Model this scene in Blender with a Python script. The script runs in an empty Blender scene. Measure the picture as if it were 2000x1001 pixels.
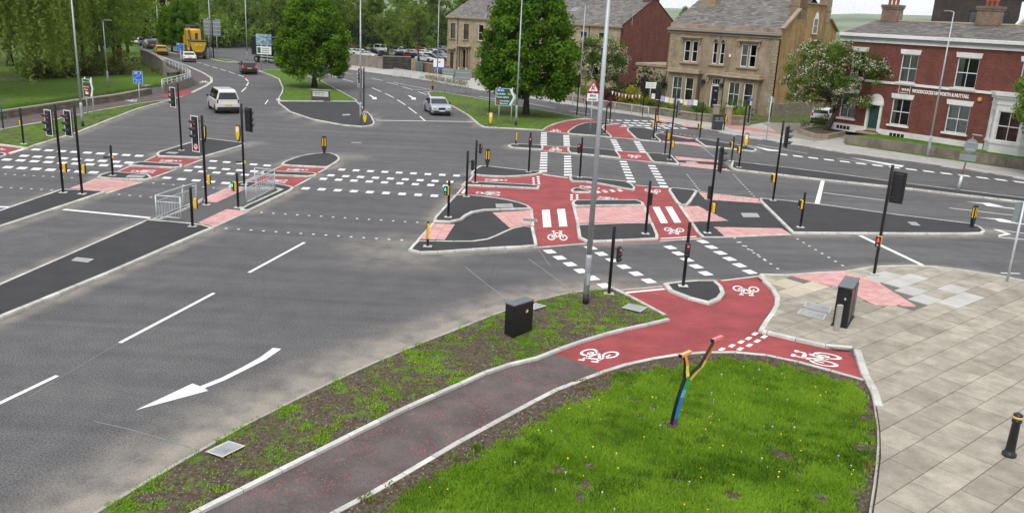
import bpy, bmesh, math, random
import numpy as np
from mathutils import Vector, Matrix
random.seed(7); RNG = np.random.default_rng(7)
rad = math.radians
scene = bpy.context.scene
COL = scene.collection

# ---------------------------------------------------------------- camera
CAM_H = 9.0; FPX = 1651.3; TH = rad(15.93); RO = rad(2.9)
CR = Vector((math.cos(RO), math.sin(RO)*math.sin(TH), math.sin(RO)*math.cos(TH)))
CU = Vector((-math.sin(RO), math.cos(RO)*math.sin(TH), math.cos(RO)*math.cos(TH)))
CF = Vector((0, math.cos(TH), -math.sin(TH)))
CP = Vector((0, 0, CAM_H))
cam_d = bpy.data.cameras.new('camera'); cam = bpy.data.objects.new('camera', cam_d); COL.objects.link(cam)
m3 = Matrix((CR, CU, -CF)).transposed()
cam.matrix_world = Matrix.Translation(CP) @ m3.to_4x4()
cam_d.sensor_width = 36; cam_d.lens = 36*FPX/2000; cam_d.clip_start = 0.2; cam_d.clip_end = 9000
scene.camera = cam
# ---------------------------------------------------------------- sky, sun, exposure
w = bpy.data.worlds.new('World'); scene.world = w; w.use_nodes = True
nt = w.node_tree; nt.nodes.clear()
SUN_EL, SUN_AZ = 52, 200
sky = nt.nodes.new('ShaderNodeTexSky'); sky.sky_type = 'NISHITA'; sky.sun_disc = False
sky.sun_elevation = rad(SUN_EL); sky.sun_rotation = rad(SUN_AZ); sky.air_density = 1.5; sky.dust_density = 4.0
# overcast: an even bright cloud sheet over the clear sky, with soft cloud texture
tc = nt.nodes.new('ShaderNodeTexCoord'); ns = nt.nodes.new('ShaderNodeTexNoise'); ns.inputs['Scale'].default_value = 3.0; ns.inputs['Detail'].default_value = 5
mp = nt.nodes.new('ShaderNodeMapping'); mp.inputs['Scale'].default_value = (1, 1, 3.5)
nt.links.new(tc.outputs['Generated'], mp.inputs[0]); nt.links.new(mp.outputs[0], ns.inputs['Vector'])
rp = nt.nodes.new('ShaderNodeValToRGB'); rp.color_ramp.elements[0].position = .3; rp.color_ramp.elements[1].position = .7
rp.color_ramp.elements[0].color = (10.4, 10.7, 11.2, 1); rp.color_ramp.elements[1].color = (11.6, 11.9, 12.3, 1)
nt.links.new(ns.outputs['Fac'], rp.inputs['Fac'])
mx = nt.nodes.new('ShaderNodeMixRGB'); mx.inputs['Fac'].default_value = .93
nt.links.new(sky.outputs[0], mx.inputs[1]); nt.links.new(rp.outputs[0], mx.inputs[2])
bg = nt.nodes.new('ShaderNodeBackground'); bg.inputs['Strength'].default_value = .078
wo = nt.nodes.new('ShaderNodeOutputWorld')
nt.links.new(mx.outputs[0], bg.inputs[0]); nt.links.new(bg.outputs[0], wo.inputs[0])
sd = bpy.data.lights.new('sun', 'SUN'); sd.energy = 1.5; sd.angle = rad(18); sd.color = (1, .97, .92)
so = bpy.data.objects.new('sun', sd); COL.objects.link(so)
sv = Vector((math.sin(rad(SUN_AZ))*math.cos(rad(SUN_EL)), math.cos(rad(SUN_AZ))*math.cos(rad(SUN_EL)), math.sin(rad(SUN_EL))))
so.rotation_euler = sv.to_track_quat('Z', 'Y').to_euler(); so.location = (0, 0, 60)
scene.view_settings.view_transform = 'Standard'; scene.view_settings.look = 'None'
scene.view_settings.exposure = 0.45; scene.view_settings.gamma = 1.0; scene.view_settings.use_curve_mapping = False
scene.cycles.max_bounces = 6

# ---------------------------------------------------------------- survey helpers
# picture measurements -> metres on the ground plane (z) of the junction
REG = dict(A=(0,260,7.15), B=(160,250,7.15), C=(280,320,7.15), D=(440,260,7.15), E=(780,360,6.257), F=(880,280,7.15),
 G=(1080,320,6.257), H=(1260,340,5.887), I=(980,210,6.673), J=(1180,200,6.673), K=(1340,200,6.673), L=(1180,500,4.55),
 M=(1480,500,3.85), N=(1700,320,5.56), O=(1720,240,6.257), P=(1280,620,4.35), a=(0,0,3.336), b=(250,0,3.336), c=(650,0,3.336),
 d=(1050,0,3.336), e=(1500,0,3.336), f=(0,200,3.336), g=(250,200,3.336), h=(780,220,3.336), i=(1000,220,3.336),
 j=(1500,220,3.336), k=(900,420,3.336), l=(1300,420,3.336), m=(1500,500,2.002), n=(0,400,2.503), o=(200,600,2.496),
 p=(700,600,2.0), q=(0,0,1.0), r=(260,60,10.01), s=(400,60,10.01), t=(395,150,10.01), u=(800,160,9.09), v=(675,80,10), w=(1100,150,8.34), x=(1260,140,7.7), y=(1620,150,6.675), z=(1780,140,6.255))
def px(reg, *pts):
    ox, oy, s = REG[reg]
    return [(ox+X/s, oy+Y/s) for X, Y in pts]
def ray(p):
    return CR*(p[0]-1000) + CU*(500.5-p[1]) + CF*FPX
def gp(p, z=0.0):
    d = ray(p); t = (z-CAM_H)/d.z
    return Vector((d.x*t, d.y*t, z))
def W(reg, *pts, z=0.0):
    return [gp(p, z).xy for p in px(reg, *pts)]
def W1(reg, x, y, z=0.0):
    return W(reg, (x, y), z=z)[0]
def proj(P):
    v = Vector(P)-CP; d = v.dot(CF)
    return (1000+FPX*v.dot(CR)/d, 500.5-FPX*v.dot(CU)/d)
def vheight(base, ytop):
    """height of an upright that stands on base (Vector xy) and reaches picture row ytop"""
    lo, hi = 0, 40
    for _ in range(40):
        mid = (lo+hi)/2
        if proj((base[0], base[1], mid))[1] > ytop: lo = mid
        else: hi = mid
    return lo

# ---------------------------------------------------------------- materials
MATS = {}
def nodes_of(name):
    m = bpy.data.materials.new(name); m.use_nodes = True
    t = m.node_tree; b = t.nodes['Principled BSDF']
    return m, t, b
def N(t, typ, **kw):
    n = t.nodes.new(typ)
    for k, v in kw.items():
        if k in n.inputs: n.inputs[k].default_value = v
        else: setattr(n, k, v)
    return n
def lk(t, a, b): t.links.new(a, b)
def rgb(c): return (c[0], c[1], c[2], 1)
def ramp(t, fac, stops):
    r = t.nodes.new('ShaderNodeValToRGB'); e = r.color_ramp.elements
    e[0].position, e[0].color = stops[0][0], rgb(stops[0][1]); e[1].position, e[1].color = stops[1][0], rgb(stops[1][1])
    for p, c in stops[2:]:
        x = e.new(p); x.color = rgb(c)
    lk(t, fac, r.inputs['Fac']); return r.outputs['Color']
def mixc(t, fac, a, b, mode='MIX'):
    m = t.nodes.new('ShaderNodeMixRGB'); m.blend_type = mode
    for s, v in ((0, fac), (1, a), (2, b)):
        if hasattr(v, 'links') or isinstance(v, bpy.types.NodeSocket): lk(t, v, m.inputs[s])
        else: m.inputs[s].default_value = v if s == 0 else rgb(v)
    return m.outputs[0]
def pos(t, scale=1):
    g = t.nodes.new('ShaderNodeNewGeometry'); return g.outputs['Position']
def noise(t, vec, scale, detail=3, rough=.55, out='Fac'):
    n = N(t, 'ShaderNodeTexNoise'); n.inputs['Scale'].default_value = scale; n.inputs['Detail'].default_value = detail; n.inputs['Roughness'].default_value = rough
    if vec is not None: lk(t, vec, n.inputs['Vector'])
    return n.outputs[out]
def bump(t, b, h, strength=.3, dist=.01):
    n = t.nodes.new('ShaderNodeBump'); n.inputs['Strength'].default_value = strength; n.inputs['Distance'].default_value = dist
    lk(t, h, n.inputs['Height']); lk(t, n.outputs[0], b.inputs['Normal'])
def plain(name, col, rough=.6, metal=0., var=.12, scale=6., emit=None, estr=0, spec=None, coat=0):
    if name in MATS: return MATS[name]
    m, t, b = nodes_of(name)
    b.inputs['Roughness'].default_value = rough; b.inputs['Metallic'].default_value = metal
    if spec is not None: b.inputs['Specular IOR Level'].default_value = spec
    if coat: b.inputs['Coat Weight'].default_value = coat; b.inputs['Coat Roughness'].default_value = .05
    n = noise(t, pos(t), scale, 4)
    lk(t, ramp(t, n, [(.3, [c*(1-var) for c in col]), (.7, [min(1, c*(1+var)) for c in col])]), b.inputs['Base Color'])
    if emit: b.inputs['Emission Color'].default_value = rgb(emit); b.inputs['Emission Strength'].default_value = estr
    MATS[name] = m; return m

def mat_road():
    m, t, b = nodes_of('asphalt'); P = pos(t)
    big = noise(t, P, .18, 4); mid = noise(t, P, 1.3, 5); fine = noise(t, P, 24, 4, .8)
    at = t.nodes.new('ShaderNodeAttribute'); at.attribute_name = 'dust'
    # tyre-polished base, long streaks along the carriageway
    mp = N(t, 'ShaderNodeMapping'); dr_ = gp((595, 473)).xy-gp((0, 787)).xy; mp.inputs['Rotation'].default_value = (0, 0, -math.atan2(dr_.y, dr_.x)); mp.inputs['Scale'].default_value = (.05, 1.1, 1); lk(t, P, mp.inputs[0])
    st = noise(t, mp.outputs[0], 1.0, 4)
    c = ramp(t, big, [(.3, (.098, .096, .100)), (.7, (.120, .117, .119))])
    c = mixc(t, .5, c, ramp(t, st, [(.36, (.66, .66, .68)), (.64, (1.2, 1.19, 1.17))]), 'MULTIPLY')
    c = mixc(t, .5, c, ramp(t, mid, [(.3, (.72, .72, .73)), (.7, (1.2, 1.19, 1.17))]), 'MULTIPLY')
    c = mixc(t, .95, c, ramp(t, fine, [(.40, (.38, .38, .39)), (.62, (1.5, 1.49, 1.47)), (.5, (1, 1, 1))]), 'MULTIPLY')
    # pale grit swept to the kerbs
    ad = t.nodes.new('ShaderNodeMath'); ad.operation = 'MULTIPLY_ADD'; lk(t, mid, ad.inputs[0]); ad.inputs[1].default_value = 2.2; ad.inputs[2].default_value = -.35
    mu = t.nodes.new('ShaderNodeMath'); mu.operation = 'MULTIPLY'; mu.use_clamp = True; lk(t, ad.outputs[0], mu.inputs[0]); lk(t, at.outputs['Fac'], mu.inputs[1])
    dust = ramp(t, fine, [(.3, (.20, .175, .145)), (.7, (.36, .325, .28))])
    c = mixc(t, mu.outputs[0], c, dust)
    # crack-like bitumen seams
    vo = N(t, 'ShaderNodeTexVoronoi', feature='DISTANCE_TO_EDGE'); vo.inputs['Scale'].default_value = .11
    wv = mixc(t, .22, P, noise(t, P, 1.1, 3, out='Color')); lk(t, wv, vo.inputs['Vector'])
    sm = ramp(t, vo.outputs['Distance'], [(.0, (.62, .62, .62)), (.004, (1, 1, 1))])
    c = mixc(t, .25, c, sm, 'MULTIPLY')
    lk(t, c, b.inputs['Base Color']); b.inputs['Roughness'].default_value = .86; b.inputs['Specular IOR Level'].default_value = .3
    bump(t, b, fine, .5, .006); return m
def mat_newasphalt():
    m, t, b = nodes_of('new_asphalt'); P = pos(t)
    c = ramp(t, noise(t, P, .9, 5), [(.3, (.020, .020, .023)), (.72, (.035, .034, .037))])
    c = mixc(t, .8, c, ramp(t, noise(t, P, 45, 3, .7), [(.35, (.6, .6, .6)), (.68, (1.4, 1.4, 1.4))]), 'MULTIPLY')
    c = mixc(t, ramp(t, noise(t, P, 4.5, 5, .7), [(.6, (0, 0, 0)), (.85, (.35, .35, .35))]), c, (.12, .115, .11))
    lk(t, c, b.inputs['Base Color']); b.inputs['Roughness'].default_value = .85; bump(t, b, noise(t, P, 45, 3), .4, .006); return m
def mat_red():
    m, t, b = nodes_of('red_surfacing'); P = pos(t)
    c = ramp(t, noise(t, P, .8, 5), [(.35, (.235, .033, .036)), (.65, (.345, .056, .057))])
    c = mixc(t, .7, c, ramp(t, noise(t, P, 40, 3, .7), [(.35, (.68, .68, .68)), (.68, (1.28, 1.28, 1.28))]), 'MULTIPLY')
    mp = N(t, 'ShaderNodeMapping'); mp.inputs['Rotation'].default_value = (0, 0, rad(25)); mp.inputs['Scale'].default_value = (.35, 2.2, 1); lk(t, P, mp.inputs[0])
    c = mixc(t, ramp(t, noise(t, mp.outputs[0], 2.2, 6, .7), [(.5, (0, 0, 0)), (.72, (.7, .7, .7))]), c, (.17, .036, .038))
    c = mixc(t, ramp(t, noise(t, P, 2.6, 6, .75), [(.57, (0, 0, 0)), (.75, (.5, .5, .5))]), c, (.30, .12, .11))
    lk(t, c, b.inputs['Base Color']); b.inputs['Roughness'].default_value = .8; bump(t, b, noise(t, P, 40, 3), .35, .005); return m
def mat_fleck():
    m, t, b = nodes_of('flecked_tarmac'); P = pos(t)
    c = ramp(t, noise(t, P, 1.1, 5), [(.3, (.070, .056, .053)), (.7, (.13, .106, .10))])
    c = mixc(t, .8, c, ramp(t, noise(t, P, 34, 3, .7), [(.35, (.6, .6, .6)), (.68, (1.35, 1.35, 1.35))]), 'MULTIPLY')
    v = N(t, 'ShaderNodeTexVoronoi'); v.inputs['Scale'].default_value = 14; lk(t, P, v.inputs['Vector'])
    n2 = ramp(t, noise(t, P, 1.2, 2), [(.42, (0, 0, 0)), (.6, (1, 1, 1))])
    f = mixc(t, 1, ramp(t, v.outputs['Distance'], [(.2, (1, 1, 1)), (.27, (0, 0, 0))]), n2, 'MULTIPLY')
    c = mixc(t, f, c, (.42, .06, .075))
    c = mixc(t, ramp(t, noise(t, P, 3.1, 6, .7), [(.58, (0, 0, 0)), (.8, (.6, .6, .6))]), c, (.22, .2, .19))
    lk(t, c, b.inputs['Base Color']); b.inputs['Roughness'].default_value = .88; bump(t, b, noise(t, P, 34, 3), .4, .006); return m
def mat_stone(name, c0, c1, scale=2., fine=25., rnd=.12, rough=.8, stain=None):
    """concrete / stone with per-piece tone, blotches and grain"""
    if name in MATS: return MATS[name]
    m, t, b = nodes_of(name); P = pos(t)
    oi = t.nodes.new('ShaderNodeObjectInfo')
    c = ramp(t, noise(t, P, scale, 5, .65), [(.3, c0), (.7, c1)])
    c = mixc(t, 1, c, ramp(t, oi.outputs['Random'], [(0, (1-rnd,)*3), (1, (1+rnd,)*3)]), 'MULTIPLY')
    c = mixc(t, .5, c, ramp(t, noise(t, P, fine, 3, .7), [(.35, (.75,)*3), (.68, (1.18,)*3)]), 'MULTIPLY')
    if stain: c = mixc(t, ramp(t, noise(t, P, scale*.45, 6, .7), [(.5, (0,)*3), (.75, (.75,)*3)]), c, stain)
    lk(t, c, b.inputs['Base Color']); b.inputs['Roughness'].default_value = rough; bump(t, b, noise(t, P, fine, 3), .25, .004)
    MATS[name] = m; return m
def mat_paint():
    m, t, b = nodes_of('white_marking'); P = pos(t)
    c = ramp(t, noise(t, P, 1.2, 4), [(.3, (.70, .70, .68)), (.7, (.80, .80, .78))])
    c = mixc(t, ramp(t, noise(t, P, 22, 4, .75), [(.64, (0,)*3), (.8, (.5,)*3)]), c, (.32, .31, .30))
    lk(t, c, b.inputs['Base Color']); b.inputs['Roughness'].default_value = .6; return m
def mat_soilgrass(name, attr=None):
    m, t, b = nodes_of(name); P = pos(t)
    soil = ramp(t, noise(t, P, 12, 6, .8), [(.36, (.04, .029, .021)), (.52, (.095, .073, .054)), (.68, (.20, .16, .125))])
    grass = ramp(t, noise(t, P, 2.2, 5, .7), [(.3, (.06, .115, .014)), (.55, (.10, .185, .022)), (.75, (.15, .22, .04))])
    grass = mixc(t, .8, grass, ramp(t, noise(t, P, 30, 3, .7), [(.35, (.55,)*3), (.7, (1.4,)*3)]), 'MULTIPLY')
    at = t.nodes.new('ShaderNodeAttribute'); at.attribute_name = 'grass'
    n = noise(t, P, 2.6, 6, .7)
    ma = t.nodes.new('ShaderNodeMath'); ma.operation = 'ADD'; lk(t, n, ma.inputs[0]); lk(t, at.outputs['Fac'], ma.inputs[1])
    f = ramp(t, ma.outputs[0], [(.93, (0,)*3), (1.0, (1,)*3)])
    lk(t, mixc(t, f, soil, grass), b.inputs['Base Color']); b.inputs['Roughness'].default_value = .95; b.inputs['Specular IOR Level'].default_value = .1
    bump(t, b, noise(t, P, 14, 5, .7), .8, .03); return m
def mat_leaf(name, c0, c1, trans=.35, tint=(1.2, 1.3, .6)):
    m = bpy.data.materials.new(name); m.use_nodes = True; t = m.node_tree; t.nodes.clear()
    o = t.nodes.new('ShaderNodeOutputMaterial'); d = t.nodes.new('ShaderNodeBsdfDiffuse'); tr = t.nodes.new('ShaderNodeBsdfTranslucent'); mixs = t.nodes.new('ShaderNodeMixShader')
    at = t.nodes.new('ShaderNodeAttribute'); at.attribute_name = 'tone'
    oi = t.nodes.new('ShaderNodeObjectInfo')
    c = ramp(t, at.outputs['Fac'], [(0, c0), (1, c1)])
    c = mixc(t, 1, c, ramp(t, oi.outputs['Random'], [(0, (.82, .85, .85)), (1, (1.18, 1.12, 1.05))]), 'MULTIPLY')
    lk(t, c, d.inputs[0]); lk(t, mixc(t, 1, c, tint, 'MULTIPLY'), tr.inputs[0])
    mixs.inputs[0].default_value = trans; lk(t, d.outputs[0], mixs.inputs[1]); lk(t, tr.outputs[0], mixs.inputs[2]); lk(t, mixs.outputs[0], o.inputs[0])
    MATS[name] = m; return m
def mat_wall(name, c0, c1, mortar=None, bw=.225, bh=.075, ms=.01, stain=None, sc=1.2, fine=14, bumpy=.3):
    """masonry in wall coordinates (uv in metres): courses, tone per block, weather stains"""
    m, t, b = nodes_of(name); P = pos(t)
    uv = t.nodes.new('ShaderNodeUVMap')
    n = noise(t, P, sc, 5, .65)
    if mortar is not None:
        br = t.nodes.new('ShaderNodeTexBrick'); lk(t, uv.outputs[0], br.inputs['Vector'])
        br.inputs['Scale'].default_value = 1; br.inputs['Brick Width'].default_value = bw; br.inputs['Row Height'].default_value = bh
        br.inputs['Mortar Size'].default_value = ms; br.inputs['Mortar Smooth'].default_value = .3; br.inputs['Bias'].default_value = 0
        br.inputs['Color1'].default_value = rgb(c0); br.inputs['Color2'].default_value = rgb(c1); br.inputs['Mortar'].default_value = rgb(mortar)
        c = br.outputs['Color']; bump(t, b, br.outputs['Fac'], -bumpy, .01)
    else:
        c = ramp(t, noise(t, P, .7, 5), [(.3, c0), (.7, c1)])
        bump(t, b, noise(t, P, fine, 4), .3, .01)
    c = mixc(t, .75, c, ramp(t, n, [(.28, (.62,)*3), (.72, (1.25,)*3)]), 'MULTIPLY')
    c = mixc(t, .6, c, ramp(t, noise(t, P, fine, 4, .7), [(.3, (.72,)*3), (.7, (1.2,)*3)]), 'MULTIPLY')
    if stain:
        mp = N(t, 'ShaderNodeMapping'); mp.inputs['Scale'].default_value = (1.3, 1.3, .22); lk(t, P, mp.inputs[0])
        c = mixc(t, ramp(t, noise(t, mp.outputs[0], 1.0, 6, .7), [(.46, (0,)*3), (.72, (.85,)*3)]), c, stain)
    lk(t, c, b.inputs['Base Color']); b.inputs['Roughness'].default_value = .88
    MATS[name] = m; return m
def mat_glass(name, tint=(.02, .025, .03)):
    if name in MATS: return MATS[name]
    m = bpy.data.materials.new(name); m.use_nodes = True; t = m.node_tree; t.nodes.clear()
    o = t.nodes.new('ShaderNodeOutputMaterial'); g = t.nodes.new('ShaderNodeBsdfGlossy'); g.inputs['Roughness'].default_value = .04
    g.inputs['Color'].default_value = (.9, .92, .95, 1)
    tr = t.nodes.new('ShaderNodeBsdfTransparent'); tr.inputs[0].default_value = (.78, .82, .82, 1)
    fr = t.nodes.new('ShaderNodeFresnel'); fr.inputs[0].default_value = 1.55
    nz = noise(t, pos(t), 2.2, 2); bp = t.nodes.new('ShaderNodeBump'); bp.inputs['Strength'].default_value = .03; lk(t, nz, bp.inputs['Height']); lk(t, bp.outputs[0], g.inputs['Normal'])
    mx = t.nodes.new('ShaderNodeMixShader'); lk(t, fr.outputs[0], mx.inputs[0]); lk(t, tr.outputs[0], mx.inputs[1]); lk(t, g.outputs[0], mx.inputs[2]); lk(t, mx.outputs[0], o.inputs[0])
    MATS[name] = m; return m

M_ROAD = mat_road(); M_NEW = mat_newasphalt(); M_RED = mat_red(); M_FLECK = mat_fleck(); M_PAINT = mat_paint()
M_KERB = mat_stone('kerb_concrete', (.42, .41, .38), (.60, .59, .555), 2.2, 30, .15, stain=(.29, .27, .24))
M_PINK = mat_stone('pink_tactile', (.50, .25, .235), (.62, .36, .34), 3., 30, .10)
M_REDTACT = mat_stone('red_tactile', (.42, .15, .14), (.55, .24, .22), 3., 30, .12)
M_SLAB = mat_stone('paving_stone', (.245, .215, .17), (.415, .375, .305), 1.7, 22, .17, stain=(.17, .152, .125))
M_SLABL = mat_stone('pale_paving', (.38, .37, .345), (.50, .49, .46), 1.1, 22, .08)
M_SLABY = mat_stone('sandy_paving', (.44, .38, .28), (.54, .48, .37), 1.1, 22, .08)
M_KERBD = mat_stone('dusty_kerb', (.30, .275, .24), (.42, .39, .345), 1.6, 30, .10, stain=(.25, .225, .19))
M_FOOT = mat_stone('footway_flags', (.33, .31, .29), (.45, .43, .40), .8, 22, .1, stain=(.27, .255, .24))
M_STEEL = plain('galvanised_steel', (.52, .55, .57), .45, .3, .12, 8)
M_LAMP = plain('galvanised_column', (.40, .43, .455), .5, .35, .1, 3)
M_BLACK = plain('black_gloss', (.010, .010, .012), .35, 0, .3, 10)
M_BLACKM = plain('black_matt', (.016, .016, .018), .6, 0, .3, 10)
M_SIGBODY = plain('signal_black', (.013, .013, .015), .5, 0, .3, 10)
M_VISOR = plain('visor_grey', (.05, .055, .06), .45, 0, .2, 10)
M_WHITE = plain('white_plastic', (.72, .73, .74), .5, 0, .05)
M_YEL = plain('signal_yellow', (.78, .44, .02), .45, 0, .08)
M_BYEL = plain('bollard_yellow', (.78, .46, .01), .35, 0, .05)
M_REDON = plain('red_light_on', (.6, .02, .03), .3, emit=(1, .03, .05), estr=2.6)
M_REDOFF = plain('red_lens', (.10, .012, .012), .2)
M_AMBOFF = plain('amber_lens', (.11, .05, .012), .2)
M_GRNOFF = plain('green_lens', (.01, .07, .06), .2)
M_GRNON = plain('green_man_on', (.0, .5, .38), .3, emit=(.02, 1, .75), estr=2.2)
M_DARK = plain('dark_recess', (.006, .006, .007), .8)
M_METALCOVER = mat_stone('access_cover_metal', (.22, .225, .235), (.36, .37, .385), 4, 40, .1, .55)
M_SIGNBACK = plain('sign_back_grey', (.25, .285, .29), .55, .3, .08)
M_BLUE = plain('sign_blue', (.01, .12, .48), .4); M_GREEN = plain('sign_green', (.0, .085, .05), .4); M_BROWN = plain('sign_brown', (.14, .025, .012), .4)
M_SIGNRED = plain('sign_red', (.55, .02, .03), .4); M_SIGNW = plain('sign_white', (.75, .75, .74), .45); M_SIGNK = plain('sign_black', (.012, .012, .012), .5)
M_ORANGE = plain('lettering_yellow', (.8, .5, .03), .45)
# ---------------------------------------------------------------- object helpers
def mesh(name, verts, faces, mat=None, uv=None, smooth=False):
    me = bpy.data.meshes.new(name); me.from_pydata([tuple(v) for v in verts], [], faces)
    if mat is not None:
        for x in (mat if isinstance(mat, (list, tuple)) else [mat]): me.materials.append(x)
    if smooth: me.polygons.foreach_set('use_smooth', [True]*len(me.polygons))
    me.update(); return me
def add(name, me, parent=None, loc=None, rot=None):
    o = bpy.data.objects.new(name, me); COL.objects.link(o)
    if parent is not None: o.parent = parent
    if loc is not None: o.location = loc
    if rot is not None: o.rotation_euler = rot
    return o
def obj(name, verts, faces, mat, parent=None, smooth=False): return add(name, mesh(name, verts, faces, mat, smooth=smooth), parent)
def tag(o, label=None, cat=None, group=None, kind=None):
    if label: o['label'] = label
    if cat: o['category'] = cat
    if group: o['group'] = group
    if kind: o['kind'] = kind
    return o
def thing(name, label, cat, loc=(0, 0, 0), rz=0, group=None):
    e = bpy.data.objects.new(name, None); COL.objects.link(e); e.empty_display_size = .3
    e.location = (loc[0], loc[1], loc[2] if len(loc) > 2 else 0); e.rotation_euler = (0, 0, rz); return tag(e, label, cat, group)
def copy_tree(o, parent=None):
    c = o.copy(); COL.objects.link(c); c.parent = parent
    for ch in o.children: copy_tree(ch, c)
    return c
class MB:
    """collects shapes into one mesh"""
    def __init__(s): s.v = []; s.f = []; s.mi = []; s.cur = 0
    def quad(s, a, b, c, d): s.poly([a, b, c, d])
    def poly(s, pts):
        n = len(s.v); s.v += [Vector(p) for p in pts]; s.f.append(list(range(n, n+len(pts)))); s.mi.append(s.cur)
    def box(s, c, size, rz=0, ry=0, rx=0, bevel=0):
        x, y, z = [d/2 for d in size]; M = Matrix.Translation(c) @ Matrix.Rotation(rz, 4, 'Z') @ Matrix.Rotation(ry, 4, 'Y') @ Matrix.Rotation(rx, 4, 'X')
        n = len(s.v)
        if bevel:
            b = min(bevel, x*.9, y*.9)
            ring = [(-x+b, -y), (x-b, -y), (x, -y+b), (x, y-b), (x-b, y), (-x+b, y), (-x, y-b), (-x, -y+b)]
            bz = min(bevel, z*.9); ins = lambda q: (q[0]*(x-b)/x, q[1]*(y-b)/y)
            lv = [[(*ins(q), -z) for q in ring], [(*q, -z+bz) for q in ring], [(*q, z-bz) for q in ring], [(*ins(q), z) for q in ring]]
            for L in lv: s.v += [M @ Vector(p) for p in L]
            for k in range(3):
                for i in range(8): s.f.append([n+k*8+i, n+k*8+(i+1) % 8, n+(k+1)*8+(i+1) % 8, n+(k+1)*8+i]); s.mi.append(s.cur)
            s.f.append([n+7-i for i in range(8)]); s.mi.append(s.cur); s.f.append([n+24+i for i in range(8)]); s.mi.append(s.cur); return
        for p in ((-x, -y, -z), (x, -y, -z), (x, y, -z), (-x, y, -z), (-x, -y, z), (x, -y, z), (x, y, z), (-x, y, z)): s.v.append(M @ Vector(p))
        for q in ((3, 2, 1, 0), (4, 5, 6, 7), (0, 1, 5, 4), (1, 2, 6, 5), (2, 3, 7, 6), (3, 0, 4, 7)): s.f.append([n+i for i in q]); s.mi.append(s.cur)
    def tube(s, pts, r, seg=8, caps=True):
        pts = [Vector(p) for p in pts]; rr = r if isinstance(r, (list, tuple)) else [r]*len(pts)
        n0 = len(s.v); up = None
        for i, p in enumerate(pts):
            d = (pts[min(i+1, len(pts)-1)]-pts[max(i-1, 0)]).normalized()
            if up is None: up = Vector((0, 0, 1)) if abs(d.z) < .9 else Vector((1, 0, 0))
            a = d.cross(up); a = a.normalized() if a.length > 1e-5 else Vector((1, 0, 0)); b = a.cross(d).normalized(); up = b
            for k in range(seg):
                t = 2*math.pi*k/seg; s.v.append(p+a*(rr[i]*math.cos(t))+b*(rr[i]*math.sin(t)))
        for i in range(len(pts)-1):
            for k in range(seg):
                s.f.append([n0+i*seg+k, n0+(i+1)*seg+k, n0+(i+1)*seg+(k+1) % seg, n0+i*seg+(k+1) % seg]); s.mi.append(s.cur)
        if caps:
            s.f.append([n0+k for k in range(seg)]); s.mi.append(s.cur); e = n0+(len(pts)-1)*seg; s.f.append([e+seg-1-k for k in range(seg)]); s.mi.append(s.cur)
    def prism(s, poly, z0, z1, bottom=False):
        n = len(s.v); k = len(poly)
        s.v += [Vector((p[0], p[1], z0)) for p in poly]+[Vector((p[0], p[1], z1)) for p in poly]
        s.f.append([n+k+i for i in range(k)]); s.mi.append(s.cur)
        for i in range(k): s.f.append([n+i, n+(i+1) % k, n+k+(i+1) % k, n+k+i]); s.mi.append(s.cur)
        if bottom: s.f.append([n+k-1-i for i in range(k)]); s.mi.append(s.cur)
    def lathe(s, prof, seg=12, c=(0, 0, 0)):
        n = len(s.v); c = Vector(c)
        for r, z in prof:
            for k in range(seg): t = 2*math.pi*k/seg; s.v.append(c+Vector((r*math.cos(t), r*math.sin(t), z)))
        for i in range(len(prof)-1):
            for k in range(seg): s.f.append([n+i*seg+k, n+i*seg+(k+1) % seg, n+(i+1)*seg+(k+1) % seg, n+(i+1)*seg+k]); s.mi.append(s.cur)
        s.f.append([n+(len(prof)-1)*seg+k for k in range(seg)]); s.mi.append(s.cur)
    def xf(s, M):
        s.v = [M @ v for v in s.v]; return s
    def me(s, name, mat, smooth=False):
        me = mesh(name, s.v, s.f, mat, smooth=smooth)
        if isinstance(mat, (list, tuple)): me.polygons.foreach_set('material_index', s.mi)
        return me
    def build(s, name, mat, parent=None, smooth=False): return add(name, s.me(name, mat, smooth), parent)

def area(p): return sum(p[i][0]*p[(i+1) % len(p)][1]-p[(i+1) % len(p)][0]*p[i][1] for i in range(len(p)))/2
def ccw(p): return list(p) if area(p) > 0 else list(reversed(p))
def offs(pts, d):
    """closed ccw polygon moved inwards by d"""
    n = len(pts); out = []
    for i in range(n):
        a, b, c = Vector(pts[i-1]), Vector(pts[i]), Vector(pts[(i+1) % n])
        e1 = (b-a).normalized(); e2 = (c-b).normalized()
        n1 = Vector((-e1.y, e1.x)); n2 = Vector((-e2.y, e2.x)); m = n1+n2
        m = m/max(m.length_squared/2, .55) if m.length > 1e-6 else n1
        out.append(b+m*d)
    return out
def chaikin(pts, closed=True, it=1):
    pts = [Vector(p) for p in pts]
    for _ in range(it):
        o = []; n = len(pts)
        for i in range(n if closed else n-1):
            a, b = pts[i], pts[(i+1) % n]; o += [a*.75+b*.25, a*.25+b*.75]
        pts = o if closed else [pts[0]]+o+[pts[-1]]
    return pts
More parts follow.
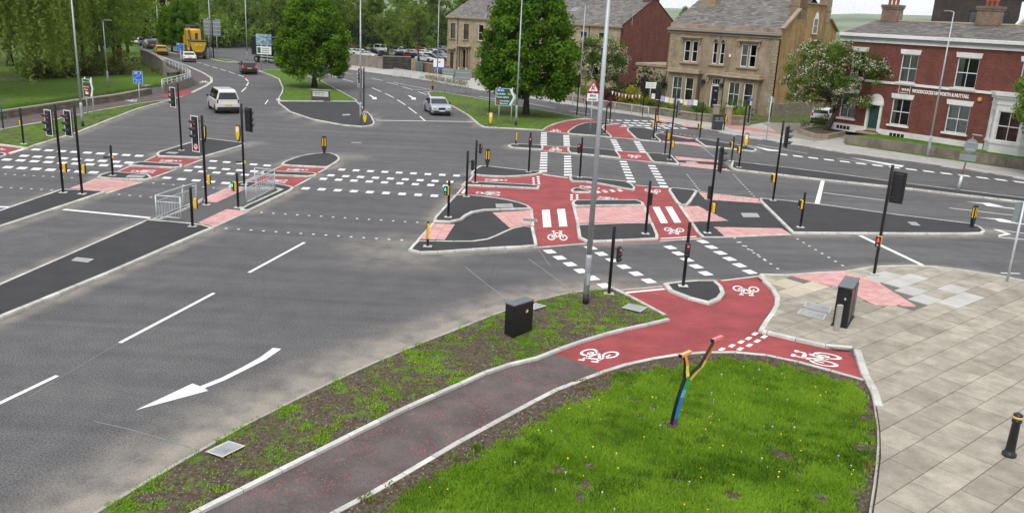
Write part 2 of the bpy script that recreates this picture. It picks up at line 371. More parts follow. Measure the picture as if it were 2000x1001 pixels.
def resample(pts, step, closed=True, corner=38):
    pts = [Vector(p) for p in pts]; n = len(pts); brk = []
    for i in range(n):
        if not closed and i in (0, n-1): brk.append(i); continue
        e1 = pts[i]-pts[i-1]; e2 = pts[(i+1) % n]-pts[i]
        if e1.length > 1e-6 and e2.length > 1e-6 and e1.angle(e2) > rad(corner): brk.append(i)
    if closed and not brk: brk = [0]
    out = []; m = len(brk)
    for bi in range(m if closed else m-1):
        i0 = brk[bi]; i1 = brk[(bi+1) % m]; ch = [pts[i0]]; k = i0
        while True:
            k = (k+1) % n; ch.append(pts[k])
            if k == i1: break
        L = [0]
        for a, b in zip(ch, ch[1:]): L.append(L[-1]+(b-a).length)
        cnt = max(1, round(L[-1]/step))
        for q in range(cnt):
            s = L[-1]*q/cnt; j = max(x for x in range(len(L)) if L[x] <= s+1e-9); j = min(j, len(ch)-2)
            t = (s-L[j])/max(L[j+1]-L[j], 1e-9); out.append(ch[j].lerp(ch[j+1], t))
    if not closed: out.append(pts[-1])
    return out
def clip_convex(subj, conv):
    """part of polygon subj inside convex ccw polygon conv"""
    out = [Vector(p) for p in subj]; n = len(conv)
    for i in range(n):
        a, b = Vector(conv[i]), Vector(conv[(i+1) % n]); e = b-a; inp = out; out = []
        if not inp: break
        f = lambda p: e.x*(p.y-a.y)-e.y*(p.x-a.x)
        for k in range(len(inp)):
            p, q = inp[k-1], inp[k]; fp, fq = f(p), f(q)
            if fq >= 0:
                if fp < 0: out.append(p.lerp(q, fp/(fp-fq)))
                out.append(q)
            elif fp >= 0: out.append(p.lerp(q, fp/(fp-fq)))
    r = []
    for p in out:
        if not r or (p-r[-1]).length > 1e-4: r.append(p)
    if len(r) > 1 and (r[0]-r[-1]).length < 1e-4: r.pop()
    return r
def inside(p, poly):
    c = False; n = len(poly); x, y = p[0], p[1]
    for i in range(n):
        a, b = poly[i], poly[i-1]
        if (a[1] > y) != (b[1] > y) and x < (b[0]-a[0])*(y-a[1])/(b[1]-a[1])+a[0]: c = not c
    return c
DUSTY = []   # kerb lines along which grit collects
def kerb_stone(o0, o1, i0, i1, z0, z1, parent, mat, name='kerb_stone', ch=.022):
    e = (o1-o0); L = e.length
    if L < .03: return
    g = min(.011, L*.1)/L
    a0, a1 = o0.lerp(o1, g), o1.lerp(o0, g); b0, b1 = i0.lerp(i1, g), i1.lerp(i0, g)
    z1 += random.uniform(-.002, .002); c0 = a0.lerp(b0, min(.45, ch/max((b0-a0).length, .02))); c1 = a1.lerp(b1, min(.45, ch/max((b1-a1).length, .02)))
    V = [(a0.x, a0.y, z0), (a0.x, a0.y, z1-ch), (c0.x, c0.y, z1), (b0.x, b0.y, z1), (b0.x, b0.y, z0), (a1.x, a1.y, z0), (a1.x, a1.y, z1-ch), (c1.x, c1.y, z1), (b1.x, b1.y, z1), (b1.x, b1.y, z0)]
    Fc = [[0, 5, 6, 1], [1, 6, 7, 2], [2, 7, 8, 3], [3, 8, 9, 4], [0, 1, 2, 3, 4], [9, 8, 7, 6, 5]]
    return obj(name, V, Fc, mat, parent)
def kerb_ring(pts, kh, parent, mat=None, kw=.14, step=.92, z0=-.06):
    o = resample(ccw(pts), step); i = offs(o, kw); n = len(o)
    for k in range(n): kerb_stone(o[k], o[(k+1) % n], i[k], i[(k+1) % n], z0, kh, parent, mat or M_KERB)
def kerb_line(pts, kh, parent, mat=None, kw=.14, step=.92, side=1, z0=-.06, name='kerb_stone', ch=.02):
    """open run of stones; the outer face is the traced line, stones lie on its left (side=1) or right (-1)"""
    o = resample(pts, step, closed=False); n = len(o); i = []
    for k in range(n):
        d = (o[min(k+1, n-1)]-o[max(k-1, 0)]).normalized(); i.append(o[k]+Vector((-d.y, d.x))*kw*side)
    for k in range(n-1): kerb_stone(o[k], o[k+1], i[k], i[k+1], z0, kh, parent, mat or M_KERB, name, ch)
def sheet(name, poly, z, mat, parent=None, z0=None):
    b = MB(); b.prism(ccw(poly), (z-.012) if z0 is None else z0, z); return b.build(name, mat, parent)
def island(label, pts, kh=.1, surf=None, kw=.14, dusty=True, name='traffic_island', step=.75):
    p = resample(ccw(pts), step)
    o = sheet(name, offs(p, kw*.5), kh-.006, surf or M_NEW, z0=-.03); tag(o, label, kind='structure')
    i_ = offs(p, kw)
    for k in range(len(p)): kerb_stone(p[k], p[(k+1) % len(p)], i_[k], i_[(k+1) % len(p)], -.06, kh, o, M_KERB)
    if dusty: DUSTY.append([Vector(q) for q in p]+[Vector(p[0])])
    return o
def slabs(region, org, ang, sx, sy, z0, z1, mats, parent, name='paving_slab', gap=.008, stagger=0, skip=None, minarea=.012):
    region = ccw(region); ca, sa = math.cos(ang), math.sin(ang); U = Vector((ca, sa)); Vv = Vector((-sa, ca)); org = Vector(org)
    us = [(Vector(p)-org).dot(U) for p in region]; vs = [(Vector(p)-org).dot(Vv) for p in region]; n = 0
    for r in range(math.floor(min(vs)/sy)-1, math.ceil(max(vs)/sy)+1):
        for q in range(math.floor(min(us)/sx)-2, math.ceil(max(us)/sx)+1):
            x0 = q*sx+(stagger*(r % 2))*sx; y0 = r*sy
            cell = [org+U*(x0+gap/2+a*(sx-gap))+Vv*(y0+gap/2+b_*(sy-gap)) for a, b_ in ((0, 0), (1, 0), (1, 1), (0, 1))]
            cp = clip_convex(region, cell)
            if len(cp) < 3 or abs(area(cp)) < minarea: continue
            c = sum((Vector(p) for p in cp), Vector((0, 0)))/len(cp)
            if skip and skip(c): continue
            b = MB(); b.prism(cp, z0, z1+random.uniform(-.003, .003)); mt = mats(c) if callable(mats) else mats
            b.build(name, mt, parent); n += 1
    return n
def text_mesh(txt, size, mat, parent, loc, rot, name='lettering', align='CENTER', ext=.004, bold=0):
    cu = bpy.data.curves.new('t', 'FONT'); cu.body = txt; cu.size = size; cu.align_x = align; cu.align_y = 'CENTER'; cu.extrude = ext; cu.offset = bold
    cu.resolution_u = 2
    o = bpy.data.objects.new('t', cu); COL.objects.link(o); bpy.context.view_layer.update()
    me = bpy.data.meshes.new_from_object(o.evaluated_get(bpy.context.evaluated_depsgraph_get())); bpy.data.objects.remove(o)
    me.materials.clear(); me.materials.append(mat); me.name = name
    return add(name, me, parent, loc, rot)
# ================================================================ ROADS, ISLANDS, VERGES
KH = .10
def T(reg, *pts): return W(reg, *pts, z=KH)
# ---- left crossing
isl_a = island('long new tarmac median island carrying the two white-bordered signals facing the side road', T('f', (-500, 970), (0, 806), (430, 665), (650, 592), (685, 580), (680, 573), (600, 568), (430, 562), (395, 563), (0, 698), (-500, 869)))
isl_b = island('short tarmac islet with one push-button post between pink paving and red cycle lane', T('B', (200, 680), (205, 660), (355, 612), (480, 605), (935, 640), (985, 665), (990, 690), (900, 712), (820, 714), (480, 700), (260, 692)))
isl_c = island('slim tarmac islet between the two red cycle lanes beyond the push-button post', T('B', (650, 505), (800, 462), (860, 465), (1400, 498), (1438, 515), (1400, 535), (1270, 545), (800, 522), (665, 515)))
isl_d = island('wedge-shaped tarmac island with one signal and a yellow bollard at its tip', T('f', (1013, 335), (1030, 320), (1330, 232), (1345, 231), (1590, 260), (1603, 267), (1590, 276), (1340, 348), (1300, 355), (1030, 346)))
isl_e = island('long wide new tarmac median running beside the main carriageway with a metal cover', T('n', (-1000, 813), (0, 380), (735, 62)) + T('C', (110, 775), (480, 800), (880, 846), (960, 860), (990, 883)) + T('n', (1030, 114), (540, 327), (0, 547), (-1000, 967)))
isl_f = island('narrow raised kerb strip under the pedestrian guard rail', T('C', (100, 770), (835, 468), (850, 490), (760, 550), (250, 763)), kw=.12, dusty=False)
isl_g = island('L-shaped tarmac island wrapped round the second guard rail', T('D', (15, 740), (60, 705), (130, 683), (260, 668), (700, 697), (940, 733), (970, 752), (960, 772)) + T('C', (1490, 640), (1400, 640), (1345, 622), (1360, 603)) + T('D', (770, 782), (700, 765), (30, 752)))
isl_h = island('slim tarmac islet between red cycle lanes beside the second guard rail', T('D', (490, 540), (530, 515), (620, 520), (1230, 545), (1285, 560), (1270, 580), (1150, 597), (740, 580), (520, 570)))
isl_i = island('teardrop tarmac island with the lone striped bollard', T('D', (775, 430), (785, 410), (900, 360), (1050, 310), (1250, 278), (1390, 270), (1480, 275), (1560, 300), (1605, 335), (1605, 365), (1560, 400), (1440, 468), (1380, 468), (1000, 450), (820, 440)))
# ---- central complex
isl_j = island('crescent tarmac island carrying a striped bollard and a red cycle signal', T('F', (275, 405), (300, 380), (375, 325), (420, 305), (560, 315), (900, 355), (1240, 385), (1285, 400), (1270, 412), (1150, 432), (900, 452), (700, 457), (450, 442), (320, 430), (280, 420)))
isl_k = island('long thin tarmac islet dividing two red cycle lanes, with a signal post at one end', T('F', (150, 575), (195, 530), (260, 522), (1160, 570), (1250, 585), (1252, 605), (1235, 620), (1140, 618), (700, 595), (230, 575), (175, 582)))
isl_l = island('curved tarmac island with the green-man signal and a square metal cover', T('E', (675, 122), (860, 122), (1100, 145), (1300, 178), (1450, 210), (1560, 245), (1615, 265), (1630, 280), (1620, 288), (1550, 290), (1300, 297), (1060, 305), (960, 315), (880, 340), (820, 375), (770, 420), (700, 445), (600, 452), (480, 447), (410, 442), (398, 425)))
isl_m = island('pointed tarmac island with a yellow-faced black post at its sharp end', T('E', (210, 680), (260, 680), (560, 682), (800, 690), (950, 680), (1060, 660), (1150, 625), (1300, 555), (1400, 515), (1500, 500), (1610, 505), (1640, 510), (1690, 720), (1690, 740), (1600, 752), (1300, 765), (900, 790), (400, 825), (250, 827), (150, 807), (108, 790), (120, 765)))
isl_n = island('slim rounded tarmac islet above the wide pink paving', T('G', (228, 455), (260, 435), (1020, 432), (1090, 452), (1130, 485), (1120, 497), (1000, 499), (500, 502), (300, 510), (232, 492)))
isl_o = island('broad tarmac island with one black push-button pole below the wide pink paving', T('G', (285, 735), (310, 900), (340, 918), (420, 942), (520, 942), (1290, 907), (1305, 890), (1225, 715), (900, 712), (330, 738)))
isl_p = island('tiny teardrop tarmac islet in the red cycle junction', T('G', (213, 320), (218, 300), (260, 288), (330, 292), (470, 325), (475, 335), (460, 340), (240, 337)), kw=.12, dusty=False)
isl_q = island('tapering tarmac islet with a red cycle signal beside the main carriageway', T('G', (190, 155), (205, 145), (260, 145), (560, 175), (900, 210), (950, 225), (1020, 290), (1020, 305), (1000, 312), (940, 308), (600, 238), (420, 212), (280, 205), (230, 205), (203, 190)))
isl_r = island('trapezium tarmac islet pointing at the zebra stripes', T('H', (258, 168), (275, 155), (330, 152), (560, 175), (605, 190), (600, 200), (510, 335), (490, 347), (400, 347), (370, 337)))
isl_s = island('long pointed tarmac island with two poles and a striped bollard at its tip', T('H', (1302, 285), (1318, 270), (1385, 272)) + T('j', (330, 592), (800, 655), (1320, 718), (1385, 740), (1418, 765), (1415, 780), (1380, 784), (1000, 784), (300, 780), (180, 777)) + T('H', (1690, 667)))
# ---- far crossing
isl_t = island('low tarmac islet with the thin yellow-and-black post', T('I', (75, 490), (85, 480), (130, 470), (250, 470), (530, 485), (545, 495), (540, 540), (490, 540), (380, 530), (130, 515), (80, 502)))
isl_u = island('long tarmac islet between two short red cycle crossings', T('I', (850, 505), (880, 500), (1230, 530), (1490, 550), (1560, 640), (1555, 652), (1280, 622), (880, 582), (862, 577)))
isl_v = island('tarmac islet with two black poles beside the flush pink crossing', T('J', (540, 650), (600, 650), (840, 670), (880, 680), (985, 790), (980, 798), (905, 790), (640, 770), (615, 762)))
isl_w = island('long tarmac median between the far carriageways with a leaning round-sign post', T('K', (600, 758), (575, 840), (640, 868)) + T('j', (350, 432), (900, 488), (1660, 578), (2000, 622), (2000, 594), (1650, 550), (900, 457), (333, 380)), dusty=True)
isl_x = island('half-round tarmac island with the triangular warning sign', T('I', (845, 325), (870, 295), (960, 235), (1080, 195), (1250, 190), (1520, 200), (1540, 205), (1340, 225), (1320, 250), (1330, 270), (1440, 370), (1435, 382), (1290, 367), (880, 337)))
isl_y = island('arrow-shaped tarmac island with back-to-back push-button posts', T('J', (290, 350), (300, 330), (340, 318), (500, 325), (760, 375), (785, 385), (660, 410), (665, 425), (750, 495), (740, 507), (460, 482), (410, 467)))
isl_z = island('tapering tarmac island ending at a yellow keep-left bollard near the stone house', T('J', (1180, 470), (1200, 462)) + T('K', (190, 470), (640, 540), (880, 590), (925, 605), (925, 620), (880, 630), (740, 614), (400, 577), (240, 562)))
# ---- near side
isl_1 = island('shield-shaped tarmac island with a red cycle signal at the mouth of the red cycle track', T('L', (512, 262), (525, 236), (580, 226), (920, 200), (990, 208), (1035, 235), (1068, 285), (1076, 325), (1050, 365), (990, 405), (940, 415), (860, 405), (760, 370), (600, 310), (530, 280)), kw=.16)
# left corner islet
isl_2 = island('corner tarmac islet beside the red cycle track in front of the grass verge', T('A', (-300, 300), (-100, 262), (0, 265), (60, 268), (125, 287), (105, 300), (0, 325), (-300, 400)), dusty=False)

# ---- flush surfaces -------------------------------------------------------
def flush(label, poly, mat, z, name):
    return tag(sheet(name, poly, z, mat), label, kind='structure')
flush('plain tarmac refuge floor between the two guard rails', W('C', (105, 780), (845, 480), (1160, 340), (1440, 345), (1440, 420)) + W('D', (640, 770), (760, 800), (300, 1000)) + W('C', (1350, 628), (1500, 655), (990, 885), (860, 850)), plain('refuge_tarmac', (.085, .083, .083), .85, 0, .25, 12), .006, 'refuge_pavement')
trk_b = flush('red cycle lane crossing the median past the push-button islet', W('B', (480, 612), (650, 537), (1325, 575), (1000, 697), (600, 680)), M_RED, .006, 'cycle_track')
trk_c = flush('red cycle lane crossing the median beside the wedge island', W('B', (850, 466), (1015, 388), (1690, 440), (1450, 527), (1300, 520)), M_RED, .006, 'cycle_track')
trk_d = flush('red cycle lane behind the second guard rail', W('D', (270, 668), (450, 588), (1205, 625), (985, 748), (600, 720)), M_RED, .006, 'cycle_track')
trk_e = flush('red cycle lane in front of the teardrop island', W('D', (620, 525), (770, 458), (1425, 490), (1310, 557), (900, 560)), M_RED, .006, 'cycle_track')
trk_m = flush('wide red cycle junction at the centre of the crossing', W('F', (300, 445), (1285, 430)) + W('G', (185, 172), (1020, 262), (1405, 292)) + W('H', (650, 742), (175, 770)) + W('G', (415, 975)) + W('E', (1645, 775), (1690, 700), (1620, 300), (1500, 215), (1300, 165)) + W('F', (190, 705), (70, 705), (165, 600)), M_RED, .006, 'cycle_track')
flush('dark footway between the curved and the pointed islands', W('E', (405, 472), (700, 460), (800, 420), (880, 350), (1000, 320), (1620, 300), (1650, 520), (1400, 560), (1100, 680), (900, 710), (215, 690)), M_NEW, .010, 'footway')
flush('dark footway between the trapezium islet and the long pointed island', W('H', (600, 200), (1312, 290), (1690, 692), (920, 727), (650, 722), (560, 620), (370, 350), (520, 350)), M_NEW, .010, 'footway')
flush('tarmac strip of the far flush crossing', W('J', (880, 685), (1530, 760), (1660, 885), (985, 820)), M_NEW, .008, 'footway')
flush('tarmac strip of the farther flush crossing', W('J', (665, 412), (785, 385), (1200, 472), (1300, 572), (750, 507)), M_NEW, .008, 'footway')
trk_f = flush('short red cycle crossing between the thin-post islet and the long islet', W('I', (540, 500), (860, 512), (868, 597), (540, 567)), M_RED, .006, 'cycle_track')
trk_g = flush('short red cycle crossing beside the islet with two black poles', W('J', (170, 632), (560, 658), (615, 775), (220, 742)), M_RED, .006, 'cycle_track')
trk_h = flush('red cycle track curving round the grass island with the big tree', W('I', (545, 312), (850, 337), (900, 300), (980, 240), (1090, 205), (1255, 190), (1180, 162), (1000, 160), (850, 182), (700, 226), (600, 274)), M_RED, .006, 'cycle_track')
trk_i = flush('red cycle track between the half-round and the arrow-shaped islands', W('J', (10, 300), (200, 285), (330, 318), (310, 360), (415, 482), (105, 457), (10, 350)), M_RED, .006, 'cycle_track')
trk_n = flush('large red cycle track forking beside the lawn', W('q', (1077, 688), (1110, 675), (1194, 649), (1260, 635), (1302, 625), (1214, 570)) + W('L', (135, 308), (520, 266), (1030, 217), (1375, 175)) + W('M', (5, 150), (60, 200), (125, 290), (140, 330), (105, 400), (50, 465), (5, 545), (70, 590), (350, 655), (610, 715), (700, 722), (790, 920)) + W('q', (1680, 738), (1575, 709), (1480, 689), (1400, 685), (1300, 693), (1200, 715), (1172, 724)), M_RED, .008, 'cycle_track')
trk_o = flush('worn dark cycle track flecked with red, curving beside the lawn', W('q', (378, 1003), (556, 914), (773, 806), (900, 750), (966, 720), (1044, 702), (1077, 688), (1172, 724), (1075, 763), (895, 860), (700, 974), (650, 1001), (500, 1100), (200, 1100)), M_FLECK, .008, 'cycle_track')
trk_l = flush('red cycle track at the corner of the grass verge', W('A', (-300, 160), (0, 178), (350, 208), (400, 218), (140, 300), (0, 345), (-300, 400)), M_RED, .006, 'cycle_track')
trk_p = flush('dark cycle path running between the verge and the low stone wall', W('a', (-300, 890), (0, 835), (620, 715), (1080, 645), (1200, 628), (1265, 602), (1350, 562), (1385, 537), (1372, 507), (1310, 470), (1230, 437), (1160, 405), (1240, 478), (1272, 520), (1240, 560), (1100, 605), (950, 628), (520, 693), (0, 778), (-300, 828)), M_FLECK, .008, 'cycle_track')
red_patch = sheet('red_patch', W('a', (1040, 622), (1180, 588), (1285, 588), (1330, 572), (1200, 628), (1110, 640)), .012, M_RED, trk_p)

# ---- pink tactile paving: every slab where it can be picked out
def tact(poly, parent, name='tactile_slab', s=.4, ang=None):
    p = ccw(poly); e = Vector(p[1])-Vector(p[0])
    L = max(range(len(p)), key=lambda i: (Vector(p[(i+1) % len(p)])-Vector(p[i])).length); e = Vector(p[(L+1) % len(p)])-Vector(p[L])
    slabs(p, p[L], math.atan2(e.y, e.x) if ang is None else ang, s, s, .0, .017, M_PINK, parent, name, gap=.012)
tact(W('A', (985, 770), (1340, 637)) + W('B', (850, 757), (345, 915), (300, 885)) + W('A', (1390, 800)), isl_a)
tact(W('C', (845, 500), (1160, 345), (1415, 362), (1025, 542), (850, 530)), isl_g)
tact(W('C', (745, 830), (1160, 635), (1345, 650), (1460, 655), (990, 880), (870, 845)), isl_e)
tact(W('E', (392, 478), (680, 490), (555, 682), (245, 668)), isl_m)
tact(W('E', (1135, 345), (1610, 320), (1622, 500), (1500, 500), (1350, 535)), isl_l)
tact(W('G', (275, 540), (1120, 518), (1180, 712), (315, 725)), isl_o)
tact(W('H', (612, 212), (1308, 288), (1325, 335), (800, 302), (690, 292)), isl_s)
tact(W('H', (400, 370), (610, 370), (960, 540), (530, 550)), isl_o)
tact(W('H', (785, 608), (1570, 625), (1672, 690), (925, 723)), isl_s)
tact(W('J', (915, 700), (1520, 760), (1515, 785), (950, 750)), isl_v)
tact(W('J', (975, 785), (1510, 822), (1640, 890), (995, 818)), isl_v)
tact(W('J', (740, 410), (870, 420), (1190, 475), (1100, 478)), isl_y)
tact(W('J', (745, 505), (1200, 525), (1290, 572), (760, 520)), isl_y)
# flush edging stones (pale lines where kerbs drop to the road)
def edge(pts, parent, side=1, kh=.018, kw=.11): kerb_line(pts, kh, parent, kw=kw, side=side, name='edging_stone', ch=.008)
edge(W('B', (345, 917), (860, 757)), isl_a); edge(W('A', (985, 768), (1335, 637)), isl_a, -1)
edge(W('B', (490, 605), (655, 537)), trk_b, -1); edge(W('B', (1000, 697), (1330, 577)), trk_b, 1)
edge(W('B', (860, 462), (1018, 390)), trk_c, -1); edge(W('B', (1445, 532), (1690, 445)), trk_c, 1)
edge(W('C', (990, 887), (1500, 657)), isl_e); edge(W('C', (850, 478), (1160, 342)), isl_g, -1)
edge(W('D', (985, 748), (1215, 625)), trk_d); edge(W('D', (1310, 557), (1435, 490)), trk_e); edge(W('D', (270, 665), (450, 588)), trk_d, -1); edge(W('D', (620, 527), (770, 460)), trk_e, -1)
edge(W('F', (250, 515), (300, 448)), trk_m, -1); edge(W('F', (75, 707), (170, 598)), trk_m, -1)
edge(W('F', (1285, 430), (1640, 482)), trk_m, -1); edge(W('G', (1015, 262), (1400, 292)), trk_m, -1)
edge(W('E', (1640, 778), (1752, 772)) + W('G', (415, 977)), trk_m, 1); edge(W('H', (172, 772), (655, 744)), trk_m, 1)
edge(W('E', (205, 688), (400, 470)), isl_m, -1); edge(W('E', (1630, 300), (1650, 510)), isl_l, -1, kw=.14)
edge(W('G', (238, 520), (290, 735)), isl_o, 1, kw=.14); edge(W('G', (1125, 505), (1215, 715)), isl_o, -1, kw=.14)
edge(W('H', (375, 355), (545, 600), (600, 690), (650, 728)), isl_o, 1, .05, .14); edge(W('H', (650, 730), (740, 738), (920, 730), (1690, 700)), isl_s, 1, .03, .14)
edge(W('H', (605, 200), (1305, 285)), isl_s, -1)
edge(W('I', (540, 500), (860, 512)), trk_f, -1); edge(W('I', (545, 568), (870, 598)), trk_f, 1)
edge(W('I', (548, 312), (850, 337)), trk_h, 1); edge(W('J', (105, 457), (415, 483)), trk_i, 1); edge(W('J', (225, 744), (615, 777)), trk_g, 1); edge(W('J', (200, 635), (545, 657)), trk_g, -1)
edge(W('J', (985, 822), (1640, 895)), isl_v, 1); edge(W('J', (750, 508), (1290, 575)), isl_y, 1)
edge(W('L', (115, 303), (515, 265)), trk_n, -1); edge(W('L', (1030, 216), (1385, 172)), trk_n, -1)
edge(W('A', (140, 300), (400, 215)), trk_l, 1, .02, .1)
kerb_line(W('a', (1265, 606), (1350, 566), (1388, 538), (1386, 512), (1330, 478), (1240, 438), (1150, 405), (1000, 350)), .1, trk_p, kw=.3, side=1)

# ---- near verge, lawn and plaza -----------------------------------------
VZ = .05
ROADEDGE = W('q', (30, 1100), (190, 1000), (330, 915), (480, 830), (610, 765), (721, 713), (820, 672), (900, 641), (975, 611), (1044, 589), (1110, 574), (1164, 567), (1200, 565))
PATH_U = W('q', (200, 1100), (378, 1001), (556, 912), (773, 804), (900, 748), (966, 718), (1044, 700), (1110, 674), (1194, 648), (1260, 634), (1302, 624))
VERGE = ROADEDGE + W('k', (1050, 500), (1150, 560), (1310, 640), (1342, 660)) + list(reversed(PATH_U))
PATH_L = W('q', (500, 1100), (650, 1001), (700, 976), (895, 862), (1075, 765), (1200, 717), (1300, 695), (1400, 687), (1480, 691), (1575, 711), (1690, 744))
LAWN_R = W('q', (1690, 744), (1700, 752), (1708, 790), (1716, 840), (1717, 890), (1710, 950), (1702, 1001), (1690, 1100))
LAWN = PATH_L + LAWN_R[1:]
def dist_lines(P, lines):
    """distance of points P (n,2) to polylines"""
    best = np.full(len(P), 1e9)
    for ln in lines:
        L = np.array([(p[0], p[1]) for p in ln])
        for a, b in zip(L[:-1], L[1:]):
            d = b-a; l2 = d@d
            if l2 < 1e-9: continue
            t = np.clip(((P-a)@d)/l2, 0, 1); q = a+t[:, None]*d
            best = np.minimum(best, np.hypot(*(P-q).T))
    return best
def inpoly(P, poly):
    x, y = P[:, 0], P[:, 1]; c = np.zeros(len(P), bool); n = len(poly)
    for i in range(n):
        a, b = poly[i], poly[i-1]
        if a[1] == b[1]: continue
        k = ((a[1] > y) != (b[1] > y)) & (x < (b[0]-a[0])*(y-a[1])/(b[1]-a[1])+a[0]); c ^= k
    return c
def turf(name, label, poly, z, step, grassfn, bumps=.02, z0=-.05):
    """turf as a fine uneven sheet clipped to its outline, with a grass-cover attribute"""
    poly = ccw(poly); bm = bmesh.new()
    f = bm.faces.new([bm.verts.new((p[0], p[1], z)) for p in poly])
    xs = [p[0] for p in poly]; ys = [p[1] for p in poly]
    for ax, lo, hi in ((0, min(xs), max(xs)), (1, min(ys), max(ys))):
        k = math.ceil((hi-lo)/step)
        for i in range(1, k):
            co = [0, 0, 0]; no = [0, 0, 0]; co[ax] = lo+i*step; no[ax] = 1
            bmesh.ops.bisect_plane(bm, geom=bm.verts[:]+bm.edges[:]+bm.faces[:], plane_co=co, plane_no=no)
    bnd = [e for e in bm.edges if e.is_boundary]
    bv = {v for e in bnd for v in e.verts}
    P = np.array([v.co[:2] for v in bm.verts]); dd = dist_lines(P, [poly+[poly[0]]])
    for v, d in zip(bm.verts, dd):
        if v not in bv: v.co.z += min(1, d/.5)*bumps*(math.sin(v.co.x*2.3+1)*math.cos(v.co.y*1.9)+.6*math.sin(v.co.x*5.1)*math.sin(v.co.y*4.3+.7)+random.uniform(-.3, .3)+.5)
    ret = bmesh.ops.extrude_edge_only(bm, edges=bnd)
    for v in [g for g in ret['geom'] if isinstance(g, bmesh.types.BMVert)]: v.co.z = z0
    bmesh.ops.recalc_face_normals(bm, faces=bm.faces[:])
    me = bpy.data.meshes.new(name); bm.to_mesh(me); bm.free()
    me.materials.append(M_TURF); me.polygons.foreach_set('use_smooth', [True]*len(me.polygons))
    P = np.array([v.co[:2] for v in me.vertices]); at = me.attributes.new('grass', 'FLOAT', 'POINT'); at.data.foreach_set('value', grassfn(P).astype(np.float32))
    return tag(add(name, me), label, kind='structure')
M_TURF = mat_soilgrass('turf')
def lowfreq(P, s, seed):
    r = np.random.default_rng(seed); v = np.zeros(len(P))
    for k in range(6):
        a = r.uniform(0, 6.28); f = s*r.uniform(.5, 2.2); v += np.sin(f*(P[:, 0]*math.cos(a)+P[:, 1]*math.sin(a))+r.uniform(0, 6.28))
    return v/6
BARE = [(*W1('p', x_, y_), r_) for x_, y_, r_ in ((780, 640, .3), (905, 630, .22), (880, 710, .28), (870, 755, .25), (1220, 470, .28), (1095, 440, .22), (1240, 685, .25), (1640, 580, .35), (1680, 600, .25), (1450, 745, .3), (1720, 655, .25), (1150, 400, .25), (1540, 495, .25), (1980, 440, .3), (1070, 370, .3), (1950, 560, .25), (1800, 750, .25))]
def grass_verge(P): return .40+.10*lowfreq(P, 2.6, 3)+.07*lowfreq(P, 9, 13)
def grass_lawn(P):
    dp = dist_lines(P, [PATH_L]); dr = dist_lines(P, [LAWN_R[1:]])
    d = np.minimum(dp-.42-.3*lowfreq(P, 1.6, 5), dr+.05-.12*lowfreq(P, 2.5, 8))
    g = np.clip(.25+.5*d, .2, .62)+.03*lowfreq(P, 2, 9)
    for x_, y_, r_ in BARE: g -= .3*np.clip(1.2-np.hypot((P[:, 0]-x_), (P[:, 1]-y_))/r_, 0, 1)
    return g
verge = turf('grass_verge', 'thin grass verge of bare soil and sprouts between road and cycle track', VERGE, VZ, .25, grass_verge)
lawn = turf('lawn', 'green lawn with dandelions and bare soil edge beside the plaza', LAWN, VZ, .25, grass_lawn)
kerb_line(list(reversed(ROADEDGE)), .075, verge, M_KERBD, kw=.1, side=1)
kerb_line(W('k', (1000, 484), (1050, 500), (1150, 560), (1310, 640), (1345, 662)), .09, verge, kw=.14, side=-1)
kerb_line(list(reversed(PATH_U)), .075, verge, kw=.15, side=1)
kerb_line(PATH_L, .07, lawn, kw=.15, side=-1)
kerb_line(LAWN_R[1:], .1, lawn, M_KERBD, kw=.05, side=-1)
DUSTY.append(ROADEDGE); DUSTY.append(ROADEDGE)
PZ = .1
PLAZA = T('M', (15, 128), (0, 150), (50, 190), (110, 250), (138, 320), (120, 385), (60, 460), (12, 530), (5, 550), (30, 562), (70, 568), (350, 635), (610, 692), (700, 695), (720, 688)) + T('q', (1686, 739), (1697, 750), (1712, 790), (1719, 840), (1720, 890), (1713, 950), (1705, 1001), (1692, 1100), (2350, 1100), (2350, 640)) + T('m', (1001, 92), (850, 63), (700, 41), (560, 32), (400, 37), (310, 55)) + T('M', (530, 112), (200, 134))
plaza = tag(sheet('plaza_pavement', offs(ccw(PLAZA), .15), PZ-.03, plain('joint_mortar', (.13, .12, .105), .95, 0, .25, 20), z0=-.05), 'stone paved plaza beside the lawn', kind='structure')
kerb_line(T('M', (70, 568), (350, 635), (610, 692), (700, 695), (720, 688)), PZ, plaza, kw=.16, side=1); kerb_line(T('q', (1667, 680), (1686, 739), (1697, 750), (1708, 790)), PZ-.002, plaza, kw=.2, side=1)
kerb_line(list(reversed(T('m', (1300, 150), (1001, 92), (850, 63), (700, 41), (560, 32), (400, 37), (310, 55)) + T('M', (530, 112), (200, 134), (15, 128), (0, 150), (50, 190), (110, 250), (138, 320), (120, 385), (60, 460), (12, 530), (5, 550), (30, 562), (70, 568)))), PZ, plaza, kw=.16, side=-1)
PIN = offs(ccw(PLAZA), .01)
PK1 = T('m', (80, 72), (300, 60), (372, 82), (440, 108), (580, 195), (420, 192), (345, 152), (262, 118), (180, 100))
PALE = T('m', (350, 72), (400, 44), (500, 60), (850, 160), (700, 190), (600, 180), (440, 104))
def slabmat(c):
    p = proj((c.x, c.y, PZ)); r = random.random()
    if inside(c, PALE) and r < .8: return M_SLABL
    if p[0] < 1640 and p[1] < 590: return M_SLABY if r < .35 else M_SLAB
    return M_SLAB
pa, pb = gp((1760, 880), PZ).xy, gp((1995, 742), PZ).xy
PLANG = math.atan2(pb.y-pa.y, pb.x-pa.x)
slabs(PIN, gp((1760, 880), PZ).xy, PLANG, 1.12, .76, PZ-.04, PZ-.008, slabmat, plaza, 'paving_slab', gap=.018, stagger=.5, skip=lambda c: inside(c, PK1) or (gp((2100, 700), PZ).xy-c).length > 60 or c.x > gp((2050, 800), PZ).x + 9)
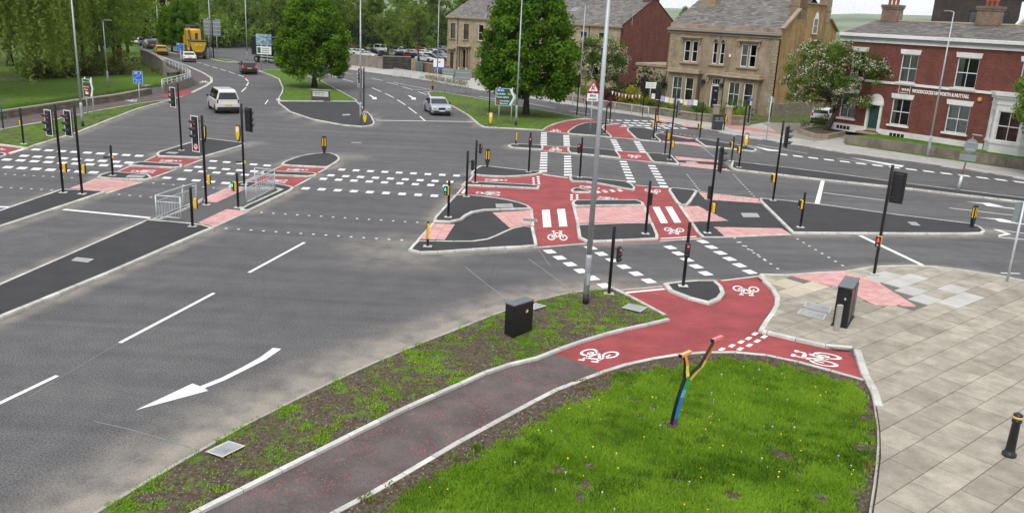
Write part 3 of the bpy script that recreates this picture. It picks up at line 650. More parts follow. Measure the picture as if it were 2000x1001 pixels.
slabs(PK1, PK1[4], PLANG, .42, .42, PZ-.03, PZ+.004, M_PINK, plaza, 'tactile_slab', gap=.01)
DUSTY.append(T('m', (85, 68), (310, 52), (400, 34), (560, 28), (700, 37), (850, 60), (1001, 88)))

# ---- left verge, median lawns, tree islands --------------------------------
def verge_island(label, pts, cover=.62, seed=1, name='grass_verge', kh=.1):
    p = ccw(pts); o = turf(name, label, offs(p, .1), kh-.02, .8, lambda P: cover+.1*lowfreq(P, .8, seed), bumps=.05, z0=-.05)
    kerb_ring(p, kh, o, step=1.2); DUSTY.append(p+[p[0]]); return o
v_left = verge_island('grass verge with the brown and blue signs beside the slip road', T('a', (-300, 930), (0, 938), (180, 963), (215, 948), (500, 863), (700, 783), (900, 706), (1100, 653), (1195, 625), (1080, 648), (900, 672), (620, 720), (300, 787), (0, 840), (-300, 893)), .50, 4)
v_tree2 = verge_island('grass island with the big round tree and the green direction sign', T('c', (615, 600), (640, 640), (780, 690), (880, 748), (950, 810), (985, 826), (1100, 830), (1360, 845)) + T('I', (545, 290), (600, 248), (720, 200), (870, 165), (1010, 147), (1150, 143), (1190, 150), (1000, 118), (480, 20)) + T('c', (1000, 648), (760, 605), (650, 592)), .52, 2)
isl_t1 = island('paved tarmac nose of the median with lamp column and keep-left bollard', T('b', (990, 660), (975, 650), (972, 640), (980, 670), (1050, 725), (1200, 775), (1400, 812), (1530, 822), (1595, 815), (1610, 800), (1590, 755), (1495, 662)))
v_tree1 = verge_island('grass median with the round tree and the name board', T('b', (850, 460), (930, 490), (980, 512), (1005, 570), (1000, 600), (978, 635), (985, 655), (1490, 658), (1500, 655), (1400, 600), (1260, 525), (1100, 470), (950, 450)), .54, 3)
v_med2 = verge_island('small grass median with the tall dark pole', T('b', (330, 340), (510, 376), (560, 388), (640, 403), (720, 403), (640, 388), (540, 370), (420, 352)), .62, 6)
v_med3 = verge_island('distant grass median with two round clipped trees', T('b', (230, 315), (270, 340), (320, 350), (345, 348), (330, 335), (260, 318)), .62, 6)
# far footway along the houses
FK = W('c', (-300, 385), (70, 452), (400, 497), (700, 543), (950, 590)) + W('d', (0, 655), (250, 697), (500, 738), (700, 768)) + W('J', (560, 192), (800, 262), (1000, 302), (1140, 327)) + W('K', (90, 327), (480, 402), (830, 472), (980, 487), (1200, 532), (1735, 607)) + W('j', (520, 270), (1240, 366), (1668, 436), (2300, 540))
FB = W('j', (2300, 430), (1668, 385), (1000, 290), (500, 215)) + W('e', (480, 850), (200, 850), (0, 800)) + W('x', (1500, 830), (1240, 810), (700, 740), (0, 600)) + W('d', (700, 690), (300, 620), (0, 560)) + W('c', (700, 490), (300, 435), (-300, 340))
footway = tag(sheet('footway', ccw(FK+FB), .1, M_FOOT, z0=-.05), 'pale flagged footway in front of the stone and brick houses', kind='structure')
kerb_line(FK, .115, footway, kw=.16, side=1, step=1.6)
DUSTY.append(FK)
for pl, nm in ((W('J', (620, 205), (800, 240), (920, 255), (780, 268), (650, 225), z=.1), 'a'), (W('J', (1000, 300), (1080, 290), (1200, 315), (1400, 345), (1040, 320), z=.1), 'b'), (W('K', (480, 300), (640, 305), (980, 350), (1330, 410), (1280, 420), (900, 375), (560, 340), z=.1), 'c'), (W('K', (640, 420), (1150, 425), (1060, 440), (700, 432), z=.1), 'd')):
    slabs(pl, pl[0], math.atan2(FK[12].y-FK[9].y, FK[12].x-FK[9].x), .6, .6, .09, .108, M_REDTACT, footway, 'tactile_slab', gap=.012)

# ---- ground to the horizon and woodland floor
gb = MB(); R_ = 3500
gb.quad((-R_, -60, -2.6), (R_, -60, -2.6), (R_, R_, -2.6), (-R_, R_, -2.6))
ground = tag(gb.build('ground', M_TURF), 'rough grass ground beyond the junction', kind='structure')
at = ground.data.attributes.new('grass', 'FLOAT', 'POINT'); at.data.foreach_set('value', np.full(4, .55, np.float32))
W2 = W('a', (-900, 930), (-300, 800), (0, 722), (520, 640), (870, 592), (990, 570), (1085, 560), (1180, 480), (1090, 420), (925, 325), (860, 260), (500, 200), (-900, 200))
v_wood = turf('woodland_floor', 'grass bank and leaf litter under the trees behind the low stone wall', W2, .3, 3., lambda P: .52+.14*lowfreq(P, .25, 3), bumps=.08)
sheet_ = tag(sheet('ramp_path', W('r', (640, 700), (760, 720), (950, 820), (960, 880), (700, 920), (620, 900), (660, 860)), .55, plain('ramp_tarmac', (.16, .14, .13), .85, 0, .2, 3), z0=.1), 'tarmac ramp going down behind the curved parapet', kind='structure')
bankp = W('c', (-900, 290), (-300, 335), (80, 440), (330, 462), (520, 465), (740, 470), (760, 350), (740, 200), (-900, 120))
v_bank = turf('car_park_ground', 'tarmac and grass ground of the car park behind the panel wall', bankp, -2.05, 4., lambda P: .36+.05*lowfreq(P, .25, 3), bumps=.03, z0=-2.6)

# ---- the carriageway, a fine sheet with a grit attribute --------------------
xs = np.concatenate([np.arange(-160, -40, 6), np.arange(-40, 40, .3), np.arange(40, 121, 6)])
ys = np.concatenate([np.arange(-20, 10, 5), np.arange(10, 62, .3), np.arange(62, 120, 3), np.arange(120, 330, 10)])
X, Y = np.meshgrid(xs, ys); PTS = np.stack([X.ravel(), Y.ravel()], 1); nx, ny = len(xs), len(ys)
idx = np.arange(nx*ny).reshape(ny, nx)
BEY = [q_ for q_ in FK]+[Vector((140, 20)), Vector((140, 340)), Vector((-10, 340)), Vector((-75, 250))]
Fq = np.stack([idx[:-1, :-1].ravel(), idx[:-1, 1:].ravel(), idx[1:, 1:].ravel(), idx[1:, :-1].ravel()], 1)
cen = PTS[Fq].mean(1); Fq = Fq[~(inpoly(cen, BEY) & (dist_lines(cen, [FK]) > 4.5))]
me = bpy.data.meshes.new('road'); me.vertices.add(len(PTS)); me.vertices.foreach_set('co', np.column_stack([PTS, np.zeros(len(PTS))]).ravel())
me.loops.add(Fq.size); me.loops.foreach_set('vertex_index', Fq.ravel()); me.polygons.add(len(Fq)); me.polygons.foreach_set('loop_start', np.arange(0, Fq.size, 4)); me.polygons.foreach_set('loop_total', np.full(len(Fq), 4)); me.update(); me.validate()
near = (PTS[:, 1] > 8) & (PTS[:, 1] < 75) & (abs(PTS[:, 0]) < 45)
dust = np.zeros(len(PTS)); sub = PTS[near]
d1 = dist_lines(sub, DUSTY[:-2]); d2 = dist_lines(sub, [ROADEDGE])
dust[near] = np.clip(1.0-d1/.62, 0, 1)**.8*.85+np.clip(1.25-d2/1.6, 0, 1)*.95
# dust fan at the pointed island and around island noses
for (x_, y_), r_ in ((W1('E', 60, 800), 3.2), (W1('D', 1680, 330), 2.0), (W1('D', 330, 140), 1.5), (W1('N', 1330, 740), 1.6)):
    dd = np.hypot(PTS[:, 0]-x_, PTS[:, 1]-y_); dust = np.maximum(dust, np.clip(1-dd/r_, 0, 1)*.8)
at = me.attributes.new('dust', 'FLOAT', 'POINT'); at.data.foreach_set('value', np.clip(dust, 0, 1.2).astype(np.float32))
me.materials.append(M_ROAD); road = tag(add('road', me), 'grey worn asphalt carriageways of the junction', kind='structure')

# ---- painted markings ------------------------------------------------------
MZ = .004
def mark(name, poly, parent=None, z=MZ):
    p = ccw(poly)
    return obj(name, [(q[0], q[1], z) for q in p], [list(range(len(p)))], M_PAINT, parent or road)
def line(pts, wd, parent=None, z=MZ, name='marking_line'):
    pts = [Vector(p) for p in pts]; n = len(pts); a = []; b = []
    for k in range(n):
        d = (pts[min(k+1, n-1)]-pts[max(k-1, 0)]).normalized(); nn = Vector((-d.y, d.x))*wd/2; a.append(pts[k]+nn); b.append(pts[k]-nn)
    mark(name, a+b[::-1], parent, z)
def vec(reg, c, du):   # small picture vector at c -> metres
    return W1(reg, c[0]+du[0]/2, c[1]+du[1]/2)-W1(reg, c[0]-du[0]/2, c[1]-du[1]/2)
def dashes(reg0, c0, reg1, c1, n, u, v, parent=None, z=MZ, name='marking_block'):
    a = W1(reg0, *c0); b = W1(reg1, *c1)
    # constant spacing on the ground
    for k in range(n):
        c = a.lerp(b, k/max(1, n-1)); mark(name, [c-u/2-v/2, c+u/2-v/2, c+u/2+v/2, c-u/2+v/2], parent, z)
u = vec('A', (500, 500), (125, 5)); v = vec('A', (500, 500), (52, -29))
dashes('A', (505, 230), 'B', (800, 388), 9, u, v); dashes('A', (340, 317), 'B', (655, 483), 9, u, v)
dashes('A', (95, 370), 'A', (1645, 460), 9, u, v); dashes('A', (110, 475), 'A', (1305, 548), 7, u, v); dashes('A', (-100, 358), 'A', (-100, 358), 1, u, v); dashes('A', (-90, 463), 'A', (-90, 463), 1, u, v)
u = vec('C', (330, 195), (112, 7)); v = vec('C', (330, 195), (40, -24))
dashes('C', (330, 195), 'C', (1150, 267), 5, u, v); dashes('C', (625, 92), 'C', (1420, 152), 5, u, v); dashes('C', (765, 43), 'C', (1545, 103), 5, u, v); dashes('f', (1390, 382), 'D', (585, 452), 5, u, v)
u = vec('D', (1370, 640), (95, 5)); v = vec('D', (1370, 640), (35, -26))
dashes('g', (1393, 438), 'h', (373, 410), 9, u, v); dashes('g', (1322, 475), 'h', (330, 450), 9, u, v); dashes('g', (1273, 498), 'h', (305, 477), 9, u, v); dashes('g', (1158, 560), 'h', (228, 541), 9, u, v)
u = vec('I', (550, 700), (95, 0)); v = vec('I', (550, 700), (-2, 18))
dashes('I', (550, 333), 'I', (547, 483), 8, u, v); dashes('I', (552, 593), 'I', (540, 825), 8, u, v); dashes('I', (840, 368), 'I', (848, 492), 7, u, v); dashes('I', (857, 638), 'I', (863, 877), 8, u, v)
u = vec('i', (740, 380), (50, 3)); v = vec('i', (740, 380), (4, 9))
dashes('J', (120, 490), 'J', (193, 625), 7, u, v); dashes('i', (725, 320), 'i', (778, 448), 8, u, v); dashes('J', (425, 510), 'J', (505, 645), 7, u, v); dashes('i', (912, 347), 'i', (990, 480), 8, u, v)
u = vec('k', (710, 320), (62, -5)); v = vec('k', (710, 320), (37, 24))
dashes('k', (580, 237), 'k', (935, 458), 6, u, v); dashes('k', (847, 213), 'k', (1225, 428), 6, u, v); dashes('k', (1365, 210), 'k', (1595, 379), 5, u, v); dashes('l', (243, 172), 'l', (548, 369), 6, u, v)
u = vec('J', (400, 300), (75, 4)); v = vec('J', (400, 300), (30, 13))
for c0, c1, n in (((80, 232), (640, 245), 6), ((290, 266), (880, 290), 7), ((250, 296), (860, 312), 7), ((580, 334), (1040, 338), 5)): dashes('J', c0, 'J', c1, n, u, v)
# crossing studs
def studs(reg0, c0, reg1, c1, n, s=.1, z=.006):
    a = W1(reg0, *c0); b = W1(reg1, *c1); B = MB(); d = (b-a).normalized(); e = Vector((-d.y, d.x))
    for k in range(n):
        c = a.lerp(b, k/(n-1)); q = [c+d*s*i+e*s*j for i, j in ((-.5, -.5), (.5, -.5), (.5, .5), (-.5, .5))]; B.prism(q, 0, z)
    tag(B.build('crossing_studs', M_PAINT, road), kind='stuff')
studs('g', (870, 717), 'q', (815, 434), 14); studs('g', (640, 820), 'h', (15, 830), 15)
studs('A', (75, 573), 'A', (1005, 622), 8); studs('A', (15, 755), 'A', (720, 793), 6); studs('B', (520, 927), 'B', (965, 965), 4); studs('C', (140, 268), 'C', (980, 332), 7)
studs('H', (485, 5), 'H', (620, 182), 9); studs('H', (1020, 5), 'H', (1250, 255), 11); studs('H', (1070, 783), 'H', (1380, 990), 6); studs('l', (450, 150), 'l', (730, 348), 8); studs('l', (860, 155), 'l', (1153, 328), 8)
studs('J', (930, 405), 'J', (1180, 440), 5, .12); studs('J', (1290, 590), 'J', (1440, 715), 8, .1)
# lane lines and stop lines
for a_, b_ in (((486, 532), (595, 473)), ((234, 669), (418, 572)), ((-60, 815), (112, 733))): line(W('q', a_, b_), .12)
line(W('n', (310, 22), (733, 63)), .22); line(W('q', (-40, 402), (22, 404.5)), .22)
mark('marking_arrow', W('n', (1335, 698), (1270, 745), (1180, 795), (1080, 845), (978, 886)) + W('o', (440, 370), (162, 500), (515, 405)) + W('n', (1000, 894), (1100, 855), (1200, 805), (1300, 755), (1375, 703)))
line(W('j', (600, 800), (1005, 992)), .22); mark('marking_line', W('j', (345, 440), (370, 442), (335, 597), (303, 593)))
line(W('j', (360, 521), (880, 585)), .1); line(W('j', (1180, 620), (1670, 677), (2000, 715)), .1)
for rg, dx, dy in (('N', 0, 0), ('N', 130, 170)):
    mark('marking_arrow', W('N', *[(x_+dx, y_+dy) for x_, y_ in ((1030, 410), (1215, 422), (1290, 424), (1450, 462), (1330, 456), (1620, 488), (1615, 496), (1265, 456), (1222, 432))]))
line(W('N', (1335, 707), (1668, 752)), .1); line(W('N', (1390, 795), (1700, 822)), .1); mark('marking_chevron', W('N', (1340, 712), (1400, 718), (1530, 762), (1400, 785), (1380, 775), (1470, 755)))
line(W('m', (910, 65), (985, 68)), .1)
u = vec('j', (800, 355), (68, 8)); v = vec('j', (800, 355), (14, 9)); dashes('j', (95, 272), 'j', (1640, 452), 15, u, v, name='marking_dash')
line(W('K', (930, 550), (1590, 667)), .08); mark('marking_arrow', W('K', (900, 572), (1100, 612), (1215, 625), (1200, 637), (1060, 628), (920, 588))); line(W('K', (740, 545), (1000, 600)), .1)
line(W('j', (450, 297), (770, 345)), .08); mark('marking_arrow', W('j', (530, 291), (840, 338), (890, 345), (870, 355), (800, 345)))
line(W('c', (285, 784), (925, 793)), .22)
for a_, b_ in (((62, 515), (132, 533)), ((250, 509), (325, 526)), ((255, 572), (315, 598)), ((340, 608), (397, 637)), ((420, 650), (473, 684)), ((493, 700), (547, 740)), ((567, 757), (600, 787)), ((955, 630), (1090, 650)), ((1280, 675), (1450, 705)), ((352, 536), (425, 553)), ((452, 565), (522, 586)), ((555, 598), (612, 618)), ((-40, 485), (30, 505)), ((60, 470), (130, 482)), ((150, 480), (200, 492)), ((1540, 722), (1668, 745))): line(W('c', a_, b_), .13)
for pl in (((395, 534), (470, 552), (640, 585)), ((530, 585), (610, 582)), ((575, 603), (620, 597))): line(W('c', *pl), .1)
for x_, y_ in ((233, 620), (488, 622)): mark('marking_arrow', W('c', *[(x_+a_, y_+b_) for a_, b_ in ((0, 0), (14, 0), (37, 14), (50, 13), (54, 28), (22, 26), (28, 18))]))
for a_, b_ in (((495, 418), (530, 430)), ((548, 435), (582, 446)), ((600, 450), (640, 463)), ((655, 467), (697, 482)), ((717, 488), (755, 502)), ((765, 512), (783, 530)), ((785, 538), (772, 560)), ((770, 570), (740, 598)), ((445, 402), (475, 412))): line(W('b', a_, b_), .14)
line(W('t', (1230, 535), (1285, 455)), .1); line(W('b', (1455, 928), (1520, 930)), .12)
M_SEAM = plain('bitumen_seam', (.17, .175, .185), .7); M_CHALK = plain('pale_scratch', (.3, .3, .3), .8)
for pl, mt, wd in ((W('o', (-40, 555), (150, 600), (330, 645), (430, 680)), M_SEAM, .035), (W('o', (-60, 850), (130, 760), (325, 655)), M_SEAM, .035), (W('k', (440, 282), (560, 370), (705, 472)), M_CHALK, .02), (W('k', (30, 335), (160, 440), (300, 545)), M_CHALK, .02), (W('q', (1040, 470), (1075, 520)), M_SEAM, .03), (W('n', (140, 940), (380, 790), (640, 640)), M_SEAM, .02)):
    L_ = resample(pl, .8, False); L_ = [p_+Vector((random.uniform(-.02, .02), random.uniform(-.02, .02))) for p_ in L_]; B = MB()
    for a_, b_ in zip(L_, L_[1:]):
        d_ = (b_-a_).normalized(); n_ = Vector((-d_.y, d_.x))*wd/2; B.poly([(*(a_-n_), .003), (*(b_-n_), .003), (*(b_+n_), .003), (*(a_+n_), .003)])
    B.build('road_seam', mt, road)
# white lines inside the red tracks
TZ = .0105
line(W('F', (165, 700), (205, 640)), .14, trk_m, TZ); line(W('H', (175, 742), (590, 718)), .13, trk_m, TZ); line(W('L', (168, 328), (538, 292)), .16, trk_n, TZ+.002)
line(W('A', (130, 280), (345, 214)), .18, trk_l, TZ); line(W('F', (1295, 440), (1640, 487)), .08, trk_m, TZ)
def block(reg, parent, *quads):
    for q_ in quads: mark('marking_block', W(reg, *q_), parent, TZ+.002)
block('i', trk_m, ((195, 635), (245, 632), (257, 745), (203, 748)))
block('G', trk_m, ((50, 555), (145, 550), (176, 765), (78, 768)), ((1215, 527), (1300, 527), (1405, 723), (1320, 727)), ((1370, 526), (1455, 526), (1567, 718), (1485, 722)))
for k in range(4): block('F', trk_m, ((1140+k*2, 480+k*26), (1170+k*2, 480+k*26), (1172+k*2, 496+k*26), (1142+k*2, 496+k*26)), ((1202+k*4, 460+k*31), (1238+k*4, 460+k*31), (1240+k*4, 480+k*31), (1205+k*4, 480+k*31)))
for k in range(3): block('G', trk_m, ((212, 375+k*27), (242, 375+k*27), (244, 392+k*27), (212, 392+k*27)), ((278+k, 377+k*27), (308+k, 377+k*27), (311+k, 394+k*27), (281+k, 394+k*27)))
for k in range(4): block('G', trk_m, ((520+k*90, 345-k*6), (565+k*90, 340-k*6), (590+k*90, 352-k*6), (545+k*90, 358-k*6)), ((500+k*92, 342-k*7-10), (545+k*92, 338-k*7-10), (560+k*92, 345-k*7-10), (515+k*92, 350-k*7-10)))
for c_ in ((1340, 692), (1283, 732), (1217, 764), (1135, 798), (1045, 829), (1422, 718), (1360, 756), (1290, 793), (1208, 826)):
    x_, y_ = c_; block('L', trk_n, ((x_-36, y_+6), (x_-2, y_-16), (x_+36, y_-8), (x_+2, y_+16)))
# cycle symbols
def ring2(c, r, wdt, seg=18):
    o = []
    for k in range(seg):
        t0, t1 = 2*math.pi*k/seg, 2*math.pi*(k+1)/seg
        o.append([(c[0]+(r-wdt/2)*math.cos(t0), c[1]+(r-wdt/2)*math.sin(t0)), (c[0]+(r+wdt/2)*math.cos(t0), c[1]+(r+wdt/2)*math.sin(t0)), (c[0]+(r+wdt/2)*math.cos(t1), c[1]+(r+wdt/2)*math.sin(t1)), (c[0]+(r-wdt/2)*math.cos(t1), c[1]+(r-wdt/2)*math.sin(t1))])
    return o
def bar2(a, b, wdt):
    a, b = Vector(a), Vector(b); d = (b-a).normalized(); n = Vector((-d.y, d.x))*wdt/2; return [a-n, b-n, b+n, a+n]
def cycle_polys():
    w = .062; P = ring2((-.29, .2), .17, w)+ring2((.29, .2), .17, w)
    for a_, b_ in (((-.29, .2), (-.02, .2)), ((-.02, .2), (.19, .5)), ((.19, .5), (-.16, .5)), ((-.16, .5), (-.02, .2)), ((-.29, .2), (-.15, .48)), ((.29, .2), (.17, .62)), ((-.19, .5), (-.2, .62)), ((-.28, .63), (-.12, .63)), ((.06, .64), (.25, .64))): P.append(bar2(a_, b_, w))
    return P
CYC = cycle_polys()
def cycle(reg, left, right, top, parent):
    """bicycle symbol: wheel-to-wheel base line from left to right, handlebar side towards top (picture points)"""
    a, b, t_ = W1(reg, *left), W1(reg, *right), W1(reg, *top); c = (a+b)/2; U = (b-a)/.96; V_ = (t_-c)/.67; B = MB(); z0 = TZ+.004
    for q_ in CYC: B.poly([(c.x+U.x*x_+V_.x*y_, c.y+U.y*x_+V_.y*y_, z0) for x_, y_ in q_])
    B.build('cycle_symbol', M_PAINT, parent)
for rg_, l_, r_, t_, pr_ in (('k', (820, 868), (1050, 895), (830, 955), trk_n), ('L', (1140, 262), (1370, 275), (1270, 352), trk_n), ('M', (640, 755), (600, 845), (260, 730), trk_n),
  ('G', (1360, 775), (1600, 790), (1480, 862), trk_m), ('G', (1118, 305), (1312, 318), (1230, 366), trk_m), ('h', (965, 830), (1095, 835), (1030, 770), trk_m), ('F', (700, 680), (690, 735), (355, 690), trk_m),
  ('F', (470, 530), (480, 495), (790, 517), trk_m), ('G', (310, 290), (330, 262), (570, 300), trk_m), ('G', (535, 428), (570, 398), (790, 432), trk_m), ('B', (1045, 590), (1000, 632), (690, 603), trk_b),
  ('B', (1070, 475), (1100, 445), (1390, 463), trk_c), ('D', (885, 655), (840, 700), (520, 663), trk_d), ('D', (840, 528), (870, 497), (1155, 515), trk_e), ('I', (630, 325), (770, 325), (700, 285), trk_h),
  ('I', (620, 570), (782, 572), (700, 520), trk_f), ('J', (310, 680), (475, 690), (390, 727), trk_g), ('a', (1300, 541), (1355, 541), (1330, 527), trk_p), ('a', (895, 650), (890, 664), (820, 655), trk_p),
  ('A', (-80, 245), (75, 240), (0, 215), trk_l), ('J', (200, 325), (300, 325), (260, 303), trk_i)): cycle(rg_, l_, r_, t_, pr_)
# ================================================================ STREET FURNITURE
SG = 'traffic signals of the junction'
_cache = {}
def once(key, fn):
    if key not in _cache: _cache[key] = fn()
    return _cache[key]
def disc(b, c, r, seg=14):   # disc facing +x
    b.poly([(c[0], c[1]+r*math.cos(2*math.pi*k/seg), c[2]+r*math.sin(2*math.pi*k/seg)) for k in range(seg)])
def visor_me(r, L, mat_name='visor'):
    b = MB(); seg = 12
    a0, a1 = rad(-40), rad(220)
    for k in range(seg):
        t0, t1 = a0+(a1-a0)*k/seg, a0+(a1-a0)*(k+1)/seg
        f = lambda t, x, rr: (x, rr*math.cos(t), rr*math.sin(t))
        e = lambda t: L*(.45+.55*max(0, (math.sin(t)+.65)/1.65))
        b.quad(f(t0, 0, r), f(t1, 0, r), f(t1, e(t1), r*.94), f(t0, e(t0), r*.94)); b.quad(f(t1, 0, r-.012), f(t0, 0, r-.012), f(t0, e(t0), r*.94-.012), f(t1, e(t1), r*.94-.012))
        b.quad(f(t0, e(t0), r*.94), f(t1, e(t1), r*.94), f(t1, e(t1), r*.94-.012), f(t0, e(t0), r*.94-.012))
    return b.me('visor', M_VISOR, True)
def head(parent, z, facing, off=(0, 0), kind='full', lit='red', border=True, sign=False):
    """signal head; +x local is the facing direction"""
    if kind == 'full':
        Hh_, Wd, r, L, pit, D = 1.18, .50, .105, .27, .315, .17
    else: Hh_, Wd, r, L, pit, D = .56, .19, .055, .09, .165, .13
    ext = .42 if sign else 0
    def body():
        b = MB()
        if kind == 'full':
            b.box((0, 0, -ext/2), (.02, Wd, Hh_+ext), bevel=.0); b.box((-.06, 0, 0), (D*.75, Wd*.62, Hh_*.92), bevel=.03)
            for k in range(9): b.box((-.135, 0, -.48+k*.12), (.02, Wd*.6, .04))
            b.box((.02, 0, 0), (.04, .3, 1.0), bevel=.01)
        else:
            b.box((0, 0, 0), (D, Wd, Hh_), bevel=.05)
        return b.me('signal_head', M_SIGBODY)
    h_ = add('signal_head', once(('hb', kind, sign), body), parent, (off[0], off[1], z), (0, 0, facing))
    if border:
        def fr():
            b = MB(); t = .035; zz = Hh_/2; yy = Wd/2
            b.box((.013, 0, zz-t/2+.001), (.012, Wd+.004, t)); b.box((.013, 0, -zz-ext+t/2-.001), (.012, Wd+.004, t))
            for s in (-1, 1): b.box((.013, s*(yy-t/2+.001), -ext/2), (.011, t, Hh_+ext-2*t))
            return b.me('backing_border', M_WHITE)
        add('backing_border', once(('fr', kind, sign), fr), h_)
    x0 = .045 if kind == 'full' else D/2+.004
    for i, nm in enumerate(('red', 'amber', 'green')):
        zz = pit*(1-i)
        on = (nm == lit); mt = {'red': M_REDON if on else M_REDOFF, 'amber': M_AMBOFF, 'green': M_GRNOFF}[nm]
        def ln():
            b = MB(); disc(b, (0, 0, 0), r*.92); return b.me('lens', mt)
        add('lens', once(('ln', kind, nm, on), ln), h_, (x0, 0, zz))
        add('visor', once(('vs', kind), lambda: visor_me(r, L)), h_, (x0-.003, 0, zz))
    if sign:
        def rd():
            b = MB(); b.cur = 0; disc(b, (0, 0, 0), .16, 20); b.cur = 1
            for q_ in ring2((0, 0), .14, .045, 20): b.poly([(.003, x_, y_) for x_, y_ in q_])
            b.cur = 2
            for q_ in (bar2((-.045, -.07), (-.045, .03), .03), bar2((.045, -.05), (.045, .03), .03), bar2((-.055, .045), (.055, .045), .035)): b.poly([(.002, x_, y_) for x_, y_ in q_])
            b.cur = 1; b.poly([(.004, x_, y_) for x_, y_ in bar2((-.09, .1), (.09, -.1), .03)]); return b.me('no_turn_roundel', [M_SIGNW, M_SIGNRED, M_SIGNK])
        add('no_turn_roundel', once('roundel', rd), h_, (.014, 0, -Hh_/2-.19))
    # bracket to the pole
    if abs(off[0])+abs(off[1]) > .05:
        b = MB()
        b.tube([(0, 0, z-.3*Hh_), (off[0]*.8, off[1]*.8, z-.3*Hh_), (off[0]*.8, off[1]*.8, z+.32*Hh_), (0, 0, z+.32*Hh_)], .018, 6)
        b.build('bracket', M_BLACKM, parent)
    return h_
def ped_box(parent, z, facing, off=.15, man=None, size=(.13, .21, .43)):
    """push-button / nearside pedestrian unit: yellow case, black face"""
    o = (off*math.cos(facing), off*math.sin(facing))
    def case():
        b = MB(); b.box((0, 0, 0), size, bevel=.03); return b.me('push_button_box', M_YEL)
    p_ = add('push_button_box', once(('pb', size), case), parent, (o[0], o[1], z), (0, 0, facing))
    def face():
        b = MB(); b.box((size[0]/2+.008, 0, 0), (.05, size[1]*.92, size[2]*.95), bevel=.012); return b.me('face_panel', M_SIGBODY)
    add('face_panel', once(('pf', size), face), p_)
    def btn():
        b = MB(); b.box((size[0]/2+.036, 0, -size[2]*.3), (.012, .06, .06), bevel=.01); return b.me('button', M_STEEL)
    add('button', once(('bt', size), btn), p_)
    if man:
        def mn():
            b = MB(); x_ = size[0]/2+.036; s = size[2]/.5
            b.poly([(x_, .022*s*math.cos(k), .15*s+.022*s*math.sin(k)) for k in np.linspace(0, 6.28, 9)[:-1]])
            for q_ in (bar2((0, .12), (0, .05), .05), bar2((-.004, .05), (-.035, -.02), .026), bar2((.004, .05), (.035, -.02), .026), bar2((-.05, .06), (.0, .115), .022), bar2((.05, .06), (0, .115), .022)): b.poly([(x_+.001, a_*s, b_*s) for a_, b_ in q_])
            return b.me('walking_man', M_GRNON if man == 'green' else M_REDON)
        add('walking_man', once(('mn', man, size), mn), p_)
    return p_
def pole(name, label, cat, reg, base, ytop=None, h=None, r=.057, group=SG, z0=None, mat=None, flange=True, gz=.0):
    """ytop: picture row (full frame) of the pole top"""
    p = gp(px(reg, base)[0], gz).xy
    if h is None: h = vheight((p.x, p.y), ytop)-gz
    t_ = thing(name, label, cat, (p.x, p.y, gz), 0, group)
    def pm():
        b = MB(); b.tube([(0, 0, -.05), (0, 0, h-.02), (0, 0, h)], [r, r, r*.9], 12); return b.me('pole', mat or M_BLACK, True)
    add('pole', pm(), t_)
    if flange:
        def fl():
            b = MB(); b.box((0, 0, .012), (.34, .26, .03), bevel=.01); return b.me('base_plate', M_KERB)
        add('base_plate', once('flange', fl), t_)
    t_['h'] = h
    return t_, h
D_ = math.radians
def sig(label, reg, base, ytop, facing, off, zoff=.85, gz=.1, border=False, lit='red', kind='full', sign=False, boxes=(), name='traffic_signal', cat='traffic signal', group=SG, h=None):
    t_, hh = pole(name, label, cat, reg, base, ytop, h, gz=gz, group=group)
    if off is not None: head(t_, hh-zoff, D_(facing), off, kind, lit, border, sign)
    for bx_ in boxes: ped_box(t_, bx_[0], D_(bx_[1]), man=bx_[2] if len(bx_) > 2 else None)
    return t_
CS = dict(kind='cyc', name='cycle_signal', cat='cycle signal', group='small cycle signals')
# left crossing
sig('black signal with white border, first of the pair on the long median island', 'A', (883, 830), 203, 242, (-.3, -.08), border=True, boxes=((1.15, 20),))
sig('black signal with white border, second of the pair, beside the pink paving', 'A', (1148, 848), 204, 242, (-.3, -.08), border=True, boxes=((1.15, 20),))
sig('black signal with white border on the wedge-shaped island behind the white van', 'B', (1392, 312), 162, 240, (-.3, -.08), border=True)
sig('tall signal with white border and round no U-turn sign beside the guard rail', 'C', (880, 570), 225, 238, (-.3, -.08), border=True, sign=True, boxes=((1.15, 20),), zoff=.62, gz=.0)
t_ = sig('black signal seen from behind, standing behind the second guard rail', 'D', (265, 718), 202, 58, (.32, .1), zoff=.8)
def sensor(t_, z, side=1):
    b = MB(); b.box((.09*-side, -.02, z), (.07, .09, .14), bevel=.02); b.build('push_button_box', M_YEL, t_)
    b = MB(); b.tube([(.1*-side*-1-.25, -.1, z), (-.07, -.05, z)], [.06, .045], 10); b.build('sensor', M_BLACKM, t_)
sensor(t_, 1.15, -1)
sig('short black post with lit green man signal beside the guard rails', 'C', (1325, 610), 337.5, 0, None, boxes=((1.0, 228, 'green'),), name='pedestrian_signal', cat='pedestrian signal', gz=0.)
sig('short black post with yellow push-button box at the end of the long wide median', 'C', (688, 872), 365, 0, None, boxes=((.95, 20),), name='push_button_post', cat='post', group='push-button posts')
t_ = sig('short black post with small sensor on the islet between pink paving and red lane', 'B', (432, 663), 283, 0, None, name='push_button_post', cat='post', group='push-button posts'); sensor(t_, .95, -1)
t_ = sig('black post with small box on the grass verge at the corner', 'A', (332, 150), 211, 0, None, name='push_button_post', cat='post', group='push-button posts'); ped_box(t_, 1.25, D_(180), .1, None, (.1, .12, .3))
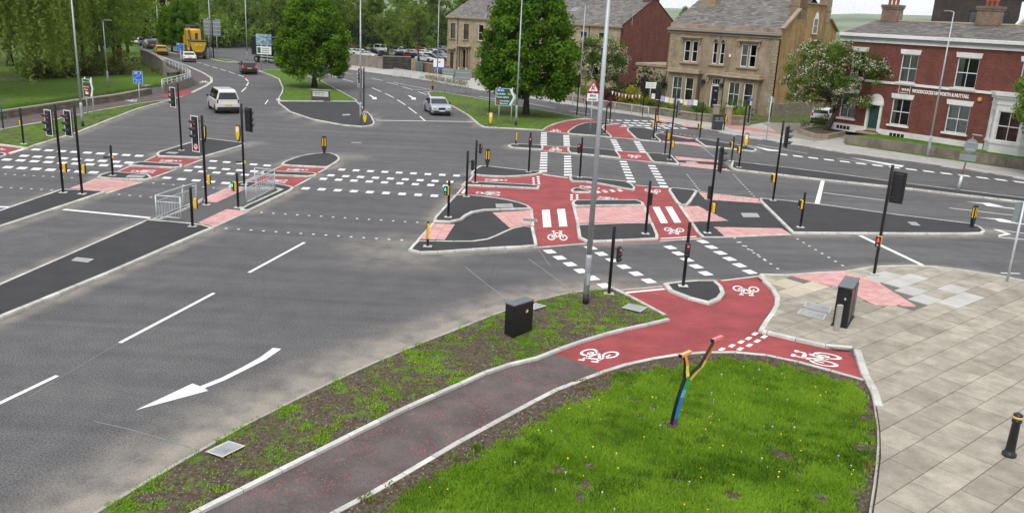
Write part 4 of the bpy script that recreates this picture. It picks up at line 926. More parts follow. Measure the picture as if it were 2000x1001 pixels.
# central complex
sig('short black post with lit green man signal on the curved tarmac island', 'E', (597, 400), 352, 0, None, boxes=((1.25, 235, 'green'),), name='pedestrian_signal', cat='pedestrian signal')
sig('black cycle signal seen from behind at the edge of the curved island', 'E', (818, 148), 294, 45, (.26, .05), zoff=.72, lit=None, **CS)
sig('cycle signal with red light facing sideways on the long thin islet', 'F', (343, 545), 273.4, 320, (.22, -.02), zoff=.45, **CS)
sig('cycle signal with red light on the crescent island', 'F', (1090, 398), 258, 270, (.0, -.12), zoff=.55, **CS)
sig('cycle signal with red light on the tapering islet', 'I', (1015, 908), 268, 255, (-.16, -.06), zoff=.65, **CS)
t_ = sig('black pole with a flat black box on the broad island below the wide pink paving', 'G', (1130, 853), 352.8, 0, None, name='push_button_post', cat='post', group='push-button posts')
b = MB(); b.box((.1, .02, 1.55), (.12, .16, .55), bevel=.02); b.build('control_box', M_SIGBODY, t_)
t_ = sig('tall signal facing along the road on the dark footway beside the trapezium islet', 'H', (715, 675), 268.6, 352, (.26, -.02), zoff=.95, lit=None, gz=.0, boxes=((1.15, 10),))
b = MB(); b.box((-.12, 0, 1.85), (.12, .2, .6), bevel=.02); b.build('control_box', M_SIGBODY, t_)
sig('tall signal facing along the road at the blunt end of the long pointed island', 'j', (32, 572), 235, 352, (.30, -.02), zoff=.85, lit=None, boxes=((1.2, 190),))
sig('short black post with push-button box on the long pointed island', 'j', (210, 746), 375, 0, None, boxes=((1.1, 200),), name='push_button_post', cat='post', group='push-button posts')
# near
sig('cycle signal with red light standing in the thin verge beside the lamp column', 'k', (965, 512), 441, 300, (.22, -.04), zoff=.95, gz=.05, **CS)
sig('cycle signal with red light on the shield-shaped island', 'k', (1448, 461), 433.5, 272, (-.01, -.13), zoff=.98, **CS)
sig('tall signal seen from behind at the plaza edge with lit red man box', 'l', (1358, 382), 322, 50, (.36, .05), zoff=.85, lit=None, boxes=((1.32, 232, 'red'),))
# far side
sig('signal seen from behind, standing on the grass left of the big tree', 'c', (1018, 742), 137, 90, (-.12, .1), zoff=.95, lit=None)
sig('red-lit signal with white border behind the lamp column on the tarmac nose', 'b', (1537, 742), 132, 245, (-.3, -.08), border=True, sign=True, zoff=.65)
sig('black signal seen from behind on the tarmac nose of the tree median', 'b', (1545, 735), 150, 60, (.28, .1), zoff=.75, lit=None) if False else None
sig('signal half hidden by the big tree crown at the grass tip', 'd', (255, 752), 142, 95, (-.1, .12), zoff=.8, lit=None)
sig('small red-lit signal at the tip of the grass island', 'd', (313, 763), 188, 262, (-.06, -.14), zoff=.35, **CS)
sig('cycle signal with red light behind the half-round island', 'd', (470, 797), 192, 250, (-.2, -.05), zoff=.5, **CS)
sig('short black post with flat box on the half-round island', 'J', (10, 412), 205, 0, None, boxes=(), name='push_button_post', cat='post', group='push-button posts')
sig('tall signal seen side-on before the brick gable beside the far guard rail', 'd', (682, 763), 147, 130, (-.26, .06), zoff=.75, lit=None)
t_ = sig('black post with yellow push-button boxes on the arrow-shaped island', 'd', (755, 905), 210, 0, None, boxes=((1.6, 0), (1.1, 180)), name='push_button_post', cat='post', group='push-button posts')
sig('tall signal seen from behind in front of the ivy beside the stone house', 'd', (772, 858), 159, 95, (-.1, .14), zoff=.9, lit=None)
sig('short black post with yellow box, first on the islet with two poles', 'J', (790, 674), 253, 0, None, boxes=((1.25, 20),), name='push_button_post', cat='post', group='push-button posts')
sig('tall signal with white border facing along the road on the islet with two poles', 'J', (848, 744), 186, 345, (.28, -.02), zoff=.9, border=True, lit=None, boxes=((1.05, 20),))
sig('slim black post with small yellow box beside the flush crossing near the litter bin', 'd', (1055, 903), 199, 0, None, boxes=((1.0, 190),), name='push_button_post', cat='post', group='push-button posts')
sig('short black post with lit red man signal beside the litter bin', 'd', (1212, 850), 223, 0, None, boxes=((1.0, 320, 'red'),), name='pedestrian_signal', cat='pedestrian signal')
sig('tall signal with white border facing along the road before the bay window', 'K', (688, 845), 196, 345, (.3, -.02), zoff=.85, border=True, lit=None, boxes=((1.15, 190),))
sig('short black post with yellow box on the long far median', 'K', (590, 763), 266.7, 0, None, boxes=((1.1, 200),), name='push_button_post', cat='post', group='push-button posts')

# ---- bollards
def outline_bollard(mat_face, stripes, roundel, white):
    """flat reflective bollard: rounded top, sides tapering to a foot"""
    objs = []
    prof = [(-.15, .42), (-.16, .95), (-.13, 1.04), (-.06, 1.08), (.06, 1.08), (.13, 1.04), (.16, .95), (.15, .42), (.055, .06), (.055, 0), (-.055, 0), (-.055, .06)]
    b = MB(); n = len(prof)
    for y_ in (-.07, .07): b.v += [Vector((x_, y_, z_)) for x_, z_ in prof]
    b.f = [list(range(n)), list(range(2*n-1, n-1, -1))]+[[i, i+n, (i+1) % n+n, (i+1) % n] for i in range(n)]; b.mi = [0]*len(b.f)
    objs.append(('shell', b.me('shell', M_BLACKM)))
    if stripes:
        for sx in (-.075, .075):
            b = MB(); b.box((sx, -.078, .72), (.06, .014, .5), bevel=.005); objs.append(('reflective_stripe', b.me('reflective_stripe', M_BYEL)))
        b = MB(); b.box((-.165, 0, .72), (.012, .05, .5)); b.box((.165, 0, .72), (.012, .05, .5)); objs.append(('side_stripe', b.me('side_stripe', M_BYEL)))
    else:
        f = [(-.135, .42), (-.14, .95), (-.11, 1.02), (.11, 1.02), (.14, .95), (.135, .42), (.04, .1), (-.04, .1)]
        b = MB(); b.v = [Vector((x_, -.079, z_)) for x_, z_ in f]+[Vector((x_, -.065, z_)) for x_, z_ in f]; k = len(f); b.f = [list(range(k))]+[[i, i+k, (i+1) % k+k, (i+1) % k] for i in range(k)]; b.mi = [0]*len(b.f)
        objs.append(('yellow_face', b.me('yellow_face', M_BYEL)))
        if white: b = MB(); b.box((0, -.082, .78), (.17, .01, .3), bevel=.004); objs.append(('white_panel', b.me('white_panel', M_WHITE)))
        if roundel:
            b = MB(); b.poly([(.12*math.cos(t), -.083, .8+.12*math.sin(t)) for t in np.linspace(0, 6.283, 17)[:-1]]); b.cur = 1
            for q_ in (bar2((.05, .06), (-.04, -.04), .04), bar2((-.05, .02), (-.05, -.06), .035), bar2((.03, -.06), (-.06, -.055), .035)): b.poly([(x_, -.086, .8+y_) for x_, y_ in q_])
            objs.append(('roundel', b.me('roundel', [M_BLUE, M_SIGNW])))
    return objs
def bollard(label, reg, base, stripes=False, roundel=False, white=True, rz=0, gz=.1, s=1.0):
    p = gp(px(reg, base)[0], gz).xy; t_ = thing('bollard', label, 'bollard', (p.x, p.y, gz), D_(rz), 'reflective bollards on island noses')
    for nm, me in once(('bol', stripes, roundel, white), lambda: outline_bollard(None, stripes, roundel, white)): add(nm, me, t_)
    t_.scale = (s, s, s); return t_
bollard('yellow-faced bollard at the tip of the wedge island', 'a', (1553, 922), rz=-10)
bollard('yellow-faced bollard half hidden behind the no U-turn signal', 'a', (1332, 925), rz=-20)
bollard('striped black bollard on the teardrop island', 'D', (1383, 283), True)
bollard('striped black bollard on the crescent island', 'F', (512, 326), True)
bollard('striped black bollard leaning at the tip of the long pointed island', 'j', (1328, 742), True, rz=38)
bollard('striped black bollard where the hatched lines meet the grass island', 'c', (650, 588), True)
bollard('yellow bollard with blue keep-left arrow beside the lamp column', 'b', (1543, 806), roundel=True, white=False, rz=10)
bollard('yellow bollard with white panel in front of the green direction sign', 'c', (1027, 812), rz=0)
bollard('yellow bollard with white panel at the end of the far tapering island', 'K', (775, 582), rz=-25)
def slim_post(label, reg, base, ytop, gz=.1):
    t_, h = pole('marker_post', label, 'post', reg, base, ytop, r=.05, group='thin yellow-faced posts', gz=gz)
    b = MB(); b.box((.02, -.05, h*.62), (.085, .03, h*.62), bevel=.01); b.build('yellow_face', M_BYEL, t_)
slim_post('slim black post with yellow face on the pointed island', 'E', (345, 757), 432)
slim_post('slim black post with yellow face on the low islet by the grass island', 'I', (183, 480), 255.7)
# plaza bollard
p = gp(px('m', (942, 777))[0], .1).xy; t_ = thing('cast_iron_bollard', 'black cast-iron bollard with gold band on the stone plaza', 'bollard', (p.x, p.y, .1))
b = MB(); b.lathe([(.15, 0), (.15, .06), (.115, .09), (.10, .16), (.085, .8), (.105, .83), (.105, .87), (.07, .9)], 20); b.build('shaft', M_BLACK, t_, True)
b = MB(); b.lathe([(.09, .9), (.118, .92), (.118, .955), (.09, .97)], 20); b.build('gold_band', plain('gold_paint', (.55, .36, .12), .4), t_, True)
b = MB(); b.lathe([(.1, .965), (.1, 1.0), (.06, 1.03), (.01, 1.04)], 20); b.build('cap', M_BLACK, t_, True)

# ---- lamp columns
def lamp(label, reg, base, ytop=None, h=10., shoe=1.5, r0=.095, r1=.055, gz=.1, arm=(1.2, 90), black=.35, group='grey lamp columns', out=True, mat=None):
    p = gp(px(reg, base)[0], gz).xy
    if ytop is not None: h = vheight((p.x, p.y), ytop)-gz
    t_ = thing('lamp_column', label, 'lamp post', (p.x, p.y, gz), 0, group); mt = mat or M_LAMP
    b = MB(); b.tube([(0, 0, 0), (0, 0, shoe), (0, 0, shoe+.12)], [r0, r0, r1+.022], 14); b.build('base_section', mt, t_, True)
    b = MB(); b.tube([(0, 0, shoe+.1), (0, 0, h)], [r1+.018, r1*.62], 14); b.build('column', mt, t_, True)
    if black:
        b = MB(); b.tube([(0, 0, -.03), (0, 0, black)], [r0+.004, r0+.004], 14); b.build('black_foot', M_BLACKM, t_, True)
    b = MB(); b.box((r0*.2, -r0-.002, shoe*.55), (.1, .012, .38), bevel=.004); b.build('access_door', mt, t_)
    if out:
        a = D_(arm[1]); L = arm[0]; d = Vector((math.cos(a), math.sin(a), 0))
        b = MB(); b.tube([(0, 0, h-.02), tuple(d*(L*.4)+Vector((0, 0, h+.05))), tuple(d*L+Vector((0, 0, h+.08)))], [.035, .03, .028], 8); b.build('arm', mt, t_, True)
        b = MB(); b.box(tuple(d*(L+.25)+Vector((0, 0, h+.08))), (.6, .26, .09), rz=a, bevel=.03); b.build('lantern', plain('lantern_grey', (.2, .22, .23), .5), t_)
    return t_
lamp('tall grey lamp column with black foot beside the black cabinet', 'k', (812, 575), h=11, r0=.1, r1=.075, shoe=1.55, gz=.05, arm=(1.4, 150))
lamp('grey lamp column in the grass between brown sign and kerb', 'a', (540, 822), h=10, r0=.1, r1=.06, arm=(1.2, -40))
lamp('grey lamp column on the tarmac nose beside the keep-left bollard', 'b', (1515, 802), h=10, r0=.09, r1=.065, black=0)
lamp('grey lamp column beside the green direction sign', 'c', (1192, 815), h=10, r0=.09, r1=.06)
lamp('grey lamp column leaning over the garden wall of the brick house', 'O', (570, 415), 24, r0=.1, r1=.06, gz=.1, arm=(.5, 100), black=0)
lamp('slender grey lamp column on the grass bank behind the low wall', 'a', (706, 575), 41, r0=.1, r1=.045, gz=.3, arm=(.25, 0), black=0)
for bx_, lb in (((1037, 300), 'grey lamp column beyond the curved parapet on the left verge'), ((1222, 330), 'grey lamp column behind the yellow lorry'), ((1377, 378), 'grey lamp column on the small grass median'), ((1612, 408), 'grey lamp column behind the black car'), ((1098, 235), 'faint distant lamp column above the far traffic')):
    lamp(lb, 'a', bx_, h=10, r0=.1, r1=.075, gz=0, black=0)
lamp('grey lamp column on the far footway before the car park', 'c', (680, 525), 3, r0=.09, r1=.065, black=0)
lamp('grey lamp column rising in front of the stone terrace', 'd', (268, 660), 10, r0=.09, r1=.06, black=0, arm=(.5, 180))
t_, h_ = pole('utility_pole', 'thin dark pole standing on the small grass median', 'pole', 'a', (1392, 378), 32, r=.09, group=None, flange=False, gz=.1); b = MB(); b.box((0, 0, h_-.5), (1.2, .08, .08)); b.build('crossarm', M_BLACKM, t_)
t_, h_ = pole('sign_post', 'bare grey post in front of the brick house wall', 'post', 'j', (1290, 205), 217, r=.04, group=None, flange=False, mat=M_STEEL, gz=.6)
t_, h_ = pole('sign_post', 'short grey post under the round median tree', 'post', 'b', (1118, 533), 145, r=.07, group=None, flange=False, mat=M_STEEL, gz=.1)

# ---- guard rails
def guardrail(label, pts, h=1.02, gz=0., post_every=2., infill=True, thick=.032, bar=.009, sp=.11, name='guard_rail', cat='railing', group='steel guard rails', two=True):
    t_ = thing(name, label, cat, (pts[0][0], pts[0][1], gz), 0, group); o = Vector((pts[0][0], pts[0][1])); infb = MB(); nb = 0
    q = [Vector((p[0], p[1]))-o for p in pts]; b = MB()
    P3 = lambda v_, z_: (v_.x, v_.y, z_)
    b.tube([P3(v_, h) for v_ in q], thick, 8); b.build('top_rail', M_STEEL, t_, True)
    if two: b = MB(); b.tube([P3(v_, h-.26) for v_ in q], thick*.8, 8); b.build('middle_rail', M_STEEL, t_, True)
    b = MB(); b.tube([P3(v_, .12) for v_ in q], thick*.8, 8); b.build('bottom_rail', M_STEEL, t_, True)
    for a_, c_ in zip(q, q[1:]):
        L = (c_-a_).length; k = max(1, round(L/post_every))
        for i in range(k+(1 if c_ is q[-1] else 0)):
            v_ = a_.lerp(c_, i/k); b = MB(); b.tube([P3(v_, -.02), P3(v_, h)], thick, 8); b.build('post', M_STEEL, t_, True)
        if infill:
            k2 = int(L/sp)
            for i in range(1, k2):
                v_ = a_.lerp(c_, i/k2); infb.tube([P3(v_, .12), P3(v_, h-.26 if two else h)], bar, 4, False); nb += 1
    if nb: tag(infb.build('infill_bars', M_STEEL, t_), kind='stuff')
    return t_
guardrail('galvanised guard rail with short return panel beside the refuge', W('C', (530, 795), (190, 772), (560, 635), (745, 580)), gz=0.0)
guardrail('galvanised guard rail with end panel behind the green man post', W('D', (298, 998), (440, 925), (692, 795), (420, 765)), gz=0.0)
FR1 = W('v', (945, 680), (1100, 705), (1265, 735), (1440, 760), (1610, 785), (1790, 815), (1960, 850), (2150, 890), (2400, 930), z=.1)
guardrail('long grey guard rail on the far footway in front of the stone terrace', FR1, gz=.1, two=False, sp=.13, bar=.008, thick=.03)
FR2 = W('d', (-90, 640), (25, 655), (140, 683), (225, 690), (305, 705), (500, 735), (610, 752), (718, 770), z=.1)
guardrail('grey guard rail along the garden wall near the warning sign', FR2, gz=.1, two=False, sp=.13, bar=.008, thick=.03)
RC = W('r', (600, 545), (740, 600), (850, 645), (1000, 715), (1090, 770), (1120, 800), (1110, 825), (1040, 850), (900, 890), (700, 935), (560, 965), z=1.3)
RCs = chaikin(RC, False, 1)
guardrail('curved steel railing round the underpass ramp', RCs, h=1.25, gz=.1, post_every=2.5, infill=False, thick=.05)

# ---- walls beside the ramp and verge
M_RAMPW = mat_wall('ramp_concrete', (.19, .165, .135), (.28, .245, .20), None, stain=(.10, .085, .07))
def wall_run(name, label, pts, h, th, mat, z0=0., cap=None, group=None, cat='wall', block=None):
    """free-standing wall; straight lengths are separate blocks"""
    t_ = thing(name, label, cat, (pts[0][0], pts[0][1], z0), 0, group); o = Vector((pts[0][0], pts[0][1])); q = [Vector(p)-o for p in pts]
    hs = h if isinstance(h, (list, tuple)) else [h]*len(q); off = []
    for k in range(len(q)):
        d = (q[min(k+1, len(q)-1)]-q[max(k-1, 0)]).normalized(); off.append(Vector((-d.y, d.x))*th)
    s = 0
    for k in range(len(q)-1):
        a_, c_ = q[k], q[k+1]; L = (c_-a_).length
        V = [(*a_, -.3), (*c_, -.3), (*(c_+off[k+1]), -.3), (*(a_+off[k]), -.3), (*a_, hs[k]), (*c_, hs[k+1]), (*(c_+off[k+1]), hs[k+1]), (*(a_+off[k]), hs[k])]
        me = mesh('wall_section', V, [[4, 5, 6, 7], [0, 1, 5, 4], [1, 2, 6, 5], [2, 3, 7, 6], [3, 0, 4, 7]], mat); uv = me.uv_layers.new(name='UVMap')
        for pl in me.polygons:
            for li in pl.loop_indices:
                v_ = me.vertices[me.loops[li].vertex_index].co; uv.data[li].uv = (s+(Vector((v_.x, v_.y))-a_).dot((c_-a_).normalized()), v_.z if len(pl.vertices) and abs(pl.normal.z) < .5 else (Vector((v_.x, v_.y))-a_).length*.3)
        add('wall_section', me, t_); s += L
        if cap:
            ca = MB(); n1 = off[k].normalized()*.05; n2 = off[k+1].normalized()*.05
            qd = [a_-n1, c_-n2, c_+off[k+1]+n2, a_+off[k]+n1]
            z_ = [hs[k], hs[k+1], hs[k+1], hs[k]]; ca.v = [Vector((*p, zz)) for p, zz in zip(qd, z_)]+[Vector((*p, zz+.09)) for p, zz in zip(qd, z_)]
            ca.f = [[4, 5, 6, 7], [0, 1, 5, 4], [1, 2, 6, 5], [2, 3, 7, 6], [3, 0, 4, 7]]; ca.mi = [0]*5; ca.build('coping_stone', cap, t_)
    return t_
M_COPE = mat_stone('coping', (.24, .21, .175), (.34, .30, .255), 1.2, 18, .12, stain=(.16, .14, .12))
M_LOWWALL = mat_wall('low_stone_wall', (.15, .12, .09), (.24, .20, .15), (.07, .06, .05), .5, .17, .02, stain=(.06, .05, .045), bumpy=.6)
M_PANEL = mat_wall('panel_concrete', (.20, .17, .14), (.27, .235, .195), None, stain=(.13, .11, .09))
wall_run('low_stone_wall', 'low old stone wall between cycle path and grass bank', W('a', (-300, 830), (0, 778), (260, 738), (520, 695), (760, 660), (985, 615)), .5, .35, M_LOWWALL, cap=M_COPE)
b_ = W('a', (955, 575), (985, 612)); wall_run('wall_end_pier', 'stocky stone pier at the end of the low wall', [W1('a', 958, 616), W1('a', 992, 611)], .75, .5, M_LOWWALL, cap=M_COPE)
wall_run('retaining_wall', 'tall stained concrete wall of the underpass ramp', W('r', (645, 588), (520, 500), (400, 440), (290, 395), (190, 372), z=2.05), 2.0, .35, M_RAMPW, cap=M_COPE)
wall_run('curved_parapet', 'curved concrete parapet under the steel railing of the ramp', RCs, .85, .2, M_RAMPW)
wall_run('panel_wall', 'long concrete panel wall in front of the car park', W('v', (-400, 440), (60, 485), (190, 495), (310, 510), (430, 520), (520, 532), (620, 545), (725, 558)), 1.75, .25, M_PANEL, cap=M_COPE)
for k, (x_, y_) in enumerate(((60, 485), (125, 491), (190, 496), (250, 503), (310, 510), (370, 516), (430, 522), (520, 534), (620, 546))):
    pass
M_DARKST = mat_wall('soot_stone', (.035, .032, .03), (.075, .068, .06), (.02, .02, .02), .55, .22, .02, stain=(.02, .02, .02), bumpy=.6)
wall_run('dark_stone_wall', 'soot-black stone wall with pier beside the panel wall', W('v', (735, 560), (1000, 565), (1275, 575)), 1.95, .4, M_DARKST, cap=M_COPE)
wall_run('gate_pier', 'pale stone gate pier beside the dark stone wall', W('v', (1280, 578), (1390, 585)), 1.7, .5, mat_wall('pier_stone', (.30, .22, .13), (.40, .31, .2), (.15, .12, .08), .5, .3, .012), cap=M_COPE)
M_BRWALL = mat_wall('garden_brick', (.20, .11, .065), (.28, .17, .1), (.16, .13, .1), .225, .075, .01, stain=(.12, .08, .05))
wall_run('garden_wall', 'brown brick garden wall behind the white board', W('v', (1500, 600), (1750, 640), (1990, 670)), 1.3, .25, M_BRWALL, cap=M_COPE)
wall_run('garden_wall', 'low stone garden wall behind the far guard rail', W('d', (-60, 610), (200, 655), (420, 700), (700, 740), z=.1)+W('x', (240, 660), (640, 725), (1005, 765), z=.1), .75, .3, mat_wall('garden_stone', (.20, .165, .12), (.29, .245, .185), (.12, .1, .08), .55, .2, .015, stain=(.10, .085, .065), bumpy=.5), cap=M_COPE)
# two gateposts at the stone house and low wall right of the gate
for c_, lb in (((1045, 775), 'square stone gatepost beside the litter bin'), ((1235, 800), 'square stone gatepost right of the garden gate of the stone house')):
    p = gp(px('x', c_)[0], .1).xy; t_ = thing('gatepost', lb, 'gatepost', (p.x, p.y, .1), .1, 'gateposts of the stone house'); b = MB(); b.box((0, 0, .8), (.5, .5, 1.6), bevel=.02); b.build('shaft', mat_stone('gate_stone', (.24, .19, .13), (.34, .28, .2), 2, 20, .1), t_); b = MB(); b.box((0, 0, 1.66), (.62, .62, .14), bevel=.03); b.build('cap', M_COPE, t_)
wall_run('garden_wall', 'low stone garden wall right of the gatepost with yellow shrub', W('x', (1260, 805), (1420, 810), (1560, 815), z=.1), .9, .3, bpy.data.materials['garden_stone'], cap=M_COPE)

# ---- signs
def board(parent, name, w, h, z, mat, outline=None, y=-.05, x=0, th=.015):
    o = outline or [(-w/2, -h/2), (w/2, -h/2), (w/2, h/2), (-w/2, h/2)]
    b = MB(); n = len(o); b.v = [Vector((x+p[0], y-th, z+p[1])) for p in o]+[Vector((x+p[0], y, z+p[1])) for p in o]
    b.f = [list(range(n)), list(range(2*n-1, n-1, -1))]+[[i, i+n, (i+1) % n+n, (i+1) % n] for i in range(n)]; b.mi = [0]*len(b.f); return b.build(name, mat, parent)
def sign(name, label, reg, bases, ztop, rz, group=None, gz=.1, r=.045, mat=None):
    P = [gp(p, gz).xy for p in px(reg, *bases)]; c = sum(P, Vector((0, 0)))/len(P); t_ = thing(name, label, 'sign', (c.x, c.y, gz), D_(rz), group); M = Matrix.Rotation(-D_(rz), 2)
    for p in P:
        q = M @ (p-c); b = MB(); b.tube([(q.x, 0, -.05), (q.x, 0, ztop)], r, 8); b.build('post', mat or M_STEEL, t_, True)
    return t_
TX = (math.pi/2, 0, 0)
def txt(par, s, size, mat, x, z, y=-.078, align='LEFT', bold=.0): return text_mesh(s, size, mat, par, (x, y, z), TX, align=align, ext=.002, bold=bold)
# green direction sign
t_ = sign('direction_sign', 'green arrow-shaped direction sign in front of the big tree', 'c', ((1078, 803), (1161, 812)), 3.05, 4)
zc = 2.25; w_, h_ = 1.72, 1.42
ol = lambda i: [(-w_/2+i, -h_/2+i), (w_/2-.42-i*.4, -h_/2+i), (w_/2-i*1.2, 0), (w_/2-.42-i*.4, h_/2-i), (-w_/2+i, h_/2-i)]
bd = board(t_, 'sign_panel', w_, h_, zc, M_SIGNW, ol(0)); board(bd, 'green_field', w_, h_, zc, M_GREEN, ol(.03), y=-.066, th=.004)
b = MB()
for s_ in (-1, 1): b.poly([(w_/2-.58, -.074, zc+s_*(h_/2-.06)), (w_/2-.42, -.074, zc+s_*(h_/2-.06)), (w_/2-.08, -.074, zc), (w_/2-.25, -.074, zc)][::-s_])
b.build('chevron', M_SIGNW, bd)
board(bd, 'motorway_patch', .62, .22, zc+.53, M_BLUE, y=-.07, x=-.45, th=.004); txt(bd, '(M 62)', .2, M_SIGNW, -.72, zc+.53, bold=.004)
txt(bd, 'Rochdale', .2, M_SIGNW, -.8, zc+.24, bold=.005); txt(bd, 'A58', .2, M_ORANGE, .12, zc+.24, bold=.005); txt(bd, 'Town centre', .2, M_SIGNW, -.8, zc-.02, bold=.005)
board(bd, 'rail_symbol', .2, .26, zc-.42, M_SIGNRED, y=-.07, x=-.68, th=.004); txt(bd, 'Interchange', .17, M_SIGNW, -.5, zc-.33, bold=.004); txt(bd, 'Metrolink', .17, M_SIGNW, -.5, zc-.54, bold=.004)
# brown sign
t_ = sign('direction_sign', 'white-edged arrow sign with brown railway panel in the verge', 'a', ((577, 757), (611, 762)), 2.9, -16)
zc = 2.1; w_, h_ = .95, 1.35; ol = lambda i: [(-w_/2+i, -h_/2+i), (w_/2-.2-i*.4, -h_/2+i), (w_/2-i*1.2, 0), (w_/2-.2-i*.4, h_/2-i), (-w_/2+i, h_/2-i)]
bd = board(t_, 'sign_panel', w_, h_, zc, M_SIGNW, ol(0)); board(bd, 'green_field', w_, h_, zc, M_GREEN, ol(.03), y=-.066, th=.004); board(bd, 'brown_panel', .58, .86, zc-.18, M_BROWN, y=-.07, x=-.13, th=.004)
b = MB()
for s_ in (-1, 1): b.poly([(w_/2-.3, -.074, zc+s_*(h_/2-.06)), (w_/2-.19, -.074, zc+s_*(h_/2-.06)), (w_/2-.04, -.074, zc), (w_/2-.15, -.074, zc)][::-s_])
b.build('chevron', M_SIGNW, bd)
txt(bd, 'Bury', .14, M_SIGNW, -.42, zc+.46); txt(bd, 'A58', .14, M_ORANGE, -.08, zc+.46); txt(bd, 'East Lancs', .115, M_SIGNW, -.4, zc+.1, bold=.003); txt(bd, 'Railway', .115, M_SIGNW, -.36, zc-.1, bold=.003)
b = MB(); b.box((-.12, -.076, zc-.38), (.26, .004, .12)); b.box((-.2, -.076, zc-.28), (.1, .004, .1)); b.box((-.04, -.076, zc-.29), (.05, .004, .08)); b.build('locomotive_symbol', M_SIGNW, bd)
# blue cycle lane signs
def cyc_sign(label, reg, base, ztop, w_, h_, rz, gz=.05):
    t_ = sign('cycle_lane_sign', label, reg, (base,), ztop, rz, 'blue cycle lane signs', gz=gz); zc = ztop-h_/2
    bd = board(t_, 'sign_panel', w_, h_, zc, M_SIGNW, y=-.045); board(bd, 'blue_field', w_-.04, h_-.04, zc, M_BLUE, y=-.062, th=.004)
    b = MB(); s_ = w_*.42
    for q_ in CYC: b.poly([(-w_*.18+x_*s_, -.069, zc+h_*.24+y_*s_) for x_, y_ in q_])
    b.build('bicycle_symbol', M_SIGNW, bd)
    b = MB()
    for k in range(5): x_ = -w_*.38+k*w_*.14; z_ = zc-h_*.11+k*h_*.075; b.poly([(x_, -.069, z_-.02), (x_+w_*.075, -.069, z_+.02), (x_+w_*.055, -.069, z_+.05), (x_-w_*.02, -.069, z_+.01)])
    b.box((w_*.33, -.069, zc+h_*.36), (.06, .002, h_*.16)); b.build('lane_symbol', M_SIGNW, bd)
    b = MB(); b.box((0, -.068, zc-h_*.16), (w_-.06, .002, .015)); b.build('divider', M_SIGNW, bd)
    for k, s in enumerate(('Mon - Sat', '7.00 - 9.30 am', '4.00 - 6.30 pm')): txt(bd, s, h_*.085, M_SIGNW, 0, zc-h_*(.235+.09*k), align='CENTER')
cyc_sign('blue cycle lane sign with white bicycle beside the low stone wall', 'a', (912, 676), 2.75, .82, 1.05, 0)
cyc_sign('blue cycle lane sign by the curved railing below the yellow lorry', 'a', (1185, 488), 3.7, .95, .85, -10)
# triangular warning sign
t_ = sign('warning_sign', 'red-bordered triangular sign with plate on the half-round island', 'd', ((341, 865),), 4.05, 8); zc = 3.62
tri = lambda s: [(-.46*s, -.36*s), (.46*s, -.36*s), (.5*s, -.3*s), (.04*s, .46*s), (-.04*s, .46*s), (-.5*s, -.3*s)]
bd = board(t_, 'sign_panel', 1, 1, zc, M_SIGNRED, tri(1.05)); board(bd, 'white_field', 1, 1, zc-.02, M_SIGNW, tri(.72), y=-.066, th=.004)
b = MB()
for dx in (-.07, .06):
    for q_ in (bar2((dx, .1), (dx-.03, -.05), .08), bar2((dx-.03, -.05), (dx-.1, -.2), .05), bar2((dx-.01, -.05), (dx+.05, -.2), .05)): b.poly([(x_, -.075, zc+y_) for x_, y_ in q_])
    b.poly([(dx+.02+.04*math.cos(t), -.075, zc+.15+.04*math.sin(t)) for t in np.linspace(0, 6.28, 9)[:-1]])
b.build('pedestrian_symbol', M_SIGNK, bd)
pl = board(t_, 'plate', .92, .62, zc-.78, M_SIGNW); txt(pl, 'Blind', .24, M_SIGNK, 0, zc-.65, align='CENTER', bold=.004); txt(pl, 'people', .24, M_SIGNK, 0, zc-.92, align='CENTER', bold=.004)
# backs of signs
t_ = sign('road_sign', 'grey back of a two-post sign on the grass island tip', 'c', ((729, 607), (772, 608)), 2.7, 0, 'grey sign backs'); board(t_, 'sign_panel', 1.35, .75, 2.4, M_SIGNBACK, y=-.06); b = MB(); b.box((0, -.085, 2.55), (1.3, .03, .05)); b.box((0, -.085, 2.2), (1.3, .03, .05)); b.build('stiffener', M_STEEL, t_)
t_ = sign('road_sign', 'grey back of a larger two-post sign with pointed end on the grass island tip', 'c', ((815, 610), (864, 612)), 2.9, 0, 'grey sign backs'); board(t_, 'sign_panel', 2.1, 1.3, 2.1, M_SIGNBACK, [(-1.05, -.6), (.85, -.6), (1.12, 0), (.95, .6), (-1.05, .6)], y=-.06); b = MB(); b.box((-.05, -.085, 2.35), (1.9, .03, .05)); b.box((-.05, -.085, 1.8), (1.9, .03, .05)); b.build('stiffener', M_STEEL, t_)
t_ = sign('road_sign', 'tall grey back of a large sign on the small grass median', 'b', ((538, 372), (578, 376)), 6.0, 0, 'grey sign backs', r=.06); board(t_, 'sign_panel', 2.7, 2.6, 4.6, M_SIGNBACK, y=-.07); b = MB(); [b.box((0, -.1, 3.6+k*.6), (2.6, .04, .1)) for k in range(4)]; b.build('stiffener', M_STEEL, t_)
t_ = sign('round_sign', 'grey back of a round sign with small lamp on a rusty leaning post', 'O', ((940, 830),), 3.4, 0, None, r=.05, mat=plain('rusty_post', (.20, .15, .12), .7, .2, .3, 9)); t_.rotation_euler = (0, D_(5), 0)
